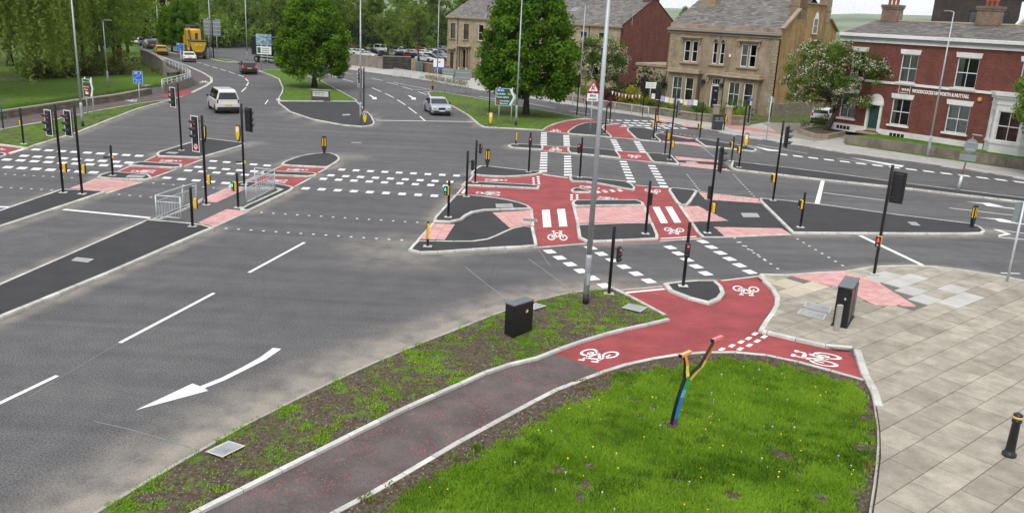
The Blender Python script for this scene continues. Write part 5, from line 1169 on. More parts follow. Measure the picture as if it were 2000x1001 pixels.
b = MB(); b.tube([(0, 0, -.03), (0, 0, 1.0)], .085, 10); b.build('post_sleeve', M_STEEL, t_, True); b = MB(); b.tube([(0, -.07, 2.75), (0, -.05, 2.75)], .42, 20); b.build('round_panel', M_SIGNBACK, t_); b = MB(); b.box((0, -.07, 2.05), (1.0, .03, .38)); b.build('plate', M_SIGNBACK, t_); b = MB(); b.box((.2, -.05, 3.42), (.6, .14, .09), bevel=.02); b.build('sign_lamp', M_SIGNBACK, t_); b = MB(); b.box((0, -.1, 2.95), (.5, .02, .05)); b.box((0, -.1, 2.52), (.5, .02, .05)); b.build('stiffener', M_STEEL, t_)
t_ = sign('road_sign', 'grey backed sign on a steel post at the plaza edge', 'm', ((935, 97),), 3.1, 25, 'grey sign backs', gz=.1, r=.045); board(t_, 'sign_panel', .75, .75, 2.72, M_SIGNBACK, y=.075)
t_ = sign('round_sign', 'small round sign on a thin grey post beside the gable of the stone house', 'd', ((1490, 905),), 3.5, 0, None, r=.04); b = MB(); b.tube([(0, .05, 3.2), (0, .07, 3.2)], .27, 18); b.build('round_panel', M_SIGNBACK, t_)
t_ = sign('cycle_route_sign', 'small blue plate on a thin grey post before the right bay window', 'd', ((1368, 822),), 2.6, 0, None, r=.035); board(t_, 'blue_plate', .45, .2, 2.45, M_BLUE)
t_ = sign('green_post', 'dark green post with yellow notice at the left edge of the grass verge', 'a', ((22, 838),), 2.0, 0, None, r=.05, mat=plain('green_paint', (.01, .06, .04), .4)); board(t_, 'notice', .35, .5, 1.6, M_BYEL, x=-.25)
# big sign with picture top in front of the black lorry
t_ = sign('direction_sign', 'two-post board with blue picture panel above white and green panels', 's', ((1095, 760), (1247, 757)), 4.6, 0, None, gz=.1, r=.06)
bd = board(t_, 'sign_panel', 2.0, 1.05, 2.55, M_SIGNW); board(bd, 'green_patch', .42, .75, 2.55, M_GREEN, x=-.68, y=-.066, th=.004); b = MB(); b.box((-.68, -.075, 2.55), (.3, .004, .07)); [b.box((.2, -.075, 2.25+k*.28), (1.0, .004, .09)) for k in range(3)]; b.build('lettering_bars', M_SIGNBACK, bd)
bp_ = board(t_, 'picture_panel', 2.1, 1.5, 3.95, plain('picture_blue', (.22, .34, .42), .4, 0, .8, 3.0))
# name stone
t_ = thing('name_board', 'dark stone surround with white JUBILEE WAY panel under the round tree', 'sign', (*((W1('b', 1187, 655, .1)+W1('b', 1325, 655, .1))/2), .1), .02)
b = MB(); b.box((0, 0, .42), (1.78, .22, 1.1), bevel=.02); b.build('stone_surround', mat_stone('name_stone', (.05, .042, .035), (.10, .085, .07), 3, 20, .1), t_); b = MB(); b.box((0, 0, 1.0), (1.9, .3, .08), bevel=.02); b.build('cap', M_COPE, t_)
bd = board(t_, 'white_panel', 1.5, .5, .64, plain('panel_grey_white', (.55, .57, .56), .5, 0, .06), y=-.112); text_mesh('JUBILEE WAY', .19, M_SIGNK, bd, (-.12, -.132, .73), TX, ext=.002, bold=.004); b = MB(); b.box((-.12, -.13, .56), (1.1, .004, .03)); b.box((-.12, -.13, .49), (.95, .004, .03)); b.build('small_print', M_SIGNBACK, bd)
b = MB()
for q_ in ring2((.6, .64), .11, .02): b.poly([(x_, -.131, z_) for x_, z_ in q_])
b.build('crest', M_SIGNBACK, bd)
t_ = sign('white_notice', 'white notice board with blue foot beside the far guard rail', 'v', ((1750, 640), (1880, 655)), 1.5, 0, None, gz=.1); board(t_, 'white_panel', 1.55, 1.5, 1.45, M_SIGNW); board(t_, 'blue_strip', 1.55, .3, .85, M_BLUE, y=-.066, th=.004); b = MB(); b.box((.1, -.07, 1.7), (.3, .004, .2)); b.build('emblem', plain('emblem_red', (.4, .08, .15), .5), t_)
t_ = sign('white_notice', 'small white notice on a post in front of the ivy', 'd', ((725, 700),), 2.6, 0, None, gz=.1); board(t_, 'white_panel', 1.15, .65, 2.35, M_SIGNW); b = MB(); [b.box((-.05, -.07, 2.2+k*.15), (.8, .004, .03)) for k in range(3)]; b.build('small_print', M_SIGNBACK, t_)

# ---- cabinets, bin, covers
def prism_thing(name, label, cat, pts, h, mat, gz, group=None):
    """box standing on three traced ground corners: left, front, right"""
    a_, b_, c_ = [Vector(p) for p in pts]; U = a_-b_; V_ = c_-b_; n = Vector((-U.y, U.x)).normalized(); n = n if n.dot(V_) > 0 else -n; V_ = n*V_.dot(n)
    t_ = thing(name, label, cat, (b_.x, b_.y, gz), math.atan2(-U.y, -U.x), group); return t_, U.length, V_.length, (1 if V_.cross(-U) < 0 else -1) if False else 1, U, V_
def cab(label, pts, h, gz, modules=1, post=False):
    a_, b_, c_ = [Vector(p) for p in pts]; U = b_-a_; n = Vector((-U.y, U.x)).normalized(); n = n if n.dot(c_-b_) > 0 else -n; dep = (c_-b_).dot(n); t_ = thing('control_cabinet', label, 'cabinet', (a_.x, a_.y, gz), math.atan2(U.y, U.x)); Lw = U.length
    md = dep/modules
    for k in range(modules):
        b = MB(); b.box((Lw/2, k*md+md/2, h/2), (Lw-.02, md-.025, h-.03), bevel=.012); bd = b.build('body', M_BLACK, t_)
        b = MB(); b.box((Lw/2, k*md+md/2, h), (Lw+.02, md-.005, .045), bevel=.012); b.build('lid', plain('cabinet_lid', (.10, .11, .125), .35, .2), t_)
        b = MB(); b.box((Lw-.005, k*md+md/2, h/2-.02), (.02, md-.1, h-.2), bevel=.006); b.build('door', M_BLACK, t_)
    b = MB(); b.box((Lw/2, dep/2, -.01), (Lw+.06, dep+.06, .05)); b.build('plinth', M_BLACKM, t_)
    b = MB(); b.box((Lw*.62, -.004, h*.72), (.05, .012, .07)); b.build('door_lock', M_STEEL, t_)
    return t_, Lw, dep
t_, a_, b_ = cab('black street cabinet standing in the thin verge', W('k', (340, 803), (468, 758), (410, 733), z=.05), .98, .05)
b = MB(); b.box((a_*.66, -.006, .72), (.05, .012, .08)); b.build('yellow_label', plain('label_yellow', (.75, .6, .2), .5), t_)
t_, a_, b_ = cab('pair of tall black cabinets on the plaza behind a steel post', W('M', (555, 517), (665, 540), (735, 452), z=.1), 1.28, .1, 2)
p = gp(px('M', (590, 556))[0], .1).xy; t_ = thing('steel_post', 'square brushed steel post in front of the pair of black cabinets', 'post', (p.x, p.y, .1), .25); b = MB(); b.box((0, 0, .41), (.17, .1, .82), bevel=.008); b.build('shaft', plain('brushed_steel', (.45, .44, .42), .35, .6), t_); b = MB(); b.box((0, 0, .825), (.16, .09, .012)); b.build('cap', M_STEEL, t_)
p = gp(px('d', (1167, 845))[0], .1).xy; t_ = thing('litter_bin', 'dark square litter bin with two openings beside the gatepost', 'bin', (p.x, p.y, .1), .15)
b = MB(); b.box((0, 0, .62), (.82, .6, 1.24), bevel=.04); b.build('body', plain('bin_grey', (.028, .032, .036), .45), t_); b = MB(); b.box((0, 0, 1.28), (.86, .64, .1), bevel=.04); b.build('lid', M_BLACKM, t_)
for sx in (-.2, .2): b = MB(); b.box((sx, -.3, 1.02), (.3, .03, .26)); b.build('opening', plain('opening_grey', (.12, .13, .14), .6), t_)
b = MB(); b.box((0, -.302, .8), (.8, .012, .03)); b.build('rim', M_STEEL, t_)
for x_, lb, c_ in ((1412, 'grey-green street cabinet beside the pale gate pier', (1440, 590)), (1550, 'smaller grey-green street cabinet beside the hedge', (1555, 585))):
    p = gp(px('v', c_)[0], .1).xy; t_ = thing('street_cabinet', lb, 'cabinet', (p.x, p.y, .1), 0, 'grey-green street cabinets'); s_ = 1 if x_ == 1412 else .75; b = MB(); b.box((0, 0, .72*s_), (1.15*s_, .5, 1.44*s_), bevel=.03); b.build('body', plain('cabinet_green', (.09, .13, .13), .5), t_); b = MB(); b.box((0, -.255, .72*s_), (.02, .02, 1.2*s_)); b.build('door_gap', M_DARK, t_)
def cover(label, reg, quad, z, parent, mat=None):
    P = ccw(W(reg, *quad, z=z)); b = MB(); b.prism(P, z-.01, z+.006); o = b.build('access_cover', mat or M_METALCOVER, parent)
    f = offs(P, -.05); b = MB(); n = len(P)
    for i in range(n): b.poly([(*f[i], z+.003), (*f[(i+1) % n], z+.003), (*P[(i+1) % n], z+.003), (*P[i], z+.003)])
    b.build('cover_frame', M_SLABL, o); return o
cover('', 'n', ((357, 270), (378, 258), (450, 265), (425, 278)), .097, isl_e); cover('', 'F', ((640, 845), (845, 842), (862, 888), (655, 892)), .097, isl_l); cover('', 'H', ((1112, 448), (1278, 450), (1308, 492), (1140, 490)), .014, isl_s)
cover('', 'B', ((655, 660), (690, 655), (875, 662), (830, 692), (630, 684)), .097, isl_b); cover('', 'f', ((1085, 330), (1105, 323), (1160, 326), (1140, 334)), .097, isl_d)
cover('', 'o', ((520, 700), (615, 655), (680, 675), (585, 722)), .1, verge); cover('', 'k', ((1060, 602), (1100, 578), (1205, 600), (1165, 626)), .1, verge); cover('', 'k', ((475, 590), (490, 575), (545, 590), (480, 612)), .1, verge)
cover('', 'M', ((355, 378), (372, 347), (545, 385), (530, 425)), .1, plaza); cover('', 'M', ((305, 432), (330, 400), (508, 437), (485, 475)), .1, plaza); cover('', 'N', ((415, 630), (485, 632), (530, 667), (460, 662)), .097, isl_s); cover('', 'J', ((1075, 770), (1180, 772), (1220, 795), (1090, 792)), .014, isl_v)
cover('', 'b', ((1400, 745), (1440, 743), (1445, 750), (1405, 752)), .097, isl_t1)
P = W('E', (1500, 412), (1680, 420), (1692, 455), (1512, 447), z=.02); b = MB(); b.prism(ccw(P), .0, .02); gr = b.build('drain_grate', M_METALCOVER, isl_l)
b = MB(); u0, u1, v0 = Vector(P[0]), Vector(P[1]), Vector(P[3])
for k in range(7): a_ = u0.lerp(u1, .1+k*.12); b.prism(ccw([a_+(v0-u0)*.15, a_+(u1-u0)*.05+(v0-u0)*.15, a_+(u1-u0)*.05+(v0-u0)*.85, a_+(v0-u0)*.85]), .02, .023)
b.build('grate_slots', M_DARK, gr)

# ---- rainbow Y sculpture
p = gp(px('P', (140, 928))[0], .06).xy; t_ = thing('rainbow_sculpture', 'Y-shaped steel sculpture painted in rainbow stripes leaning on the lawn', 'sculpture', (p.x, p.y, .06))
RB = {k: plain('rainbow_'+k, c, .35, 0, .06) for k, c in dict(pink=(.75, .16, .19), orange=(.80, .25, .05), amber=(.85, .42, .16), yellow=(.80, .66, .10), green=(.03, .33, .12), sky=(.14, .42, .62), blue=(.02, .20, .52), purple=(.17, .05, .2)).items()}
def beam(name, pts, ws, mat, parent, dep=.085):
    """bent flat beam: coloured front-right face, black left face"""
    b = MB(); n = len(pts); L = []
    for k in range(n):
        p0, p1 = Vector(pts[max(k-1, 0)]), Vector(pts[min(k+1, n-1)]); d = (p1-p0).normalized(); nr = Vector((d.y, -d.x)); c = Vector(pts[k]); w_ = ws[k]
        L.append([(c.x-nr.x*w_*.5, .0, c.y-nr.y*w_*.5), (c.x-nr.x*w_*.12, -dep, c.y-nr.y*w_*.12), (c.x+nr.x*w_*.5, -dep*.35, c.y+nr.y*w_*.5), (c.x+nr.x*w_*.3, dep*.6, c.y+nr.y*w_*.3)])
    for k in range(n-1):
        for j in range(4):
            b.cur = 0 if j in (1, 2) else 1; b.quad(L[k][j], L[k+1][j], L[k+1][(j+1) % 4], L[k][(j+1) % 4])
    b.cur = 0; b.poly(L[0][::-1]); b.poly(L[-1]); return b.build(name, [mat, M_BLACK], parent)
stem = [(0, -.05), (.035, .25), (.065, .5), (.11, .78), (.155, .98), (.2, 1.16), (.235, 1.3)]
for i_, (k0, k1, c_) in enumerate(((0, 1, 'purple'), (1, 2, 'blue'), (2, 3, 'blue'), (3, 4, 'sky'), (4, 6, 'green'))): beam('stem_'+c_, stem[k0:k1+1], [.15+.004*k for k in range(k0, k1+1)], RB[c_], t_)
for nm, pts, ws, c_ in (('left_arm_yellow', [(.205, 1.27), (.175, 1.42), (.165, 1.56)], [.15, .12, .11], 'yellow'), ('left_arm_orange', [(.165, 1.56), (.14, 1.68), (.105, 1.78)], [.11, .1, .1], 'orange'), ('right_arm_yellow', [(.26, 1.24), (.38, 1.42), (.5, 1.56), (.56, 1.72)], [.14, .13, .12, .11], 'yellow'), ('right_arm_orange', [(.56, 1.72), (.66, 1.96), (.75, 2.18)], [.11, .105, .1], 'orange')): beam(nm, pts, ws, RB[c_], t_)
for nm, c_, col_ in (('left_crossbar', (.12, 0, 1.82), 'amber'), ('right_crossbar', (.79, 0, 2.22), 'pink')):
    b = MB(); b.box(c_, (.40, .085, .075), rz=D_(46), bevel=.006); b.build(nm, RB[col_], t_)
    e_ = Vector(c_)-Vector((math.cos(D_(46)), math.sin(D_(46)), 0))*.2; b = MB(); b.box(tuple(e_), (.012, .088, .078), rz=D_(46)); b.build('bar_end', M_BLACK, t_)
b = MB(); b.box((.01, 0, .04), (.26, .2, .1), bevel=.03); b.build('foot', plain('earth_foot', (.07, .05, .04), .9), t_)
# ================================================================ BUILDINGS
M_SLATE = None
def mat_slate():
    m, t, b = nodes_of('roof_slate'); P = pos(t); at = t.nodes.new('ShaderNodeAttribute'); at.attribute_name = 'tone'
    c = ramp(t, at.outputs['Fac'], [(0, (.105, .098, .095)), (.5, (.16, .148, .14)), (1, (.23, .21, .195))])
    c = mixc(t, .7, c, ramp(t, noise(t, P, 3, 5, .7), [(.3, (.62,)*3), (.7, (1.25,)*3)]), 'MULTIPLY')
    c = mixc(t, ramp(t, noise(t, P, .9, 5, .7), [(.55, (0,)*3), (.8, (.5,)*3)]), c, (.17, .15, .11))
    lk(t, c, b.inputs['Base Color']); b.inputs['Roughness'].default_value = .75; return m
M_SLATE = mat_slate()
M_WIN = plain('white_window', (.70, .71, .71), .45, 0, .05); M_WDARK = plain('dark_window', (.03, .028, .027), .5)
M_GLASS = mat_glass('window_glass'); M_CURT = plain('net_curtain', (.42, .43, .40), .9, 0, .12, 2.5); M_CURTG = plain('sage_curtain', (.30, .32, .26), .9, 0, .2, 3)
M_WHITEP = mat_stone('white_masonry', (.62, .62, .60), (.74, .74, .72), 1.2, 12, .04, .6, stain=(.48, .46, .42))
M_STONE = mat_wall('house_sandstone', (.25, .195, .13), (.37, .30, .21), None, stain=(.13, .10, .07), fine=9)
M_STONE1 = mat_wall('terrace_sandstone', (.34, .27, .175), (.42, .345, .235), (.27, .21, .14), .55, .3, .008, stain=(.22, .17, .11), bumpy=.15)
M_TRIM = mat_stone('stone_trim', (.27, .21, .14), (.37, .295, .205), 1.5, 18, .08, stain=(.14, .115, .085))
M_OCHRE = mat_wall('ochre_render', (.30, .185, .07), (.38, .255, .11), None, stain=(.14, .085, .035), fine=7)
M_REDBR = mat_wall('red_brick', (.12, .030, .021), (.185, .050, .034), (.15, .07, .055), .225, .075, .008, stain=(.10, .032, .025), bumpy=.2)
M_REDBR2 = mat_wall('dark_red_brick', (.12, .032, .024), (.20, .055, .038), (.13, .055, .04), .225, .075, .008, stain=(.06, .022, .02), bumpy=.2)
M_CHIM = mat_wall('chimney_brick', (.20, .12, .085), (.29, .19, .14), (.17, .13, .1), .225, .075, .01, stain=(.09, .065, .05))
M_CHIMST = mat_wall('chimney_sandstone', (.28, .20, .12), (.37, .28, .18), (.18, .13, .08), .45, .22, .012, stain=(.13, .095, .06))
M_POT = plain('clay_pot', (.33, .085, .045), .8); M_LEAD = plain('lead_grey', (.21, .22, .235), .6)
def building(name, label, P, ang, z=0.): return thing(name, label, 'building', (P[0], P[1], z), ang)
def panel_me(name, quads, uvs, mat):
    V = []; F = []; UV = []
    for q, u_ in zip(quads, uvs):
        n = len(V); V += q; F.append(list(range(n, n+len(q)))); UV += u_
    me = mesh(name, V, F, mat); l = me.uv_layers.new(name='UVMap')
    for i, u_ in enumerate(UV): l.data[i].uv = u_
    return me
def front_wall(par, L, z0, z1, ops, mat, name='wall', x0=0., y=0., rev=.2, zfun=None):
    """wall in the local xz plane at depth y with real openings and reveals"""
    xs = sorted({x0, x0+L} | {o[0] for o in ops} | {o[1] for o in ops}); zs = sorted({z0, z1} | {o[2] for o in ops} | {o[3] for o in ops}); Q = []; U = []
    for a, b in zip(xs, xs[1:]):
        for c, d in zip(zs, zs[1:]):
            if any(o[0]-1e-6 <= a and b <= o[1]+1e-6 and o[2]-1e-6 <= c and d <= o[3]+1e-6 for o in ops): continue
            Q.append([(a, y, c), (b, y, c), (b, y, d), (a, y, d)]); U.append([(a, c), (b, c), (b, d), (a, d)])
    for s0, s1, h0, h1 in ops:
        for q, u_ in (([(s0, y, h0), (s0, y, h1), (s0, y+rev, h1), (s0, y+rev, h0)], [(0, h0), (0, h1), (rev, h1), (rev, h0)]), ([(s1, y, h0), (s1, y+rev, h0), (s1, y+rev, h1), (s1, y, h1)], [(0, h0), (rev, h0), (rev, h1), (0, h1)]),
                      ([(s0, y, h0), (s0, y+rev, h0), (s1, y+rev, h0), (s1, y, h0)], [(s0, 0), (s0, rev), (s1, rev), (s1, 0)]), ([(s0, y, h1), (s1, y, h1), (s1, y+rev, h1), (s0, y+rev, h1)], [(s0, 0), (s1, 0), (s1, rev), (s0, rev)])): Q.append(q); U.append(u_)
    return add(name, panel_me(name, Q, U, mat), par)
def side_wall(par, x, pts, mat, name='wall'):
    """wall in the local yz plane: outline of (y, z)"""
    return add(name, panel_me(name, [[(x, p[0], p[1]) for p in pts]], [[(p[0], p[1]) for p in pts]], mat), par)
def window(par, s0, s1, h0, h1, y=.13, mat=None, grid=(2, 2), curtain=None, sill=True, lintel=None, fw=.07, trim=None, name='window', lh=.38, over=.12, cfrac=1.):
    mat = mat or M_WIN; b = MB(); w_ = s1-s0; h_ = h1-h0; cx = (s0+s1)/2; cz = (h0+h1)/2
    b.box((s0+fw/2, y, cz), (fw, .08, h_)); b.box((s1-fw/2, y, cz), (fw, .08, h_)); b.box((cx, y, h0+fw/2), (w_-2*fw, .079, fw)); b.box((cx, y, h1-fw/2), (w_-2*fw, .079, fw))
    gx, gz = grid
    for k in range(1, gz): b.box((cx, y-.003, h0+h_*k/gz), (w_-2*fw, .07, .06))
    for k in range(1, gx): b.box((s0+w_*k/gx, y+.003, cz), (.035, .05, h_-2*fw))
    fr = b.build(name, mat, par)
    pw = (w_-2*fw)/gx; ph = (h_-2*fw)/gz
    for i in range(gx):
        for j in range(gz):
            x_ = s0+fw+pw*(i+.5); z_ = h0+fw+ph*(j+.5); q = [(x_-pw/2, y+.012, z_-ph/2), (x_+pw/2, y+.012, z_-ph/2), (x_+pw/2, y+.012, z_+ph/2), (x_-pw/2, y+.012, z_+ph/2)]
            obj('pane', q, [[0, 1, 2, 3]], M_GLASS, fr)
    # dark room behind, optional curtain
    obj('room_back', [(s0-.3, y+1.2, h0-.3), (s1+.3, y+1.2, h0-.3), (s1+.3, y+1.2, h1+.3), (s0-.3, y+1.2, h1+.3)], [[0, 1, 2, 3]], M_DARK, fr)
    if curtain:
        b = MB(); n = 14; x1 = s0+(s1-s0)*cfrac
        for k in range(n):
            a_, c_ = s0+(x1-s0)*k/n, s0+(x1-s0)*(k+1)/n; d0 = .1+.03*math.sin(k*2.1); d1 = .1+.03*math.sin((k+1)*2.1); b.quad((a_, y+d0, h0), (c_, y+d1, h0), (c_, y+d1, h1), (a_, y+d0, h1))
        b.build('curtain', curtain, fr)
    if sill: b = MB(); b.box((cx, -.05, h0-.09), (w_+.3, .28, .16), bevel=.02); b.build('sill', trim or mat, par)
    if lintel == 'wedge':
        b = MB(); o = over; q = [(s0-o, h1), (s1+o, h1), (s1+o+.07, h1+lh), (s0-o-.07, h1+lh)]
        b.v = [Vector((p[0], -.05, p[1])) for p in q]+[Vector((p[0], .1, p[1])) for p in q]; b.f = [[0, 1, 2, 3], [0, 4, 5, 1], [1, 5, 6, 2], [2, 6, 7, 3], [3, 7, 4, 0]]; b.mi = [0]*5; b.build('lintel', trim or mat, par)
    elif lintel == 'hood':
        b = MB(); b.box((cx, -.14, h1+.28), (w_+.75, .4, .12), bevel=.03); b.box((cx, -.06, h1+.17), (w_+.45, .2, .12)); b.build('hood', trim or mat, par)
        for s_ in (-1, 1): b = MB(); b.box((cx+s_*(w_/2+.13), -.08, h1-.02), (.13, .22, .42), bevel=.03); b.build('bracket', trim or mat, par)
    return fr
def slates(par, A, B, C, Dq, cw=.42, chh=.27, tone0=.0):
    """slated roof plane: A-B eave, D-C ridge; every slate is a tilted tile with its own edge"""
    A, B, C, Dq = map(Vector, (A, B, C, Dq)); n = (B-A).cross(Dq-A).normalized(); n = n if n.z > 0 else -n
    rows = max(2, int((Dq-A).length/chh)); V = []; F = []; T_ = []; base = MB(); base.quad(A-n*.03, B-n*.03, C-n*.03, Dq-n*.03)
    for r in range(rows):
        l0, l1 = A.lerp(Dq, r/rows), A.lerp(Dq, min(1, (r+1.35)/rows)); r0, r1 = B.lerp(C, r/rows), B.lerp(C, min(1, (r+1.35)/rows)); W_ = (r0-l0).length; k = max(2, int(W_/cw)); sh = .5*(r % 2)
        cuts = [0]+[min(1, max(0, (i+sh+random.uniform(-.12, .12))/k)) for i in range(1, k)]+[1]
        for a, b_ in zip(cuts, cuts[1:]):
            if b_-a < .002: continue
            e = .004/W_; th = .04+random.uniform(-.012, .016); q = [l0.lerp(r0, a+e)+n*th, l0.lerp(r0, b_-e)+n*th, l1.lerp(r1, b_-e)+n*.004, l1.lerp(r1, a+e)+n*.004]; i0 = len(V)
            V += q+[q[0]-n*.045, q[1]-n*.045]; F += [[i0, i0+1, i0+2, i0+3], [i0+4, i0+5, i0+1, i0]]; t_ = min(1, max(0, random.gauss(.5, .3)+tone0)); T_ += [t_]*6
    me = mesh('slates', V, F, M_SLATE); at = me.attributes.new('tone', 'FLOAT', 'POINT'); at.data.foreach_set('value', T_)
    rf = base.build('roof', M_DARK, par); tag(add('slates', me, rf), kind='stuff'); return rf
def chimney(par, c, size, h0, h1, mat, pots=3, axis=0):
    b = MB(); b.box((c[0], c[1], (h0+h1)/2), (size[0], size[1], h1-h0)); me = b.me('chimney', mat); l = me.uv_layers.new(name='UVMap')
    for p in me.polygons:
        for li in p.loop_indices: v = me.vertices[me.loops[li].vertex_index].co; l.data[li].uv = ((v.x+v.y), v.z)
    ch = add('chimney', me, par)
    for k, (g, z_) in enumerate(((.12, h1-.28), (.2, h1-.1))): b = MB(); b.box((c[0], c[1], z_), (size[0]+g, size[1]+g, .14 if k == 0 else .2)); b.build('chimney_corbel', mat, ch)
    b = MB(); b.box((c[0], c[1], h0+(h1-h0)*.35), (size[0]+.07, size[1]+.07, .1)); b.build('chimney_band', mat, ch)
    for k in range(pots):
        o = (k-(pots-1)/2)*.38; b = MB(); b.lathe([(.13, 0), (.12, .35), (.15, .4), (.15, .5), (.09, .5)], 10, (c[0]+(o if axis == 0 else 0), c[1]+(o if axis else 0), h1)); b.build('chimney_pot', M_POT, ch, True)
    return ch
def quoins(par, x, z0, z1, mat, side=1, proud=.03):
    n = int((z1-z0)/.33); m1 = MB(); m1.box((0, 0, 0), (.55, .06, .29), bevel=.02); a_ = m1.me('quoin', mat); m2 = MB(); m2.box((0, 0, 0), (.34, .06, .29), bevel=.02); c_ = m2.me('quoin', mat)
    for k in range(n): wd = .55 if k % 2 else .34; add('quoin', a_ if k % 2 else c_, par, (x+side*wd/2, -proud+.03, z0+(k+.5)*(z1-z0)/n))
def pipe(par, x, z0, z1, mat=None, y=-.09):
    b = MB(); b.tube([(x, y, z0), (x, y, z1)], .05, 8); b.build('drainpipe', mat or M_BLACKM, par, True)

# ---- red brick house --------------------------------------------------------
U3 = Vector((.59137596, -.80639597)); P3_ = Vector((28.13321086, 76.73345493)); A3 = math.atan2(U3.y, U3.x)
B3 = building('brick_house', 'red brick house with white sills, green door and firm name in white letters', P3_, A3)
gl, gr = -.2, 17.5
ops3 = [(5.55, 6.99, 5.2, 7.45), (10.2, 11.9, 5.2, 7.5), (15.06, 16.6, 5.2, 7.5), (.53, 2.04, 1.68, 3.85), (3.25, 4.55, .9, 3.1), (5.38, 7.02, 1.68, 3.85), (10.13, 11.91, 1.68, 3.85), (1.0, 2.3, 5.2, 7.4)]
front_wall(B3, gr-gl, 1.1, 8.25, ops3[:4]+ops3[5:]+[(3.25, 4.55, 1.1, 3.1)], M_REDBR, x0=gl)
side_wall(B3, gl, [(0, 0), (9, 0), (9, 8.6), (4.6, 9.9), (0, 8.6)], M_REDBR2); front_wall(B3, gr-gl, 0, 8.6, [], M_REDBR2, x0=gl, y=9.)
b = MB(); b.box(((gl+3.2)/2-.02, -.03, .85), (3.2-gl+.0, .16, .62)); b.box(((4.6+13.4)/2, -.03, .85), (13.4-4.6, .16, .62)); me_ = b.build('plinth', M_WHITEP, B3)
for x_ in (1.2, 6.3): 
    b = MB(); b.box((x_, -.1, .83), (1.3, .04, .3)); vt = b.build('cellar_vent', M_DARK, B3)
    for k in range(3): b = MB(); b.box((x_-.35+k*.35, -.125, .83), (.05, .02, .3)); b.build('vent_bar', M_WHITEP, vt)
b = MB(); b.box(((gl+13.4)/2, -.04, 5.04), (13.4-gl, .14, .2)); b.build('string_course', M_WHITEP, B3)
for z_, th_, pr, mt in ((8.33, .26, .16, M_WHITEP), (8.55, .18, .3, M_LEAD), (8.78, .28, .42, M_WHITEP)): b = MB(); b.box(((gl+gr)/2, -pr/2, z_), (gr-gl+.3, pr+.02, th_), bevel=.02); b.build('cornice', mt, B3)
window(B3, *ops3[0], curtain=M_CURTG, lintel='wedge', trim=M_WHITEP); window(B3, *ops3[1], curtain=M_CURTG, cfrac=.3, lintel='wedge', trim=M_WHITEP); window(B3, *ops3[2], curtain=M_CURTG, cfrac=.4, lintel='wedge', trim=M_WHITEP); window(B3, *ops3[7], lintel='wedge', trim=M_WHITEP, curtain=M_CURTG, cfrac=.5)
window(B3, *ops3[3], curtain=M_CURTG, lintel='wedge', trim=M_WHITEP); window(B3, *ops3[5], lintel='wedge', trim=M_WHITEP, curtain=M_CURTG, cfrac=.22); window(B3, *ops3[6], curtain=M_CURT, lintel='wedge', trim=M_WHITEP)
dr = MB(); dr.box((3.9, .12, 2.0), (1.0, .08, 2.15), bevel=.01); dr = dr.build('door', plain('door_green', (.008, .05, .045), .35), B3)
for x_, z_ in ((3.66, 1.45), (4.14, 1.45), (3.66, 2.45), (4.14, 2.45)): b = MB(); b.box((x_, .07, z_), (.34, .03, .75), bevel=.012); b.build('door_panel', bpy.data.materials['door_green'], dr)
b = MB(); b.tube([(3.9, .03, 1.95), (3.9, -.0, 1.95)], .03, 8); b.build('door_knob', plain('brass', (.5, .35, .12), .3, .8), dr)
for x_ in (3.3, 4.5): b = MB(); b.box((x_, -.02, 2.0), (.2, .3, 2.25), bevel=.02); b.build('door_column', M_WHITEP, B3)
b = MB(); b.box((3.9, -.06, 3.2), (1.55, .4, .24), bevel=.02); b.build('door_entablature', M_WHITEP, B3)
b = MB(); n_ = 14; pts = [(3.9+.72*math.cos(math.pi*k/n_), 3.3+.72*math.sin(math.pi*k/n_)) for k in range(n_+1)]; b.v = [Vector((p[0], -.035, p[1])) for p in pts]+[Vector((p[0], .05, p[1])) for p in pts]; b.f = [list(range(n_+1))]+[[i, i+n_+1, i+n_+2, i+1] for i in range(n_)]; b.mi = [0]*len(b.f); b.build('fanlight_arch', M_WHITEP, B3)
b = MB(); b.box((3.9, -.5, .72), (1.9, .8, .16), bevel=.02); b.build('doorstep', M_TRIM, B3)
b = MB(); b.box((3.9, .15, .98), (1.3, .3, .24)); b.build('threshold', M_TRIM, B3)
# lettering
lt = text_mesh('WHN', .30, M_SIGNW, B3, (6.0, -.02, 4.58), TX, align='LEFT', ext=.02, bold=.006); text_mesh('WOODCOCKS HAWORTH & NUTTALL', .36, M_SIGNW, B3, (6.95, -.02, 4.56), TX, align='LEFT', ext=.02, bold=.014).scale = (.73, 1.05, 1)
b = MB()
for x0_, x1_, z_ in ((5.75, 5.78, 4.6), (6.72, 6.75, 4.6)): b.box(((x0_+x1_)/2, -.015, z_), (.035, .02, .62))
b.box((6.24, -.015, 4.35), (.72, .02, .04)); tag(b.build('logo_frame', M_SIGNW, B3), kind='stuff')
b = MB(); b.tube([(12.5, -.12, 4.48), (12.5, 0, 4.48)], .17, 6); b.build('alarm_box', plain('alarm_orange', (.7, .3, .06), .5), B3)
pipe(B3, gl+.25, 1, 8.2)
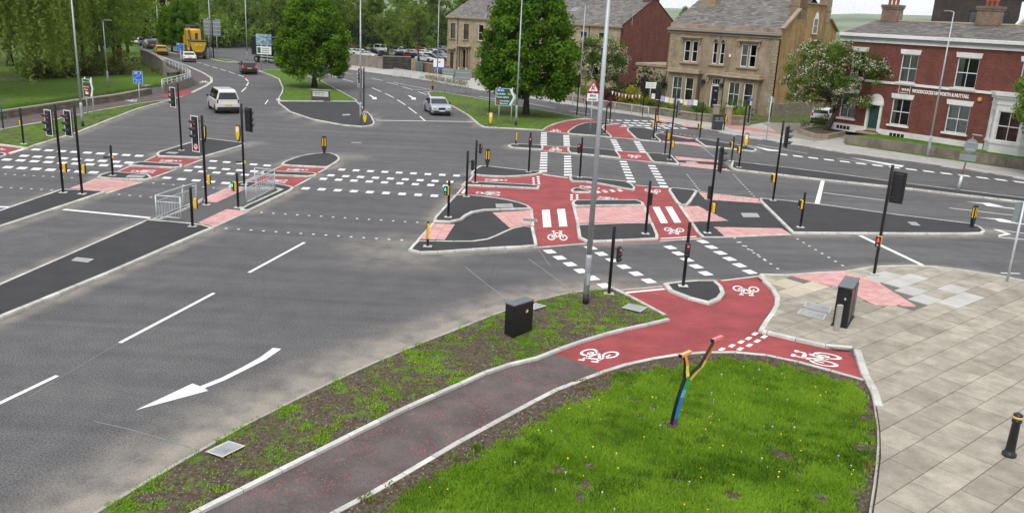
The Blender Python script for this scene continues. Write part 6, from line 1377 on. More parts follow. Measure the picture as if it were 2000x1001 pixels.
# canted white bay
bayp = [(13.45, 0), (14.25, -.85), (16.35, -.85), (17.15, 0)]
for i_ in range(3):
    a_, c_ = Vector(bayp[i_]), Vector(bayp[i_+1]); L_ = (c_-a_).length; e_ = bpy.data.objects.new('bay_side', None); COL.objects.link(e_); e_.parent = B3; e_.location = (a_.x, a_.y, 0); e_.rotation_euler = (0, 0, math.atan2((c_-a_).y, (c_-a_).x))
    g = .22 if i_ == 1 else .3; op = (g, L_-g, 1.65, 3.85)
    wl = front_wall(e_, L_, .3, 5.1, [op], M_WHITEP, name='bay_wall', rev=.16)
    window(e_, *op, sill=False, grid=(2, 2) if i_ == 1 else (1, 2), curtain=None if i_ == 1 else M_CURT)
def offpoly(ps, d): c = Vector((15.3, 0)); return [(c.x+(p[0]-c.x)*(1+d/2), p[1]*(1+d)-(.0)) for p in ps]
for nm, z0_, z1_, d_ in (('bay_cornice', 4.75, 4.95, .16), ('bay_roof_edge', 4.952, 5.22, .3), ('bay_sill', 1.42, 1.6, .1), ('bay_frieze', 4.3, 4.42, .06)): b = MB(); b.prism(ccw(offpoly(bayp, d_)), z0_, z1_, True); b.build(nm, M_WHITEP, B3)
slates(B3, (gl-.05, -.25, 8.85), (gr, -.25, 8.85), (gr, 4.6, 10.05), (gl-.05, 4.6, 10.05), .48, .3); slates(B3, (gr, 9.1, 8.7), (gl, 9.1, 8.7), (gl, 4.6, 10.05), (gr, 4.6, 10.05))
b = MB(); b.tube([(gl, 4.6, 10.1), (gr, 4.6, 10.1)], .1, 8); b.build('ridge_tiles', M_TRIM, B3)
chimney(B3, (1.25, 4.6), (1.5, .9), 9.3, 11.45, M_CHIM, 3); chimney(B3, (9.9, 4.3), (1.7, .9), 9.3, 11.5, M_CHIM, 3)
b = MB(); b.poly([(13.2, -.2, 8.9), (17.5, -.2, 8.9), (17.5, 4.5, 12.4), (13.9, 4.5, 12.4)]); b.build('upper_roof', M_SLATE, B3) if False else None
B3b = building('brick_house', 'taller slate-roofed wing joined to the brick house behind the second chimney', P3_+U3*12.0+Vector((-U3.y, U3.x))*4.7, A3)
front_wall(B3b, 9, 0, 9.6, [], M_REDBR2); side_wall(B3b, 0, [(0, 0), (7, 0), (7, 9.6), (3.5, 12.2), (0, 9.6)], M_REDBR2); slates(B3b, (-.2, -.3, 9.5), (9, -.3, 9.5), (9, 3.5, 12.25), (-.2, 3.5, 12.25), .48, .3); b = MB(); b.box((-.2, 1.6, 11.05), (.25, 4.9, .25), rx=math.atan2(2.7, 3.8)); b.build('gable_coping', M_WHITEP, B3b)
# ---- stone house ------------------------------------------------------------
U2 = Vector((.73428072, -.67884595)); P2_ = Vector((16.53173181, 98.46638671)); A2 = math.atan2(U2.y, U2.x)
B2 = building('stone_house', 'two-storey sandstone house with two bays, dark door and ochre rendered gable', P2_, A2); L2 = 13.17
up = [(1.96, 2.75, 4.92, 7.2), (2.97, 3.71, 4.92, 7.2), (5.57, 6.17, 4.92, 7.2), (6.45, 7.05, 4.92, 7.2), (8.99, 9.80, 4.88, 7.22), (9.98, 10.79, 4.88, 7.22)]
dop = (5.85, 6.9, .2, 3.45)
front_wall(B2, L2, 0, 8.0, up+[dop], M_STONE)
for k, o_ in enumerate(up): window(B2, *o_, grid=(1, 2), sill=False, fw=.09, curtain=M_CURT if k in (4,) else None)
for x_, w_ in ((2.835, 2.4), (9.89, 2.5)):
    b = MB(); b.box((x_, -.06, 4.78), (w_, .3, .18), bevel=.02); b.build('sill', M_TRIM, B2); b = MB(); b.box((x_, -.16, 7.55), (w_+.2, .46, .14), bevel=.03); b.box((x_, -.08, 7.4), (w_-.1, .24, .14)); b.build('window_hood', M_TRIM, B2)
    for s_ in (-1, 1): b = MB(); b.box((x_+s_*(w_/2-.1), -.1, 7.15), (.16, .26, .5), bevel=.04); b.build('bracket', M_TRIM, B2)
b = MB(); b.box((6.31, -.05, 4.8), (1.9, .26, .16), bevel=.02); b.build('sill', M_TRIM, B2)
for xx in (5.87, 6.75):     # pointed heads of the middle lights
    b = MB(); ar = [(xx-.36, 7.0), (xx-.36, 7.2), (xx-.2, 7.5), (xx, 7.68), (xx+.2, 7.5), (xx+.36, 7.2), (xx+.36, 7.0), (xx+.27, 7.0), (xx+.27, 7.2), (xx+.15, 7.42), (xx, 7.55), (xx-.15, 7.42), (xx-.27, 7.2), (xx-.27, 7.0)]
    b.v = [Vector((p[0], -.05, p[1])) for p in ar]+[Vector((p[0], .06, p[1])) for p in ar]; n_ = len(ar); b.f = [list(range(n_))]+[[i, i+n_, (i+1) % n_+n_, (i+1) % n_] for i in range(n_)]; b.mi = [0]*len(b.f); b.build('pointed_arch', M_TRIM, B2)
    obj('arch_glass', [(xx-.27, -.004, 7.19), (xx+.27, -.004, 7.19), (xx+.15, -.004, 7.42), (xx, -.004, 7.54), (xx-.15, -.004, 7.42)], [[0, 1, 2, 3, 4]], M_WDARK, B2)
def bay(x0, x1, wins, pj=.75):
    wb = bpy.data.objects.new('bay', None); COL.objects.link(wb); wb.parent = B2; wb.location = (0, -pj, 0)
    front_wall(wb, x1-x0, 0, 3.65, wins, M_STONE, x0=x0, name='bay_wall')
    for x_ in (x0, x1): side_wall(wb, x_, [(0, 0), (pj, 0), (pj, 3.65), (0, 3.65)], M_STONE, 'bay_wall')
    for k, o_ in enumerate(wins): window(wb, *o_, grid=(2, 2) if k == 0 else (1, 2), sill=False, fw=.1, curtain=M_CURTG if k == 0 else None)
    b = MB(); b.box(((x0+x1)/2, pj/2-.1, 3.78), (x1-x0+.5, pj+.5, .2), bevel=.04); b.build('bay_cornice', M_TRIM, wb); b = MB(); b.box(((x0+x1)/2, pj/2, 4.0), (x1-x0+.2, pj+.1, .3), bevel=.03); b.build('bay_parapet', M_TRIM, wb)
bay(.75, 4.5, [(1.35, 2.62, .7, 3.3), (3.0, 4.1, .7, 3.3)]); bay(7.85, 11.75, [(8.4, 9.75, .7, 3.3), (10.2, 11.3, .7, 3.3)])
b = MB(); b.box((6.45, .14, 1.35), (.84, .07, 2.3), bevel=.01); dr = b.build('door', plain('door_navy', (.012, .014, .022), .35), B2)
for x_, z_ in ((6.26, .75), (6.64, .75), (6.26, 1.5), (6.64, 1.5)): b = MB(); b.box((x_, .1, z_), (.28, .03, .5), bevel=.01); b.build('door_panel', bpy.data.materials['door_navy'], dr)
b = MB(); b.box((6.45, .09, 1.12), (.26, .03, .06)); b.build('letterbox', M_STEEL, dr)
b = MB(); b.poly([(6.45+.2*math.cos(t), .1, 2.0+.2*math.sin(t)) for t in np.linspace(0, math.pi, 9)]); b.build('door_fanlight', M_SIGNBACK, dr)
for x_ in (5.92, 6.92): b = MB(); b.box((x_, .1, 1.4), (.12, .12, 2.5)); b.build('door_frame', M_WIN, B2)
b = MB(); b.box((6.42, .1, 2.62), (1.1, .12, .1)); b.build('door_head', M_WIN, B2)
window(B2, 5.87, 6.88, 2.72, 3.42, grid=(3, 1), sill=False)
b = MB(); b.box((6.35, -.2, 3.78), (2.1, .55, .16), bevel=.03); b.box((6.35, -.1, 3.62), (1.7, .3, .16)); b.build('door_hood', M_TRIM, B2)
for x_ in (5.45, 7.25): b = MB(); b.box((x_, -.12, 3.2), (.2, .3, .6), bevel=.05); b.build('bracket', M_TRIM, B2)
for x_, z_ in ((4.95, 2.95), (7.2, 2.75)): b = MB(); b.tube([(x_, -.3, z_), (x_, -.1, z_)], .22, 12); b.build('hanging_basket', M_BLACKM, B2)
for z_, h_, pr, mt in ((7.98, .16, .14, M_TRIM), (8.3, .18, .42, M_LEAD), (8.46, .12, .34, M_TRIM)): b = MB(); b.box((L2/2, -pr/2+.02, z_), (L2+.5, pr, h_), bevel=.02); b.build('cornice', mt, B2)
front_wall(B2, L2+.2, 8.06, 8.9, [], M_STONE, name='parapet', x0=-.1, y=.02)
quoins(B2, 0, .3, 7.8, M_TRIM, 1); quoins(B2, L2, .3, 7.8, M_TRIM, -1)
pipe(B2, 4.75, .3, 3.6, y=-.6); pipe(B2, 7.6, .3, 3.6, y=-.4); b = MB(); b.box((7.75, -.05, 5.9), (.22, .1, .3), bevel=.02); b.build('alarm_box', M_SIGNW, B2)
RD = 6.6; RH = 12.2
slates(B2, (-.2, .1, 8.85), (L2+.1, .1, 8.85), (L2+.1, RD, RH), (-.2, RD, RH), .5, .3, .0); slates(B2, (L2+.1, 13.2, 8.6), (-.2, 13.2, 8.6), (-.2, RD, RH), (L2+.1, RD, RH))
gx = L2+.15
side_wall(B2, gx, [(0, 0), (13.2, 0), (13.2, 8.9), (10.9, 10.2), (10.9, 12.6), (9.6, 12.6), (9.6, 11.6), (5.0, 11.6), (5.0, 13.0), (3.2, 13.0), (3.2, 10.9), (0, 8.9)], M_OCHRE); side_wall(B2, -.15, [(0, 0), (13.2, 0), (13.2, 8.6), (6.6, 12.3), (0, 8.6)], M_STONE1); front_wall(B2, L2+.3, 0, 8.6, [], M_STONE1, y=13.2, x0=-.15)
b = MB(); b.box((gx+.05, 1.6, 9.98), (.45, 3.9, .16), rx=math.atan2(2, 3.2)); b.build('gable_coping', M_TRIM, B2); b = MB(); b.box((gx+.05, 12.1, 9.62), (.45, 2.7, .16), rx=-math.atan2(1.3, 2.3)); b.build('gable_coping', M_TRIM, B2); b = MB(); b.box((gx-.02, 7.3, 11.66), (.4, 4.6, .14)); b.build('gable_coping', M_TRIM, B2)
chimney(B2, (gx-.5, 4.1), (1.0, 1.75), 10.0, 13.6, M_CHIMST, 3, 1); chimney(B2, (gx-.4, 10.25), (.9, 1.3), 9.8, 13.2, M_CHIMST, 2, 1); chimney(B2, (2.0, 4.6), (1.7, 1.0), 9.3, 13.4, M_CHIMST, 3)
chimney(B2, (6.4, 7.6), (1.6, .9), 11.2, 12.75, M_CHIMST, 3)
gb_ = bpy.data.objects.new('gable_window', None); COL.objects.link(gb_); gb_.parent = B2; gb_.location = (gx, 0, 0); gb_.rotation_euler = (0, 0, math.pi/2)
window(gb_, 6.95, 8.05, 8.6, 10.2, y=-.02, grid=(1, 2), trim=M_TRIM); b = MB(); b.v = [Vector(p) for p in ((6.95, -.06, 10.2), (8.05, -.06, 10.2), (7.85, -.06, 10.65), (7.5, -.06, 10.9), (7.15, -.06, 10.65))]; b.f = [[0, 1, 2, 3, 4]]; b.mi = [0]; b.build('pointed_head', M_WIN, gb_)
window(gb_, 4.6, 5.3, 2.2, 3.2, y=-.03, grid=(1, 1), trim=M_TRIM)
b = MB(); b.box((gx+.15, 5.5, .6), (.3, 11., 1.5)); bb = b.me('gable_plinth', bpy.data.materials['garden_stone']); l_ = bb.uv_layers.new(name='UVMap')
for p_ in bb.polygons:
    for li in p_.loop_indices: v_ = bb.vertices[bb.loops[li].vertex_index].co; l_.data[li].uv = (v_.y+v_.x, v_.z)
add('gable_plinth', bb, B2)
# annex with ivy
AX = building('stone_annex', 'low flat-roofed stone annex between the brick gable and the stone house', P2_+U2*(-5.2)+Vector((-U2.y, U2.x))*1.5, A2)
front_wall(AX, 5.1, 0, 4.0, [(.9, 1.7, .4, 2.6)], M_STONE1); side_wall(AX, 0, [(0, 0), (6, 0), (6, 4), (0, 4)], M_STONE1); b = MB(); b.box((2.5, 3, 4.1), (5.4, 6.3, .35), bevel=.04); b.build('roof_edge', M_TRIM, AX); b = MB(); b.box((1.3, .15, 1.5), (.8, .06, 2.2)); b.build('door', M_WDARK, AX)
# ---- stone terrace with brick gable -----------------------------------------
U1 = Vector((.70806178, -.70615049)); P1_ = Vector((-12.16032212, 140.22139347)); A1 = math.atan2(U1.y, U1.x); L1 = 35.26
B1 = building('stone_terrace', 'long sandstone terrace with grey slate roof and dark red brick gable end', P1_, A1)
w1 = [(.77, 1.9, 4.9, 7.2), (3.94, 5.14, 4.9, 7.2), (7.3, 8.5, 4.9, 7.25), (28.1, 29.4, 4.95, 7.25), (31.4, 32.6, 4.95, 7.25), (11, 12.2, 4.9, 7.2), (14.6, 15.8, 4.9, 7.2), (24.5, 25.7, 4.9, 7.2)]
front_wall(B1, L1, -.3, 8.0, w1+[(.8, 1.65, 0, 2.75), (3.9, 4.75, .5, 3.3), (8.0, 9.2, .8, 3.2)], M_STONE1)
for k, o_ in enumerate(w1): window(B1, *o_, grid=(1, 2), mat=M_WDARK if k < 2 else M_WIN, trim=M_TRIM, curtain={0: M_CURT, 1: M_CURTG, 3: plain('blue_curtain', (.08, .16, .32), .9)}.get(k))
b = MB(); b.box((1.22, .12, 1.35), (.85, .06, 2.7)); dr = b.build('door', M_WDARK, B1); b = MB(); b.box((1.22, .07, 1.4), (.1, .03, .04)); b.build('door_handle', M_STEEL, dr); b = MB(); b.box((1.3, -.25, 3.3), (1.7, .55, .35), bevel=.05); b.build('door_hood', M_TRIM, B1)
b = MB(); b.box((4.3, -.3, 3.85), (3.1, .7, .3), bevel=.05); b.build('bay_cornice', M_TRIM, B1)
window(B1, 3.9, 4.75, .5, 3.3, grid=(1, 2), mat=M_WDARK, trim=M_TRIM)
for x_ in (3.1, 3.7, 4.95, 5.5): b = MB(); b.box((x_, -.12, 1.85), (.16, .3, 3.7)); b.build('bay_mullion', M_TRIM, B1)
for x_ in (3.4, 5.22): b = MB(); b.box((x_, -.02, 1.9), (.34, .05, 2.7)); b.build('bay_light', M_WDARK, B1)
window(B1, 8.0, 9.2, .8, 3.2, grid=(1, 2), trim=M_TRIM)
b = MB(); b.box((L1/2, -.15, 8.12), (L1+.5, .4, .26), bevel=.03); b.build('gutter_cornice', M_TRIM, B1); quoins(B1, 0, 0, 7.9, M_TRIM, 1); quoins(B1, L1, 0, 7.9, M_TRIM, -1); pipe(B1, 2.6, 0, 8); pipe(B1, 29.9, 0, 8)
GD = 13.; GR = 6.8; GH = 12.1
side_wall(B1, L1+.02, [(0, -.3), (GD, -.3), (GD, 8.2), (GR, GH), (0, 8.2)], M_REDBR2); side_wall(B1, 0, [(0, -.3), (GD, -.3), (GD, 8.2), (GR, GH), (0, 8.2)], M_STONE1); front_wall(B1, L1, -.3, 8.2, [], M_STONE1, y=GD)
slates(B1, (-.25, -.35, 8.12), (L1+.12, -.35, 8.12), (L1+.12, GR, GH), (-.25, GR, GH), .5, .32); slates(B1, (L1+.12, GD+.2, 8.1), (-.25, GD+.2, 8.1), (-.25, GR, GH), (L1+.12, GR, GH), .6, .5)
chimney(B1, (L1-.6, GR), (1.0, 2.4), 11.2, 14., M_REDBR2, 4, 1); chimney(B1, (23, GR), (1., 2.), 11.4, 13.8, M_CHIM, 3, 1)
b = MB(); b.box((24.2, 3.1, 10.08), (1.3, 1.2, .1), rx=math.atan2(3.9, 7.1)); b.build('skylight', M_LEAD, B1)
b = MB(); b.tube([(L1+.03, 2.2, 8.4), (L1+.03, 2.2, 9.6)], .03, 6); b.build('flue', M_STEEL, B1)
# ---- dark office block far behind -------------------------------------------
o1 = gp((1815, 49), 9-9.0)  # bearing only
dv = ray((1815, 60)); dv = Vector((dv.x, dv.y)).normalized(); dw = ray((1985, 60)); dw = Vector((dw.x, dw.y)).normalized(); PA, PB_ = dv*165, dw*160
OB = building('office_block', 'dark brown office block rising behind the slate roof of the brick house', PA, math.atan2((PB_-PA).y, (PB_-PA).x)); LB = (PB_-PA).length
M_OFF = mat_wall('brown_cladding', (.035, .026, .024), (.055, .042, .038), None, fine=3)
front_wall(OB, LB, -2, 15.6, [(LB*.44, LB*.62, 11.0, 13.2), (LB*.65, LB*.9, 11.0, 13.2)], M_OFF); side_wall(OB, 0, [(0, -2), (15, -2), (15, 15.6), (0, 15.6)], M_OFF); b = MB(); b.box((LB/2, 7, 15.5), (LB, 14.6, .3)); b.build('roof', M_OFF, OB)
window(OB, LB*.44, LB*.62, 11.0, 13.2, sill=False, mat=M_WDARK, grid=(3, 1), curtain=plain('office_blind', (.2, .24, .27), .7)); window(OB, LB*.65, LB*.9, 11.0, 13.2, sill=False, mat=M_WDARK, grid=(4, 1), curtain=bpy.data.materials['office_blind'])
b = MB(); b.box((LB*.74, 6, 17.2), (LB*.5, 9, 3.4)); b.build('plant_room', M_OFF, OB)
# ---- garden of the brick house ------------------------------------------------
GW = [P1 for P1 in W('j', (490, 205), (700, 232), (1000, 275), (1400, 335), (1668, 378), (2100, 445))]
wall_run('garden_retaining_wall', 'long low stained concrete wall holding up the front lawn of the brick house', GW, .72, .25, mat_wall('retaining_concrete', (.17, .14, .11), (.25, .21, .17), None, stain=(.09, .075, .06)), cap=None, z0=.05)
nb = Vector((-U3.y, U3.x)); front = [P3_+U3*s_-nb*.12 for s_ in (17.6, 9, 4.9)]
gl_ = [q_+Vector((.1, .15)) for q_ in GW]+[P3_+U3*22]+front
turf('front_lawn', 'clipped front lawn of the brick house above the low wall', [Vector(q_) for q_ in gl_], .72, 1.2, lambda P: .62+.05*lowfreq(P, 1, 2), bumps=.02, z0=-.1)
pv = tag(sheet('cobbled_forecourt', W('e', (-40, 800), (310, 805), (430, 840), (600, 848), (640, 862), (500, 905), (470, 895), (300, 920), (100, 880), z=.1)+[], .13, mat_stone('cobbles', (.22, .195, .165), (.33, .30, .26), 6, 30, .1), z0=0), 'cobbled forecourt between the stone and brick houses', kind='structure')
PL = W('e', (192, 870), (300, 905), (390, 908), (505, 885), (470, 850), (330, 845), z=.1); pc = sum((Vector(q_) for q_ in PL), Vector((0, 0)))/len(PL)
tp = thing('tree_planter', 'low stone planter round the foot of the blossoming hawthorn', 'planter', (pc.x, pc.y, .1)); rel = ccw([Vector(q_)-pc for q_ in PL]); kerb_ring(rel, .42, tp, bpy.data.materials['gate_stone'], kw=.22, step=.8, z0=-.02); sheet('soil', offs(rel, .1), .33, plain('planter_soil', (.07, .055, .04), .95), tp, z0=0)
# ground behind the houses
gd = FB+[Vector((-18, 150)), Vector((-5, 200)), Vector((120, 200)), Vector((120, 40))]
gd = W('j', (2300, 430), (1668, 385), (1000, 290), (500, 215)) + W('e', (480, 850), (200, 850), (0, 800)) + W('x', (1500, 830), (1240, 810), (700, 740), (0, 600)) + W('d', (700, 690), (300, 620), (0, 560)) + W('c', (760, 500)) + [P1_-U1*.4, P1_-U1*.4+Vector((-U1.y, U1.x))*40, Vector((120, 190)), Vector((130, 30))]
turf('garden_ground', 'garden soil and grass around the houses', gd, .06, 6., lambda P: .46+.1*lowfreq(P, .3, 3), bumps=.02, z0=-.2)
# bunting and flags
def bunting(label, a, c, n, kind, z=1.7, gz=.1):
    A_, C_ = [gp(p_, gz).xy for p_ in (a, c)]; d_ = (C_-A_); t_ = thing('bunting', label, 'bunting', (A_.x, A_.y, gz), math.atan2(d_.y, d_.x)); L_ = d_.length
    for x_ in (0, L_): b = MB(); b.tube([(x_, 0, 0), (x_, 0, z+.05)], .025, 6); b.build('pole', M_BLACKM, t_)
    b = MB(); b.tube([(L_*k/8, 0, z-.18*math.sin(math.pi*k/8)) for k in range(9)], .012, 5); b.build('string', M_BLACKM, t_)
    cols = (M_SIGNW, plain('pennant_pink', (.6, .3, .33), .7)) if kind == 'tri' else (M_SIGNW, plain('flag_cream', (.66, .62, .33), .7), plain('flag_lilac', (.42, .38, .6), .7))
    for k in range(n):
        x_ = L_*(k+.5)/n; zz = z-.18*math.sin(math.pi*(k+.5)/n); w_ = L_/n*(.62 if kind == 'tri' else .86); b = MB()
        pts = [(x_-w_/2, -.012, zz), (x_, -.03, zz-.42), (x_+w_/2, -.012, zz)] if kind == 'tri' else [(x_-w_/2, -.012, zz), (x_-w_/2, -.03, zz-.52), (x_+w_/2, -.03, zz-.52), (x_+w_/2, -.012, zz)]
        n_ = len(pts); b.v = [Vector(p_) for p_ in pts]+[Vector((p_[0], p_[1]+.006, p_[2])) for p_ in pts]; b.f = [list(range(n_)), list(range(2*n_-1, n_-1, -1))]+[[i, i+n_, (i+1) % n_+n_, (i+1) % n_] for i in range(n_)]; b.mi = [0]*len(b.f)
        b.build('pennant' if kind == 'tri' else 'flag', cols[k % len(cols)], t_)
bunting('string of white and pink pennants above the purple hedge', px('d', (470, 712))[0], px('d', (665, 742))[0], 9, 'tri', 1.9)
bunting('row of small white, cream and lilac flags before the stone house', px('x', (70, 622))[0], px('x', (765, 745))[0], 10, 'sq', 2.0)
# ================================================================ TREES AND SHRUBS
LEAF = dict(
 hornbeam=mat_leaf('leaf_hornbeam', (.045, .11, .008), (.15, .27, .028), .35),
 wood=mat_leaf('leaf_wood', (.085, .15, .022), (.22, .31, .07), .4),
 willow=mat_leaf('leaf_willow', (.10, .155, .028), (.22, .29, .075), .4),
 birch=mat_leaf('leaf_birch', (.10, .18, .035), (.24, .34, .09), .4),
 brush=mat_leaf('leaf_brush', (.06, .06, .025), (.17, .15, .065), .3),
 dark=mat_leaf('leaf_dark', (.012, .03, .01), (.035, .065, .02), .2),
 copper=mat_leaf('leaf_copper', (.05, .018, .018), (.12, .04, .035), .3),
 hawth=mat_leaf('leaf_hawthorn', (.06, .115, .016), (.15, .23, .045), .35),
 purple=mat_leaf('leaf_purple', (.045, .008, .014), (.13, .022, .035), .25),
 gold=mat_leaf('leaf_gold', (.12, .13, .01), (.32, .27, .02), .3),
 bloss=mat_leaf('blossom', (.50, .42, .38), (.70, .64, .58), .25, (1, 1, 1)))
M_BARK = mat_stone('bark', (.030, .024, .019), (.075, .06, .047), 3, 14, .1, .95); M_BARKL = mat_stone('bark_grey', (.09, .08, .065), (.17, .15, .125), 3, 14, .1, .95)
def leaf_mesh(name, C, Nrm, size, mat, tone, aspect=.62, rng=RNG):
    n = len(C); r = rng.normal(size=(n, 3)); t1 = np.cross(Nrm, r); t1 /= np.linalg.norm(t1, axis=1)[:, None]+1e-9; t2 = np.cross(Nrm, t1); s = np.asarray(size).reshape(-1, 1)*np.ones((n, 1))
    a = t1*s; b = t2*s*aspect
    V = np.stack([C-a, C-b*.9-Nrm*s*.12, C+a, C+b*.9-Nrm*s*.12], 1).reshape(-1, 3)
    me = bpy.data.meshes.new(name); me.vertices.add(len(V)); me.vertices.foreach_set('co', V.ravel().astype(np.float32)); idx = np.arange(4*n, dtype=np.int32)
    me.loops.add(4*n); me.loops.foreach_set('vertex_index', idx); me.polygons.add(n); me.polygons.foreach_set('loop_start', np.arange(0, 4*n, 4, dtype=np.int32)); me.polygons.foreach_set('loop_total', np.full(n, 4, np.int32))
    me.update(); at = me.attributes.new('tone', 'FLOAT', 'POINT'); at.data.foreach_set('value', np.repeat(np.clip(tone, 0, 1), 4).astype(np.float32)); me.materials.append(mat); return me
def unit(n, rng): v = rng.normal(size=(n, 3)); return v/np.linalg.norm(v, axis=1)[:, None]
def clump_leaves(cl, per, size, rng, up=.25, shell=.55):
    """leaves through the volume of clumps (cx,cy,cz,r,tone), denser to each clump's outside"""
    C = []; Nn = []; T_ = []
    for cx, cy, cz, r, t in cl:
        n = int(per*(r/.8)**2); d = unit(n, rng); rr = r*(shell+(1-shell)*rng.random(n))[:, None]; p = d*rr*np.array([1, 1, .85])+np.array([cx, cy, cz]); C.append(p)
        nn = d*.7+np.array([0, 0, up])+rng.normal(size=(n, 3))*.45; Nn.append(nn/np.linalg.norm(nn, axis=1)[:, None]); T_.append(t+rng.normal(size=n)*.13)
    C = np.concatenate(C); return C, np.concatenate(Nn), np.concatenate(T_), size*(.75+.5*rng.random(len(C)))
def trunk_mesh(h, r, limbs, mat, lean=(0, 0), rng=RNG, top=.25):
    b = MB(); k = 5; b.tube([(lean[0]*i/k+rng.normal()*.02, lean[1]*i/k+rng.normal()*.02, h*i/k-.1*(i == 0)) for i in range(k+1)], [r*(1.35 if i == 0 else 1-(1-top)*i/k) for i in range(k+1)], 10)
    for p0, p1, r0 in limbs:
        p0, p1 = Vector(p0), Vector(p1); m = p0.lerp(p1, .5)+Vector((rng.normal()*.12, rng.normal()*.12, .12)); b.tube([p0, m, p1], [r0, r0*.65, r0*.2], 6)
    return b.me('trunk', mat, True)
def ovoid(h0, h1, rx, prof, n, rng, rc=(.55, .95), inner=.25):
    """clumps on and inside a crown of revolution; prof(u) gives relative radius at height fraction u"""
    cl = []
    for i in range(n):
        u = rng.random()**.9; a = rng.random()*6.283; R = rx*prof(u)*(1-.0*u); q = (.78+.25*rng.random()) if rng.random() > inner else rng.random()**.5*.7
        cl.append((R*q*math.cos(a), R*q*math.sin(a), h0+(h1-h0)*u, rng.uniform(*rc)*(1.0 if rng.random() > .12 else 1.35), rng.uniform(-.05, 1.05)))
    return cl
def limbs_to(cl, h, r, rng, k=14, z0=.35):
    L = []
    for i in rng.choice(len(cl), min(k, len(cl)), replace=False):
        c = cl[i]; zz = min(h*.95, max(h*z0, c[2]-.35*math.hypot(c[0], c[1])-.3)); L.append(((0, 0, zz), (c[0]*.92, c[1]*.92, c[2]), r*rng.uniform(.25, .5)))
    return L
def tree_parts(kind, seed):
    rng = np.random.default_rng(seed)
    if kind == 'hornbeam':
        cl = ovoid(1.25, 8.3, 3.05, lambda u: (min(1, .72+1.6*u) if u < .2 else max(.14, math.cos((u-.2)*1.62)**.62)), 430, rng, (.38, .72), .22)
        C, Nn, T_, S = clump_leaves(cl, 200, .12, rng, .35, .4); return trunk_mesh(4.5, .22, limbs_to(cl, 4.5, .2, rng, 20, .4), M_BARK, rng=rng), leaf_mesh('crown', C, Nn, S, LEAF['hornbeam'], T_, rng=rng)
    if kind == 'wood':
        cl = []
        for _ in range(17):
            a = rng.random()*6.283; R = 3.3*rng.random()**.6; z = rng.uniform(3.2, 12.5); R *= (1-.45*max(0, (z-9)/4)); bx, by = R*math.cos(a), R*math.sin(a)
            for _ in range(9): cl.append((bx+rng.normal()*.85, by+rng.normal()*.85, z+rng.normal()*.7, rng.uniform(.4, .85), rng.uniform(.1, .9)))
        C, Nn, T_, S = clump_leaves(cl, 105, .15, rng, .3, .3); return trunk_mesh(9.5, .26, limbs_to(cl, 9.5, .2, rng, 34, .25), M_BARK, (rng.normal()*.5, rng.normal()*.5), rng), leaf_mesh('crown', C, Nn, S, LEAF['wood'], T_, rng=rng)
    if kind == 'birch':
        cl = ovoid(2.2, 13.5, 2.7, lambda u: max(.15, math.sin(math.pi*(.15+.85*u))**.7), 150, rng, (.4, .75), .35)
        C, Nn, T_, S = clump_leaves(cl, 105, .12, rng, -.1, .25); C[:, 2] -= rng.random(len(C))**2*.9; return trunk_mesh(12.5, .2, limbs_to(cl, 12, .16, rng, 26, .2), M_BARKL, (rng.normal()*.4, 0), rng), leaf_mesh('crown', C, Nn, S, LEAF['birch'], T_, rng=rng)
    if kind == 'willow':
        C = []; T_ = []
        for _ in range(620):
            a = rng.random()*6.283; R = 6.2*rng.random()**.55; z = 14.5-.11*R*R*1.2+rng.normal()*.7; L = rng.uniform(3, 10)*(.5+.5*R/6.2); L = min(L, z-rng.uniform(.8, 3)); n = int(max(1, L)*9); t = np.linspace(0, 1, n); sw = rng.normal()*.5; tn = rng.uniform(.1, .9)
            x = (R+.5*np.sqrt(t)+.15*t)*math.cos(a)+sw*t*.6+rng.normal(size=n)*.13; y = (R+.5*np.sqrt(t))*math.sin(a)+rng.normal(size=n)*.13; C.append(np.column_stack([x, y, z-L*t])); T_.append(tn+rng.normal(size=n)*.12)
        C = np.concatenate(C); T_ = np.concatenate(T_); n = len(C); Nn = unit(n, rng)*np.array([1, 1, .4]); Nn /= np.linalg.norm(Nn, axis=1)[:, None]
        lb = [((0, 0, 3+rng.random()*3), (4.5*math.cos(a), 4.5*math.sin(a), 10.5+rng.random()*2), .22) for a in np.linspace(0, 6.2, 10)]
        return trunk_mesh(8, .5, lb, M_BARK, rng=rng), leaf_mesh('crown', C, Nn, .19*(.7+.6*rng.random(n)), LEAF['willow'], T_, .45, rng)
    if kind == 'conifer':
        cl = []
        for i in range(130): u = rng.random(); a = rng.random()*6.283; R = 2.7*(1-u)*(.6+.5*rng.random()); cl.append((R*math.cos(a), R*math.sin(a), 1.5+13*u, .35+.4*(1-u), rng.uniform(.1, .8)))
        C, Nn, T_, S = clump_leaves(cl, 90, .15, rng, -.1, .3); return trunk_mesh(13.5, .24, [], M_BARK, rng=rng), leaf_mesh('crown', C, Nn, S, LEAF['dark'], T_, .3, rng)
    if kind == 'copper':
        cl = ovoid(2.5, 9.5, 3.4, lambda u: max(.2, math.sin(math.pi*(.12+.85*u))**.6), 120, rng); C, Nn, T_, S = clump_leaves(cl, 90, .16, rng); return trunk_mesh(7, .24, limbs_to(cl, 7, .2, rng), M_BARK, rng=rng), leaf_mesh('crown', C, Nn, S, LEAF['copper'], T_, rng=rng)
    if kind == 'bush':
        cl = [(rng.normal()*.75, rng.normal()*.6, abs(rng.normal())*.55+.35, rng.uniform(.35, .6), rng.uniform(.1, .9)) for _ in range(26)]; C, Nn, T_, S = clump_leaves(cl, 130, .085, rng, .3, .3); return trunk_mesh(.8, .05, limbs_to(cl, .8, .06, rng, 10, .1), M_BARK, rng=rng), leaf_mesh('crown', C, Nn, S, LEAF['brush'], T_, rng=rng)
PROTO = {}
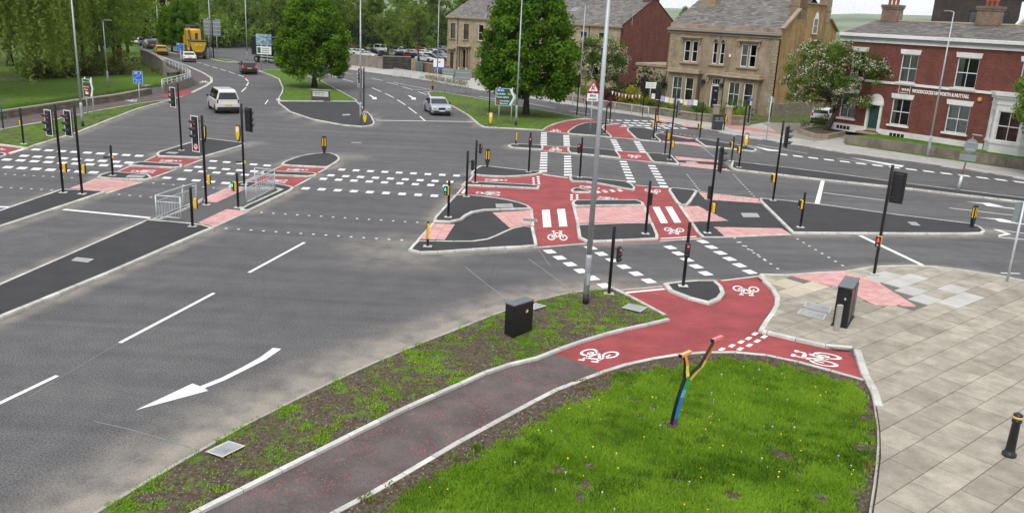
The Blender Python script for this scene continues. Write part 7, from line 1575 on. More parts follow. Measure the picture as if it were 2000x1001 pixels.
def proto(kind, seed):
    if (kind, seed) not in PROTO: PROTO[(kind, seed)] = tree_parts(kind, seed)
    return PROTO[(kind, seed)]
def tree(kind, seed, P, z, label, s=1., sz=None, rz=0., group=None, name='tree', cat='tree', leaf=None):
    tm, cm = proto(kind, seed); t_ = thing(name, label, cat, (P[0], P[1], z), rz, group); t_.scale = (s, s, sz or s)
    add('trunk', tm, t_); c = add('crown', cm, t_)
    if leaf: c.material_slots[0].link = 'OBJECT'; c.material_slots[0].material = LEAF[leaf]
    return t_
tree('hornbeam', 1, gp((614, 170), .1).xy, .1, 'round dense tree behind the name board on the grass median', 1.27, 1.12, 0, 'clipped round trees')
tree('hornbeam', 2, gp(px('c', (1255, 745))[0], .1).xy, .1, 'big round dense tree on the grass island beside the green direction sign', 1.40, 1.32, 1.3, 'clipped round trees')
tree('hornbeam', 1, gp((336, 101), .1).xy, .1, 'round tree on the distant median, further from the yellow lorry', .72, .86, 2., 'clipped round trees'); tree('hornbeam', 2, gp((363, 103), .1).xy, .1, 'round tree on the distant median right behind the yellow lorry', .86, 1.0, .6, 'clipped round trees')
# hawthorns
def hawthorn(label, P, z, rx, h0, h1, lean, seed, lilac=.3, trunk_h=2.6, dens=95, nb=1.0):
    rng = np.random.default_rng(seed); cl = []
    for i in range(int(330*nb)):
        u = rng.random(); a = rng.random()*6.283; R = rx*(.5+.5*math.sin(math.pi*min(1, .18+.7*u)))*rng.random()**.42; cl.append((lean[0]+R*math.cos(a), lean[1]+R*math.sin(a)*.8, h0+(h1-h0)*u+rng.normal()*.15, rng.uniform(.32, .6), rng.uniform(.1, .9)))
    C, Nn, T_, S = clump_leaves(cl, dens, .085, rng, .3, .3); t_ = thing('hawthorn_tree', label, 'tree', (P[0], P[1], z), 0, 'blossoming hawthorns')
    lb = []
    for i in rng.choice(len(cl), 26, replace=False): c = cl[i]; k = rng.uniform(.45, 1); lb.append(((lean[0]*k, lean[1]*k, trunk_h*k), c[:3], .09))
    add('trunk', trunk_mesh(trunk_h, .26, lb, M_BARK, lean, rng, .7), t_); add('crown', leaf_mesh('crown', C, Nn, S, LEAF['hawth'], T_, rng=rng), t_)
    k = rng.random(len(C)) < lilac; k &= (np.sin(C[:, 0]*2.1)+np.cos(C[:, 2]*2.6+C[:, 1]) > -.4); B = C[k]; d = B-B.mean(0); d /= np.linalg.norm(d, axis=1)[:, None]; B = B+d*.16; add('blossom', leaf_mesh('blossom', B, Nn[k], .065*(.7+.6*rng.random(len(B))), LEAF['bloss'], rng.random(len(B)), .9, rng), t_)
    # upright shoots
    m = 1400; sx = lean[0]+rng.normal(size=m)*rx*.5; sy = lean[1]+rng.normal(size=m)*rx*.4; sz = h1+rng.random(m)*1.0-.3-.07*((sx-lean[0])**2); add('shoots', leaf_mesh('shoots', np.column_stack([sx, sy, sz]), unit(m, rng), .07, LEAF['hawth'], .6+.4*rng.random(m), .35, rng), t_)
hawthorn('wide flat-topped hawthorn in pale blossom leaning in front of the brick house', gp((1612, 257), .3).xy, .3, 5.5, 2.4, 7.7, (1.3, .6), 11, .36, 2.6, 250, 1.4)
hawthorn('hawthorn in white blossom between the terrace and the brick gable', gp((1163, 184), .1).xy, .1, 3.4, 1.8, 6.4, (.3, .2), 12, .5, 2.6, 200)
tree('hornbeam', 2, gp((2085, 335), .6).xy, .6, 'bright green tree overhanging the right edge of the brick house', 1.15, 1.45, 2.2, None, leaf='birch')
# left bank: willow, wood edge
tree('willow', 3, gp((-35, 178), .3).xy, .3, 'huge weeping willow hanging over the grass bank', 1.15, 1.05, .4, None)
tree('willow', 3, gp((62, 150), .3).xy, .3, 'weeping willow further back behind the slender lamp column', .95, 1.0, 2.4, None)
WG = 'woodland trees on the left bank'
spots = [(118, 148, 'wood', 4, 1.15), (165, 140, 'wood', 5, 1.1), (205, 132, 'wood', 4, 1.0), (100, 128, 'birch', 6, 1.0), (235, 126, 'wood', 5, .95), (140, 122, 'wood', 4, 1.1), (222, 118, 'wood', 4, .9), (20, 130, 'wood', 5, 1.2), (250, 104, 'wood', 5, .75), (190, 116, 'conifer', 7, 1.0), (60, 118, 'wood', 4, 1.2), (236, 108, 'birch', 6, 1.), (-40, 125, 'wood', 5, 1.2)]
for k, (x_, y_, kd, sd_, s_) in enumerate(spots): tree(kd, sd_, gp((x_, y_), .3).xy, .25, {'wood': 'loose leafy tree in the wood on the grass bank behind the tall lamp column', 'birch': 'pale birch in the wood on the grass bank', 'conifer': 'dark conifer in the wood on the grass bank'}[kd], s_*random.uniform(.9, 1.12), None, random.random()*6.3, WG)
FG = 'far trees lining the roads and car park'
far = [(276, 82, 'wood', 4, 1.), (292, 70, 'conifer', 7, 1.15), (318, 64, 'copper', 8, 1.0), (345, 66, 'wood', 5, 1.1), (375, 72, 'wood', 4, 1.1), (398, 84, 'wood', 5, 1.05), (425, 88, 'birch', 6, 1.0), (446, 90, 'birch', 9, .95), (470, 84, 'wood', 4, 1.2), (492, 88, 'birch', 6, 1.15), (515, 92, 'birch', 9, 1.1), (540, 88, 'wood', 5, 1.15), (565, 84, 'birch', 6, 1.25), (600, 80, 'wood', 4, 1.3), (640, 82, 'birch', 9, 1.2), (305, 60, 'wood', 4, 1.3), (355, 60, 'birch', 9, 1.4), (410, 66, 'wood', 4, 1.4), (455, 68, 'wood', 5, 1.5), (505, 70, 'wood', 4, 1.5), (555, 70, 'wood', 5, 1.5), (620, 70, 'birch', 6, 1.6), (268, 66, 'wood', 5, 1.2)]
LBL = {'wood': 'leafy mid-green tree standing far behind the roads', 'birch': 'pale drooping birch standing far behind the roads', 'conifer': 'dark narrow conifer standing far behind the roads', 'copper': 'copper-red tree standing far behind the roads'}
for x_, y_, kd, sd_, s_ in far: tree(kd, sd_, gp((x_, y_), 0).xy, -.2, LBL[kd], s_*random.uniform(.92, 1.1), None, random.random()*6.3, FG)
CG = 'trees of the car park'
for x_, y_, kd, sd_, s_ in [(665, 98, 'wood', 4, 1.2), (700, 96, 'wood', 5, 1.25), (735, 97, 'wood', 4, 1.2), (757, 114, 'wood', 5, .95), (775, 96, 'birch', 6, 1.2), (805, 95, 'wood', 5, 1.2), (818, 121, 'wood', 4, .9), (845, 95, 'wood', 4, 1.25), (870, 94, 'wood', 5, 1.2), (720, 88, 'birch', 9, 1.4), (790, 88, 'wood', 4, 1.4), (855, 86, 'wood', 5, 1.5), (905, 90, 'wood', 4, 1.3), (680, 86, 'wood', 5, 1.4)]: tree(kd, sd_, gp((x_, y_), -2).xy, -2.1, 'leafy tree growing among the parked cars of the car park' if y_ > 110 else ('pale birch' if kd == 'birch' else 'leafy green tree')+' at the back of the car park', s_*random.uniform(.92, 1.1), None, random.random()*6.3, CG)
tree('birch', 6, gp((1330, 92), 0).xy, -.2, 'pale green tree top between the brick gable and the stone house', 1.15, None, 1, None)
US = 'dense undergrowth behind the far roads'
for k in range(34):
    x_ = 285+k*11.5+random.uniform(-4, 4); y_ = 80+8*math.sin(k*.7)+(8 if 400 < x_ < 560 else 0)
    tree('bush', 20+k % 3, gp((x_, y_-3), 0).xy, -.2, ('mid-green', 'very dark', 'olive green', 'pale green')[k % 4]+' tall bush in the undergrowth behind the far roads', random.uniform(2.6, 4.2), None, random.random()*6, US, 'shrub', 'shrub', ('wood', 'dark', 'hawth', 'birch')[k % 4])
for k in range(20): tree('bush', 20+k % 3, gp((665+k*12.5, 97+2*math.sin(k)), -2).xy, -2.1, ('very dark', 'mid-green', 'very dark')[k % 3]+' dense bush under the trees at the back of the car park', random.uniform(2.6, 3.8), None, random.random()*6, 'undergrowth behind the car park', 'shrub', 'shrub', ('dark', 'wood', 'dark')[k % 3])
# brush along the wood edge
for k, (x_, y_) in enumerate([(108, 150), (122, 147), (138, 149), (155, 146), (170, 149), (186, 145), (203, 148), (220, 146), (236, 145), (90, 152), (75, 154)]):
    tree('bush', 20+k % 3, gp((x_, y_), .3).xy, .3, ('green' if k % 3 == 0 else 'brownish')+' scrub bush in the brush along the edge of the wood', 1.5*random.uniform(.8, 1.25), None, random.random()*6, 'scrub along the wood edge', 'shrub', 'shrub', 'wood' if k % 3 == 0 else None)
GS = 'garden shrubs behind the far wall'
for k, (x_, y_, s_, lf, lb) in enumerate([(1175, 205, 1.0, 'purple', 'purple-leaved hedge shrub behind the pennants'), (1195, 209, 1.05, 'purple', 'purple-leaved hedge shrub behind the pennants'), (1213, 211, 1.0, 'purple', 'purple-leaved hedge shrub behind the pennants'), (1239, 213, 1.25, 'gold', 'golden dome-shaped shrub beside the brick gable'), (1228, 206, 1.1, 'wood', 'green shrub behind the golden dome shrub'), (1205, 198, 1.3, 'dark', 'dark shrub at the foot of the brick gable'), (1150, 196, 1.2, 'wood', 'green shrub beside the blossoming hawthorn'), (1262, 214, .8, 'hawth', 'grey-green shrub behind the long flag row'), (1283, 216, .7, 'brush', 'brown shrub behind the flag row'), (1305, 220, .75, 'wood', 'small green shrub behind the tall signal'), (1364, 225, .85, 'hawth', 'rounded pale green shrub left of the gatepost'), (1380, 227, .6, 'wood', 'low green shrub beside the gatepost'), (1436, 227, .85, 'hornbeam', 'upright green shrub under the right bay'), (1438, 236, .55, 'gold', 'small bright yellow shrub on the low wall'), (1452, 232, .8, 'wood', 'green shrub in front of the right bay'), (1600, 252, .7, 'hawth', 'leafy plant at the foot of the hawthorn'), (1622, 258, .6, 'hawth', 'low leafy plant in the planter'), (1273, 196, 2.2, 'dark', 'dark ivy mass climbing the stone annex'), (1292, 190, 1.6, 'dark', 'ivy on the annex wall beside the stone house'), (1105, 190, 1.0, 'wood', 'garden shrub under the big tree')]):
    tree('bush', 20+k % 3, gp((x_, y_), .1).xy, .1, lb, s_, None, random.random()*6, GS, 'shrub', 'shrub', lf)
for k in range(9): q_ = FR1[3].lerp(FR1[7], k/8)+Vector((.9, 2.1)); tree('bush', 20+k % 3, q_, .1, 'low yellow-green hedge plant behind the far guard rail', .42, .4, k, 'low hedge behind the guard rail', 'shrub', 'shrub', 'gold')
# hills on the horizon
hb = MB(); n = 60; hv = []
for i in range(n+1):
    a = rad(-60+110*i/n); hh = 46+7*math.sin(i*.31)+4*math.sin(i*.83+1)+2*math.sin(i*1.9); x_, y_ = math.sin(a), math.cos(a); hv.append([(x_*3600, y_*3600, -2), (x_*5000, y_*5000, hh*1.5), (x_*6200, y_*6200, hh*2.35)])
for i in range(n):
    for j in range(2): hb.quad(hv[i][j], hv[i+1][j], hv[i+1][j+1], hv[i][j+1])
mh, tt, bb_ = nodes_of('hill_fields'); lk(tt, ramp(tt, noise(tt, pos(tt), .0026, 5, .6), [(.42, (.05, .09, .035)), (.52, (.13, .19, .06)), (.6, (.16, .21, .09))]), bb_.inputs['Base Color']); bb_.inputs['Roughness'].default_value = 1
tag(hb.build('hills', mh, None, True), 'pale moorland hills on the horizon', kind='structure')

# ================================================================ VEHICLES
M_TYRE = plain('tyre', (.012, .012, .013), .85); M_RIM = plain('alloy_rim', (.35, .36, .37), .35, .7); M_CARGLASS = plain('car_glass', (.012, .016, .018), .08, 0, .1, 2, spec=.6); M_TRIMK = plain('car_black_trim', (.014, .014, .015), .55)
M_TAIL = plain('tail_light', (.35, .012, .02), .25); M_TAILON = plain('tail_light_on', (.6, .02, .03), .25, emit=(1, .05, .08), estr=.5); M_HEADL = plain('headlight', (.62, .65, .68), .12); M_PLY = plain('plate_yellow', (.7, .45, .03), .5); M_PLW = plain('plate_white', (.7, .7, .68), .5)
def paint(name, c, metal=.2): return plain('paint_'+name, c, .28, metal, .04, 2, coat=.6)
TYPES = dict(
 saloon=dict(W=1.79, body=[(-2.2, .24), (-2.3, .42), (-2.31, .62), (-2.2, .93), (-1.7, 1.0), (-.5, .98), (1.0, .95), (1.75, .84), (2.15, .72), (2.28, .55), (2.26, .35), (2.15, .22)], cab=[(-1.85, .97), (-1.05, 1.36), (-.6, 1.43), (.0, 1.43), (.35, 1.37), (1.15, .93)], wb=(-1.32, 1.33), r=.32),
 hatch=dict(W=1.76, body=[(-1.95, .26), (-2.05, .45), (-2.05, .7), (-1.95, 1.0), (-.5, 1.0), (1.05, .97), (1.65, .86), (1.98, .7), (2.08, .5), (2.05, .35), (1.95, .24)], cab=[(-1.97, .98), (-1.75, 1.38), (-1.4, 1.48), (-.1, 1.5), (.3, 1.42), (1.15, .96)], wb=(-1.25, 1.28), r=.31),
 suv=dict(W=1.85, body=[(-2.1, .32), (-2.22, .5), (-2.22, .8), (-2.12, 1.12), (-.5, 1.1), (1.05, 1.06), (1.75, .96), (2.12, .8), (2.22, .55), (2.2, .4), (2.1, .3)], cab=[(-2.12, 1.1), (-1.85, 1.52), (-1.5, 1.62), (-.1, 1.64), (.25, 1.56), (1.2, 1.05)], wb=(-1.33, 1.35), r=.36),
 mpv=dict(W=1.90, body=[(-2.28, .32), (-2.38, .5), (-2.38, .8), (-2.34, 1.12), (-.5, 1.13), (1.5, 1.1), (2.05, .96), (2.34, .75), (2.4, .5), (2.36, .36), (2.25, .28)], cab=[(-2.36, 1.1), (-2.24, 1.78), (-2.05, 1.93), (-1.7, 1.96), (.55, 1.94), (.95, 1.84), (1.9, 1.06)], wb=(-1.45, 1.55), r=.33))
def loft(prof, W_, tumble=0., zb=0., inset=.05, r=(.86, .97, 1.)):
    """profile swept across the width, edges rounded, sides leaning in above zb"""
    c = Vector((sum(p[0] for p in prof)/len(prof), sum(p[1] for p in prof)/len(prof))); n = len(prof); b = MB(); SL = []
    for t in (-1, -.96, -.8, .8, .96, 1):
        k = {1: 1-inset*1.6, .96: 1-inset*.5, .8: 1}[abs(t)]; row = []
        for x_, z_ in prof:
            xx = c.x+(x_-c.x)*(1-(1-k)*.6); zz = c.y+(z_-c.y)*k; row.append((xx, t*(W_/2-tumble*max(0, z_-zb)), zz))
        SL.append(row)
    for s_ in range(5):
        for i in range(n): b.quad(SL[s_][i], SL[s_+1][i], SL[s_+1][(i+1) % n], SL[s_][(i+1) % n])
    b.poly(SL[0]); b.poly(SL[-1][::-1]); return b
def car_meshes(tp):
    T_ = TYPES[tp]; W_ = T_['W']; cab = T_['cab']; zb = cab[0][1]; P = []; tb = .3
    P.append(('body', loft(T_['body'], W_).me('body', paint('base', (.3, .3, .3)), True), None)); P.append(('cabin', loft(cab+[(cab[-1][0]-.1, zb-.1), (cab[0][0]+.1, zb-.1)], W_-.08, tb, zb, .03).me('cabin', paint('base', (.3, .3, .3)), True), None))
    hw = lambda z_: (W_-.08)/2-tb*max(0, z_-zb)
    def glass(name, pts): b = MB(); b.poly(pts); P.append((name, b.me(name, M_CARGLASS), None))
    f1, f0 = Vector((*cab[-1], 0)), Vector((*cab[-2], 0)); a_, c_ = f1.lerp(f0, .08), f1.lerp(f0, .93); nx = Vector((f0.y-f1.y, 0, f1.x-f0.x)).normalized()*.012
    glass('windscreen', [(a_.x+nx.x, -hw(a_.y)+.1, a_.y+nx.z), (a_.x+nx.x, hw(a_.y)-.1, a_.y+nx.z), (c_.x+nx.x, hw(c_.y)-.08, c_.y+nx.z), (c_.x+nx.x, -hw(c_.y)+.08, c_.y+nx.z)])
    r1, r0 = Vector((*cab[0], 0)), Vector((*cab[1], 0)); a_, c_ = r1.lerp(r0, .12), r1.lerp(r0, .92); nx = Vector((-(r0.y-r1.y), 0, r0.x-r1.x)).normalized()*.014
    glass('rear_window', [(a_.x+nx.x, hw(a_.y)-.1, a_.y+nx.z), (a_.x+nx.x, -hw(a_.y)+.1, a_.y+nx.z), (c_.x+nx.x, -hw(c_.y)+.1, c_.y+nx.z), (c_.x+nx.x, hw(c_.y)-.1, c_.y+nx.z)])
    zt = max(p[1] for p in cab)-.1; zl = zb+.05; xf0 = cab[-1][0]-.32; xf1 = cab[-2][0]-.02; xr0 = cab[0][0]+.35; xr1 = cab[1][0]+.18; xm = (xf0+xr0)/2+.1
    for s_ in (-1, 1):
        for x0_, x1_, u0, u1 in ((xm+.05, xf0, xm+.05, xf1), (xr0, xm-.05, xr1, xm-.05)): y0, y1 = s_*(hw(zl)+.006), s_*(hw(zt)+.006); q_ = [(x0_, y0, zl), (x1_, y0, zl), (u1, y1, zt), (u0, y1, zt)]; glass('side_window', q_ if s_ < 0 else q_[::-1])
    xr = min(p[0] for p in T_['body']); xfm = max(p[0] for p in T_['body']); zh = T_['body'][-4][1]
    for s_ in (-1, 1):
        b = MB(); b.box((xfm-.12, s_*(W_/2-.26), zh+.02), (.2, .38, .15), rz=-s_*.25, bevel=.04); P.append(('headlight', b.me('headlight', M_HEADL), None))
        tall = tp in ('suv', 'mpv', 'hatch'); b = MB(); b.box((xr+.07, s_*(W_/2-.13), zb-.08 if tall else .78), (.12, .15, .34 if tall else .16), bevel=.03); P.append(('tail_light', b.me('tail_light', M_TAIL), None))
        b = MB(); b.box((cab[-1][0]-.3, s_*(W_/2+.07), zb+.06), (.12, .2, .15), bevel=.03); P.append(('mirror', b.me('mirror', M_TRIMK), None))
    b = MB(); b.box((xr+.02, 0, .46), (.16, W_-.12, .24), bevel=.03); P.append(('rear_bumper', b.me('rear_bumper', M_TRIMK), None)); b = MB(); b.box((xfm-.06, 0, .36), (.16, W_-.3, .18), bevel=.03); P.append(('front_bumper', b.me('front_bumper', M_TRIMK), None))
    b = MB(); b.box((xfm-.02, 0, .62), (.08, .62, .24), bevel=.03); P.append(('grille', b.me('grille', M_TRIMK), None))
    b = MB(); b.box((xr-.025, 0, .74), (.02, .52, .11)); P.append(('rear_plate', b.me('rear_plate', M_PLY), None)); b = MB(); b.box((xfm+.03, 0, .47), (.02, .52, .11)); P.append(('front_plate', b.me('front_plate', M_PLW), None))
    b = MB(); b.box((0, 0, .3), (xfm-xr-.5, W_-.3, .22)); P.append(('underbody', b.me('underbody', M_TRIMK), None))
    r_ = T_['r']; wh = []
    tb_ = MB(); sg = 18; prof = [(r_*.62, -.1), (r_*.93, -.105), (r_, -.07), (r_, .07), (r_*.93, .105), (r_*.62, .1)]
    for (ra, ya), (rb_, yb) in zip(prof, prof[1:]):
        for k in range(sg): t0, t1 = 6.2832*k/sg, 6.2832*(k+1)/sg; tb_.quad((ra*math.cos(t0), ya, ra*math.sin(t0)), (ra*math.cos(t1), ya, ra*math.sin(t1)), (rb_*math.cos(t1), yb, rb_*math.sin(t1)), (rb_*math.cos(t0), yb, rb_*math.sin(t0)))
    tyre = tb_.me('tyre', M_TYRE, True); rb = MB(); rb.tube([(0, -.085, 0), (0, .085, 0)], r_*.63, 14)
    for k in range(5): rb.box((math.cos(k*1.2566)*r_*.32, 0, math.sin(k*1.2566)*r_*.32), (r_*.5, .19, .06), ry=-k*1.2566)
    rim = rb.me('rim', M_RIM); ab = MB(); ab.tube([(0, -.09, 0), (0, .09, 0)], r_+.06, 18); arch = ab.me('wheel_arch', M_TRIMK)
    for x_ in T_['wb']:
        for s_ in (-1, 1): P.append(('wheel_arch', arch, (x_, s_*(W_/2-.085), r_))); wh.append((x_, s_*(W_/2-.10), r_))
    return P, wh, tyre, rim
CARS = {}
def car(label, tp, col, P, heading, z=0., group=None, cat='car', lights=False, name='car', gear=None, sc=1.):
    if tp not in CARS: CARS[tp] = car_meshes(tp)
    parts, wh, tyre, rim = CARS[tp]; t_ = thing(name, label, cat, (P[0], P[1], z), heading, group); t_.scale = (sc, sc, sc)
    for nm, me, loc in parts:
        o = add(nm, me, t_, loc)
        if nm in ('body', 'cabin'): o.material_slots[0].link = 'OBJECT'; o.material_slots[0].material = col
        if nm == 'tail_light' and lights: o.material_slots[0].link = 'OBJECT'; o.material_slots[0].material = M_TAILON
    for c in wh: e = bpy.data.objects.new('wheel', None); COL.objects.link(e); e.parent = t_; e.location = c; add('tyre', tyre, e); add('rim', rim, e)
    return t_
def by_wheels(reg, rear, front, tp, side):
    """centre and heading from the ground points of the rear and front wheel of one side (+1 left, -1 right)"""
    a_, c_ = W1(reg, *rear), W1(reg, *front); d_ = (c_-a_).normalized(); wb = TYPES[tp]['wb']; ctr = a_+d_*(-wb[0])+Vector((-d_.y, d_.x))*(-side)*(TYPES[tp]['W']/2-.1); return ctr, math.atan2(d_.y, d_.x)
SIL = paint('silver', (.42, .44, .46), .5); WHT = paint('white', (.72, .73, .74), 0); BLK = paint('black', (.012, .013, .016), .1); YLW = paint('yellow', (.62, .42, .02), .1); DKG = paint('graphite', (.06, .065, .075), .4); RD_ = paint('red', (.38, .02, .02), .1); BLU = paint('navy', (.02, .035, .12), .2); PSIL = paint('pale_silver', (.36, .42, .46), .5)
RDH = lambda a_, c_: math.atan2((c_-a_).y, (c_-a_).x)
p_, h_ = by_wheels('t', (270, 705), (165, 628), 'mpv', 1); car('white people carrier with dark rear window driving away on the left carriageway', 'mpv', paint('warm_white', (.60, .60, .60), .1), p_, h_, cat='van', name='van')
p_, h_ = by_wheels('u', (290, 520), (392, 588), 'saloon', -1); car('silver saloon waiting at the stop line facing the camera', 'saloon', PSIL, p_, h_)
car('black hatchback with lit tail lights beside the dashed line', 'hatch', BLK, W1('s', 850, 835), RDH(W1('s', 860, 865), W1('s', 560, 745))-.12, lights=True, sc=1.08)
r1_, r2_ = W1('r', 1110, 640), W1('r', 760, 430)
car('white saloon following the yellow lorry', 'saloon', WHT, W1('r', 1085, 600), RDH(W1('r', 1110, 640), W1('r', 860, 480)), lights=True)
car('yellow car with white roof passing the parapet', 'hatch', YLW, W1('r', 545, 470), RDH(W1('r', 560, 490), W1('r', 370, 370)), sc=1.05)
car('dark car ahead of the yellow car', 'suv', DKG, W1('r', 335, 350), RDH(W1('r', 560, 490), W1('r', 370, 370))+.1, lights=True)
car('white car coming along the far road beside the round trees', 'hatch', WHT, W1('r', 430, 250), RDH(W1('r', 370, 370), W1('r', 560, 490)))
car('silver car at the far bend left of the dark car', 'hatch', SIL, W1('r', 130, 290), RDH(W1('r', 370, 370), W1('r', 560, 490))+2.6)
for k, (x_, y_, c_) in enumerate(((60, 200, DKG), (180, 205, WHT), (265, 195, RD_))): car('distant parked car below the trees at the far bend', 'hatch', c_, W1('r', x_, y_), .6, group='distant parked cars')
# car park
PG = 'cars in the car park'; rows = [(95, 195, RD_, 'hatch', 'red'), (110, 265, WHT, 'saloon', 'white'), (400, 245, BLK, 'suv', 'black'), (240, 275, WHT, 'hatch', 'white'), (425, 320, WHT, 'saloon', 'white'), (600, 300, BLK, 'suv', 'black'), (715, 305, DKG, 'hatch', 'dark grey'), (720, 215, WHT, 'mpv', 'white'), (860, 305, BLU, 'hatch', 'navy'), (965, 250, SIL, 'mpv', 'silver'), (1010, 300, SIL, 'hatch', 'silver'), (1150, 290, WHT, 'saloon', 'white'), (1080, 330, BLK, 'hatch', 'black'), (1320, 295, SIL, 'suv', 'silver'), (1300, 350, RD_, 'hatch', 'red'), (1350, 355, BLK, 'hatch', 'black'), (1545, 290, WHT, 'hatch', 'white'), (1555, 395, WHT, 'saloon', 'white'), (1660, 275, WHT, 'suv', 'white'), (1680, 365, DKG, 'hatch', 'dark grey'), (1520, 235, RD_, 'hatch', 'red'), (1790, 255, BLU, 'suv', 'navy'), (1850, 305, BLU, 'hatch', 'navy'), (1880, 370, SIL, 'saloon', 'silver'), (1830, 205, SIL, 'suv', 'silver'), (1930, 245, DKG, 'hatch', 'dark grey'), (1230, 330, BLK, 'saloon', 'black'), (790, 320, DKG, 'saloon', 'dark grey')]
seen = {}
for k, (x_, y_, c_, tp, cn) in enumerate(rows):
    car(f"{cn} {dict(hatch='hatchback', saloon='saloon', suv='tall estate car', mpv='people carrier')[tp]} parked in the car park behind the wall", tp, c_, gp(px('v', (x_, y_))[0], -2.).xy, (-.5 if k % 3 else 2.4)+random.uniform(-.12, .12), -2.05, PG)
car('white car half hidden behind the planter of the hawthorn', 'hatch', WHT, gp((1612, 243), .1).xy+Vector((.2, 1.6)), 1.1, .12)
# yellow works lorry
a_, c_ = W1('r', 1285, 560), W1('r', 985, 420); ld = RDH(W1('r', 1160, 660), W1('r', 840, 470)); t_ = thing('works_lorry', 'yellow vacuum works lorry with black boom and purple corner chevrons', 'lorry', (a_.x, a_.y, 0), ld); YL = paint('lorry_yellow', (.70, .44, .01), 0); PURP = plain('lorry_purple', (.045, .03, .12), .4)
b = MB(); b.box((4.2, 0, .85), (8.6, 1.1, .35)); b.build('chassis', M_TRIMK, t_)
b = MB(); pr = [(-.05, 1.05), (-.35, 2.6), (3.6, 2.75), (3.6, 1.05)]; [b.v.extend([Vector((x_, s_*(.75 if z_ < 1.5 else 1.2), z_)) for x_, z_ in pr]) for s_ in (-1, 1)]; b.f = [[0, 1, 2, 3], [7, 6, 5, 4], [0, 4, 5, 1], [1, 5, 6, 2], [2, 6, 7, 3], [3, 7, 4, 0]]; b.mi = [0]*6; b.build('rear_hopper', YL, t_)
for s_ in (-1, 1): b = MB(); b.poly([(-.06, s_*.78, 1.1), (-.36, s_*1.215, 2.55), (-.1, s_*1.23, 1.1)][::s_]); b.poly([(-.08, s_*.5, 1.09), (-.2, s_*1.22, 1.6), (-.08, s_*1.22, 1.09)][::s_]); b.build('chevron', PURP, t_)
b = MB(); b.box((5.2, 0, 2.7), (3.9, 2.4, 3.5), bevel=.25); b.build('tank_body', YL, t_); b = MB(); b.box((3.22, -.2, 3.2), (.06, .4, 1.2)); b.build('side_panel', PURP, t_)
b = MB(); b.box((8.2, 0, 2.0), (2.0, 2.4, 2.4), bevel=.15); b.build('cab', YL, t_); b = MB(); b.box((9.2, 0, 2.5), (.06, 2.0, 1.0)); b.build('windscreen', M_CARGLASS, t_)
b = MB(); b.tube([(7.4, -.6, 4.7), (5.0, -.5, 5.1), (2.7, -.7, 4.9), (1.9, -.9, 4.2), (1.8, -.9, 2.8)], .2, 8); b.build('boom', M_BLACKM, t_); b = MB(); b.box((5.2, 0, 4.65), (3.2, 2.0, .5), bevel=.1); b.build('roof_gear', M_BLACKM, t_)
b = MB(); b.box((1.6, 0, 2.78), (4.1, 2.5, .1)); b.build('hopper_rim', plain('rusty_rim', (.16, .08, .04), .8), t_)
for x_, w_ in ((4.3, .9), (5.4, .9), (6.4, .7)): b = MB(); b.box((x_, 1.2, 1.5), (w_, .06, .8), bevel=.02); b.build('side_locker', M_TRIMK, t_)
b = MB(); [b.box((3.2, .75+dy, 2.9), (.05, .04, 2.6)) for dy in (0, .35)]; [b.box((3.2, .92, 1.8+k*.35), (.05, .38, .04)) for k in range(7)]; b.build('ladder', M_TRIMK, t_)
for y_ in (-.8, .8): b = MB(); b.lathe([(.1, 4.4), (.1, 4.6), (.03, 4.66)], 8, (3.6, y_, 0)); b.build('beacon', plain('beacon_amber', (.7, .25, .02), .3), t_)
b = MB(); b.tube([(3.0, .9, 4.3), (2.2, 1.0, 4.0), (1.5, .9, 3.2), (1.3, .9, 2.9)], .12, 8); b.build('suction_hose', M_BLACKM, t_)
b = MB(); b.box((-.3, 0, .75), (.2, 2.4, .22)); b.build('rear_bumper', M_TRIMK, t_); b = MB(); b.box((-.42, 0, 1.3), (.02, .5, .15)); b.build('rear_plate', M_PLY, t_)
for s_ in (-1, 1): b = MB(); b.box((-.42, s_*.9, .78), (.04, .35, .14)); b.build('tail_light', M_TAIL, t_); b = MB(); b.box((-.35, s_*.3, 2.1), (.05, .25, .18)); b.build('work_light', M_HEADL, t_)
wb_ = MB(); wb_.tube([(0, -.15, 0), (0, .15, 0)], .5, 16); wm = wb_.me('tyre', M_TYRE); wr = MB(); wr.tube([(0, -.16, 0), (0, .16, 0)], .26, 12); wrm = wr.me('rim', M_RIM)
for x_ in (1.3, 2.5, 7.6):
    for s_ in (-1, 1): e = bpy.data.objects.new('wheel', None); COL.objects.link(e); e.parent = t_; e.location = (x_, s_*1.05, .5); add('tyre', wm, e); add('rim', wrm, e)
# black lorry behind the round tree
p_ = W1('s', 1340, 632); hd = RDH(W1('s', 1120, 605), W1('s', 1400, 632)); t_ = thing('black_lorry', 'black flatbed lorry half hidden by the round median tree', 'lorry', (p_.x, p_.y, 0), hd)
b = MB(); b.box((2.2, 0, 1.75), (2.0, 2.35, 2.3), bevel=.12); b.build('cab', BLK, t_); b = MB(); b.box((3.2, 0, 2.2), (.05, 2.0, .9)); b.build('windscreen', M_CARGLASS, t_); b = MB(); b.box((-1.2, 0, 2.5), (4.4, 2.4, 2.8), bevel=.05); b.build('box_body', BLK, t_); b = MB(); b.box((0, 0, .75), (6.4, 1.0, .3)); b.build('chassis', M_TRIMK, t_)
for s_ in (-1, 1):
    b = MB(); b.box((3.2, s_*.85, .95), (.08, .35, .2)); b.build('headlight', M_HEADL, t_)
    for z_ in (.55, .95): b = MB(); b.box((-.2, s_*1.15, z_), (2.8, .05, .13)); b.build('side_guard', M_STEEL, t_)
    for x_ in (2.1, -2.4): e = bpy.data.objects.new('wheel', None); COL.objects.link(e); e.parent = t_; e.location = (x_, s_*1.05, .48); add('tyre', wm, e); add('rim', wrm, e)

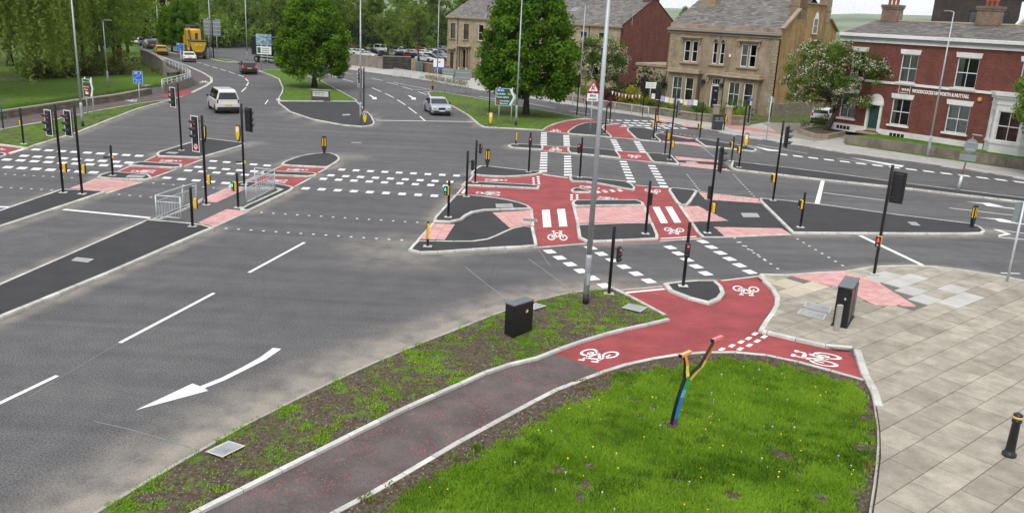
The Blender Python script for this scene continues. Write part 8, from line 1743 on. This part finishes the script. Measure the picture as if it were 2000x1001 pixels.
# ================================================================ GRASS AND FLOWERS (uncountable)
def blades(name, label, poly, cover, n, h, z, mat, thr, seed, attr=None):
    """tufts of blades where the cover field is high enough"""
    rng = np.random.default_rng(seed); poly = ccw(poly); xs = [p[0] for p in poly]; ys = [p[1] for p in poly]; P = np.column_stack([rng.uniform(min(xs), max(xs), n), rng.uniform(min(ys), max(ys), n)]); P = P[inpoly(P, poly)]
    f = cover(P)+.18*lowfreq(P, 7, seed+1)+rng.normal(size=len(P))*.06; P = P[f > thr]; m = len(P); a = rng.random(m)*6.283; hh = h*(.5+.8*rng.random(m)); wd = .012+.01*rng.random(m); d = np.column_stack([np.cos(a), np.sin(a)]); ln = rng.normal(size=(m, 2))*h*.45
    b0 = np.column_stack([P-d*wd[:, None], np.full(m, z)]); b1 = np.column_stack([P+d*wd[:, None], np.full(m, z)]); tp = np.column_stack([P+ln, z+hh])
    V = np.stack([b0, b1, tp], 1).reshape(-1, 3); me = bpy.data.meshes.new(name); me.vertices.add(3*m); me.vertices.foreach_set('co', V.ravel().astype(np.float32)); me.loops.add(3*m); me.loops.foreach_set('vertex_index', np.arange(3*m, dtype=np.int32)); me.polygons.add(m); me.polygons.foreach_set('loop_start', np.arange(0, 3*m, 3, dtype=np.int32)); me.polygons.foreach_set('loop_total', np.full(m, 3, np.int32)); me.update()
    at = me.attributes.new('tone', 'FLOAT', 'POINT'); at.data.foreach_set('value', np.repeat(np.clip(.5+.5*lowfreq(P, 1.6, seed+5)+.25*lowfreq(P, 5, seed+6)+rng.normal(size=m)*.2, 0, 1), 3).astype(np.float32)); me.materials.append(mat)
    return tag(add(name, me), label, 'grass', kind='stuff')
M_BLADE = mat_leaf('grass_blade', (.12, .24, .02), (.29, .45, .055), .4, (1.1, 1.2, .5))
blades('lawn_grass', 'fresh green grass blades covering the lawn', LAWN, grass_lawn, 520000, .075, VZ+.01, M_BLADE, .47, 31)
def tall_grass(P): return .42*lowfreq(P, 2.1, 77)+.25*lowfreq(P, 6, 78)+np.minimum(.4, grass_lawn(P)-.1)
blades('tall_tufts', 'longer darker grass tufts in the lawn', LAWN, tall_grass, 150000, .125, VZ+.01, mat_leaf('tuft_blade', (.05, .12, .012), (.17, .30, .04), .35, (1.1, 1.2, .5)), .52, 51)
def straw(P): return .4*lowfreq(P, 1.7, 87)+.25*lowfreq(P, 7, 88)
blades('dry_grass', 'dry straw-coloured grass among the lawn and verge', LAWN, straw, 90000, .06, VZ+.012, mat_leaf('straw_blade', (.14, .12, .04), (.33, .27, .10), .3, (1, 1, .7)), .26, 52)
rs_ = np.random.default_rng(61); pb = MB()
for poly_, n_ in ((VERGE, 900), (LAWN, 700)):
    pl_ = ccw(poly_); xs_ = [p[0] for p in pl_]; ys_ = [p[1] for p in pl_]; Q_ = np.column_stack([rs_.uniform(min(xs_), max(xs_), n_*6), rs_.uniform(min(ys_), max(ys_), n_*6)]); Q_ = Q_[inpoly(Q_, pl_)]
    Q_ = (Q_ if poly_ is VERGE else Q_[grass_lawn(Q_) < .42])[:n_]
    for x_, y_ in Q_: r_ = rs_.uniform(.008, .026); pb.lathe([(r_, VZ), (r_*.8, VZ+r_*.7), (r_*.3, VZ+r_)], 5, (x_, y_, .005))
tag(pb.build('pebbles', mat_stone('pebble_stone', (.16, .14, .115), (.34, .31, .27), 9, 30, .1)), 'small stones lying in the bare soil', 'stones', kind='stuff')
blades('verge_grass', 'sparse green sprouts in the thin soil verge', VERGE, grass_verge, 330000, .05, VZ+.01, M_BLADE, .48, 32)
def flowers(name, label, n, col, r, hgt, seed, stem=False):
    rng = np.random.default_rng(seed); poly = ccw(LAWN); xs = [p[0] for p in poly]; ys = [p[1] for p in poly]; P = np.column_stack([rng.uniform(min(xs), max(xs), n*8), rng.uniform(min(ys), max(ys), n*8)]); P = P[inpoly(P, poly)]; P = P[grass_lawn(P) > .5][:n]; b = MB()
    for x_, y_ in P:
        s_ = r*rng.uniform(.7, 1.2); h_ = hgt*rng.uniform(.6, 1.3)
        b.lathe([(.004, VZ), (.004, VZ+h_)], 4, (x_, y_, 0)); b.lathe([(s_*.5, VZ+h_-s_*.4), (s_, VZ+h_), (s_*.6, VZ+h_+s_*.5)], 6, (x_, y_, 0))
    tag(b.build(name, plain(name+'_petals', col, .7)), label, 'flowers', kind='stuff')
flowers('dandelion_flowers', 'yellow dandelion flowers dotted over the lawn', 60, (.85, .66, .02), .021, .08, 41); flowers('dandelion_clocks', 'white dandelion clocks dotted over the lawn', 34, (.55, .57, .53), .019, .14, 42)

# ================================================================ AIR
hz = MB(); hz.box((0, 3000, 73), (12400, 7000, 153.2)); hm = bpy.data.materials.new('haze_air'); hm.use_nodes = True; ht = hm.node_tree; ht.nodes.clear()
ho = ht.nodes.new('ShaderNodeOutputMaterial'); hv_ = ht.nodes.new('ShaderNodeVolumePrincipled'); hv_.inputs['Color'].default_value = (.93, .95, 1, 1); hv_.inputs['Density'].default_value = .00007; hv_.inputs['Anisotropy'].default_value = .2; ht.links.new(hv_.outputs[0], ho.inputs['Volume'])
tag(hz.build('haze', hm), 'thin pale haze in the air', kind='stuff')
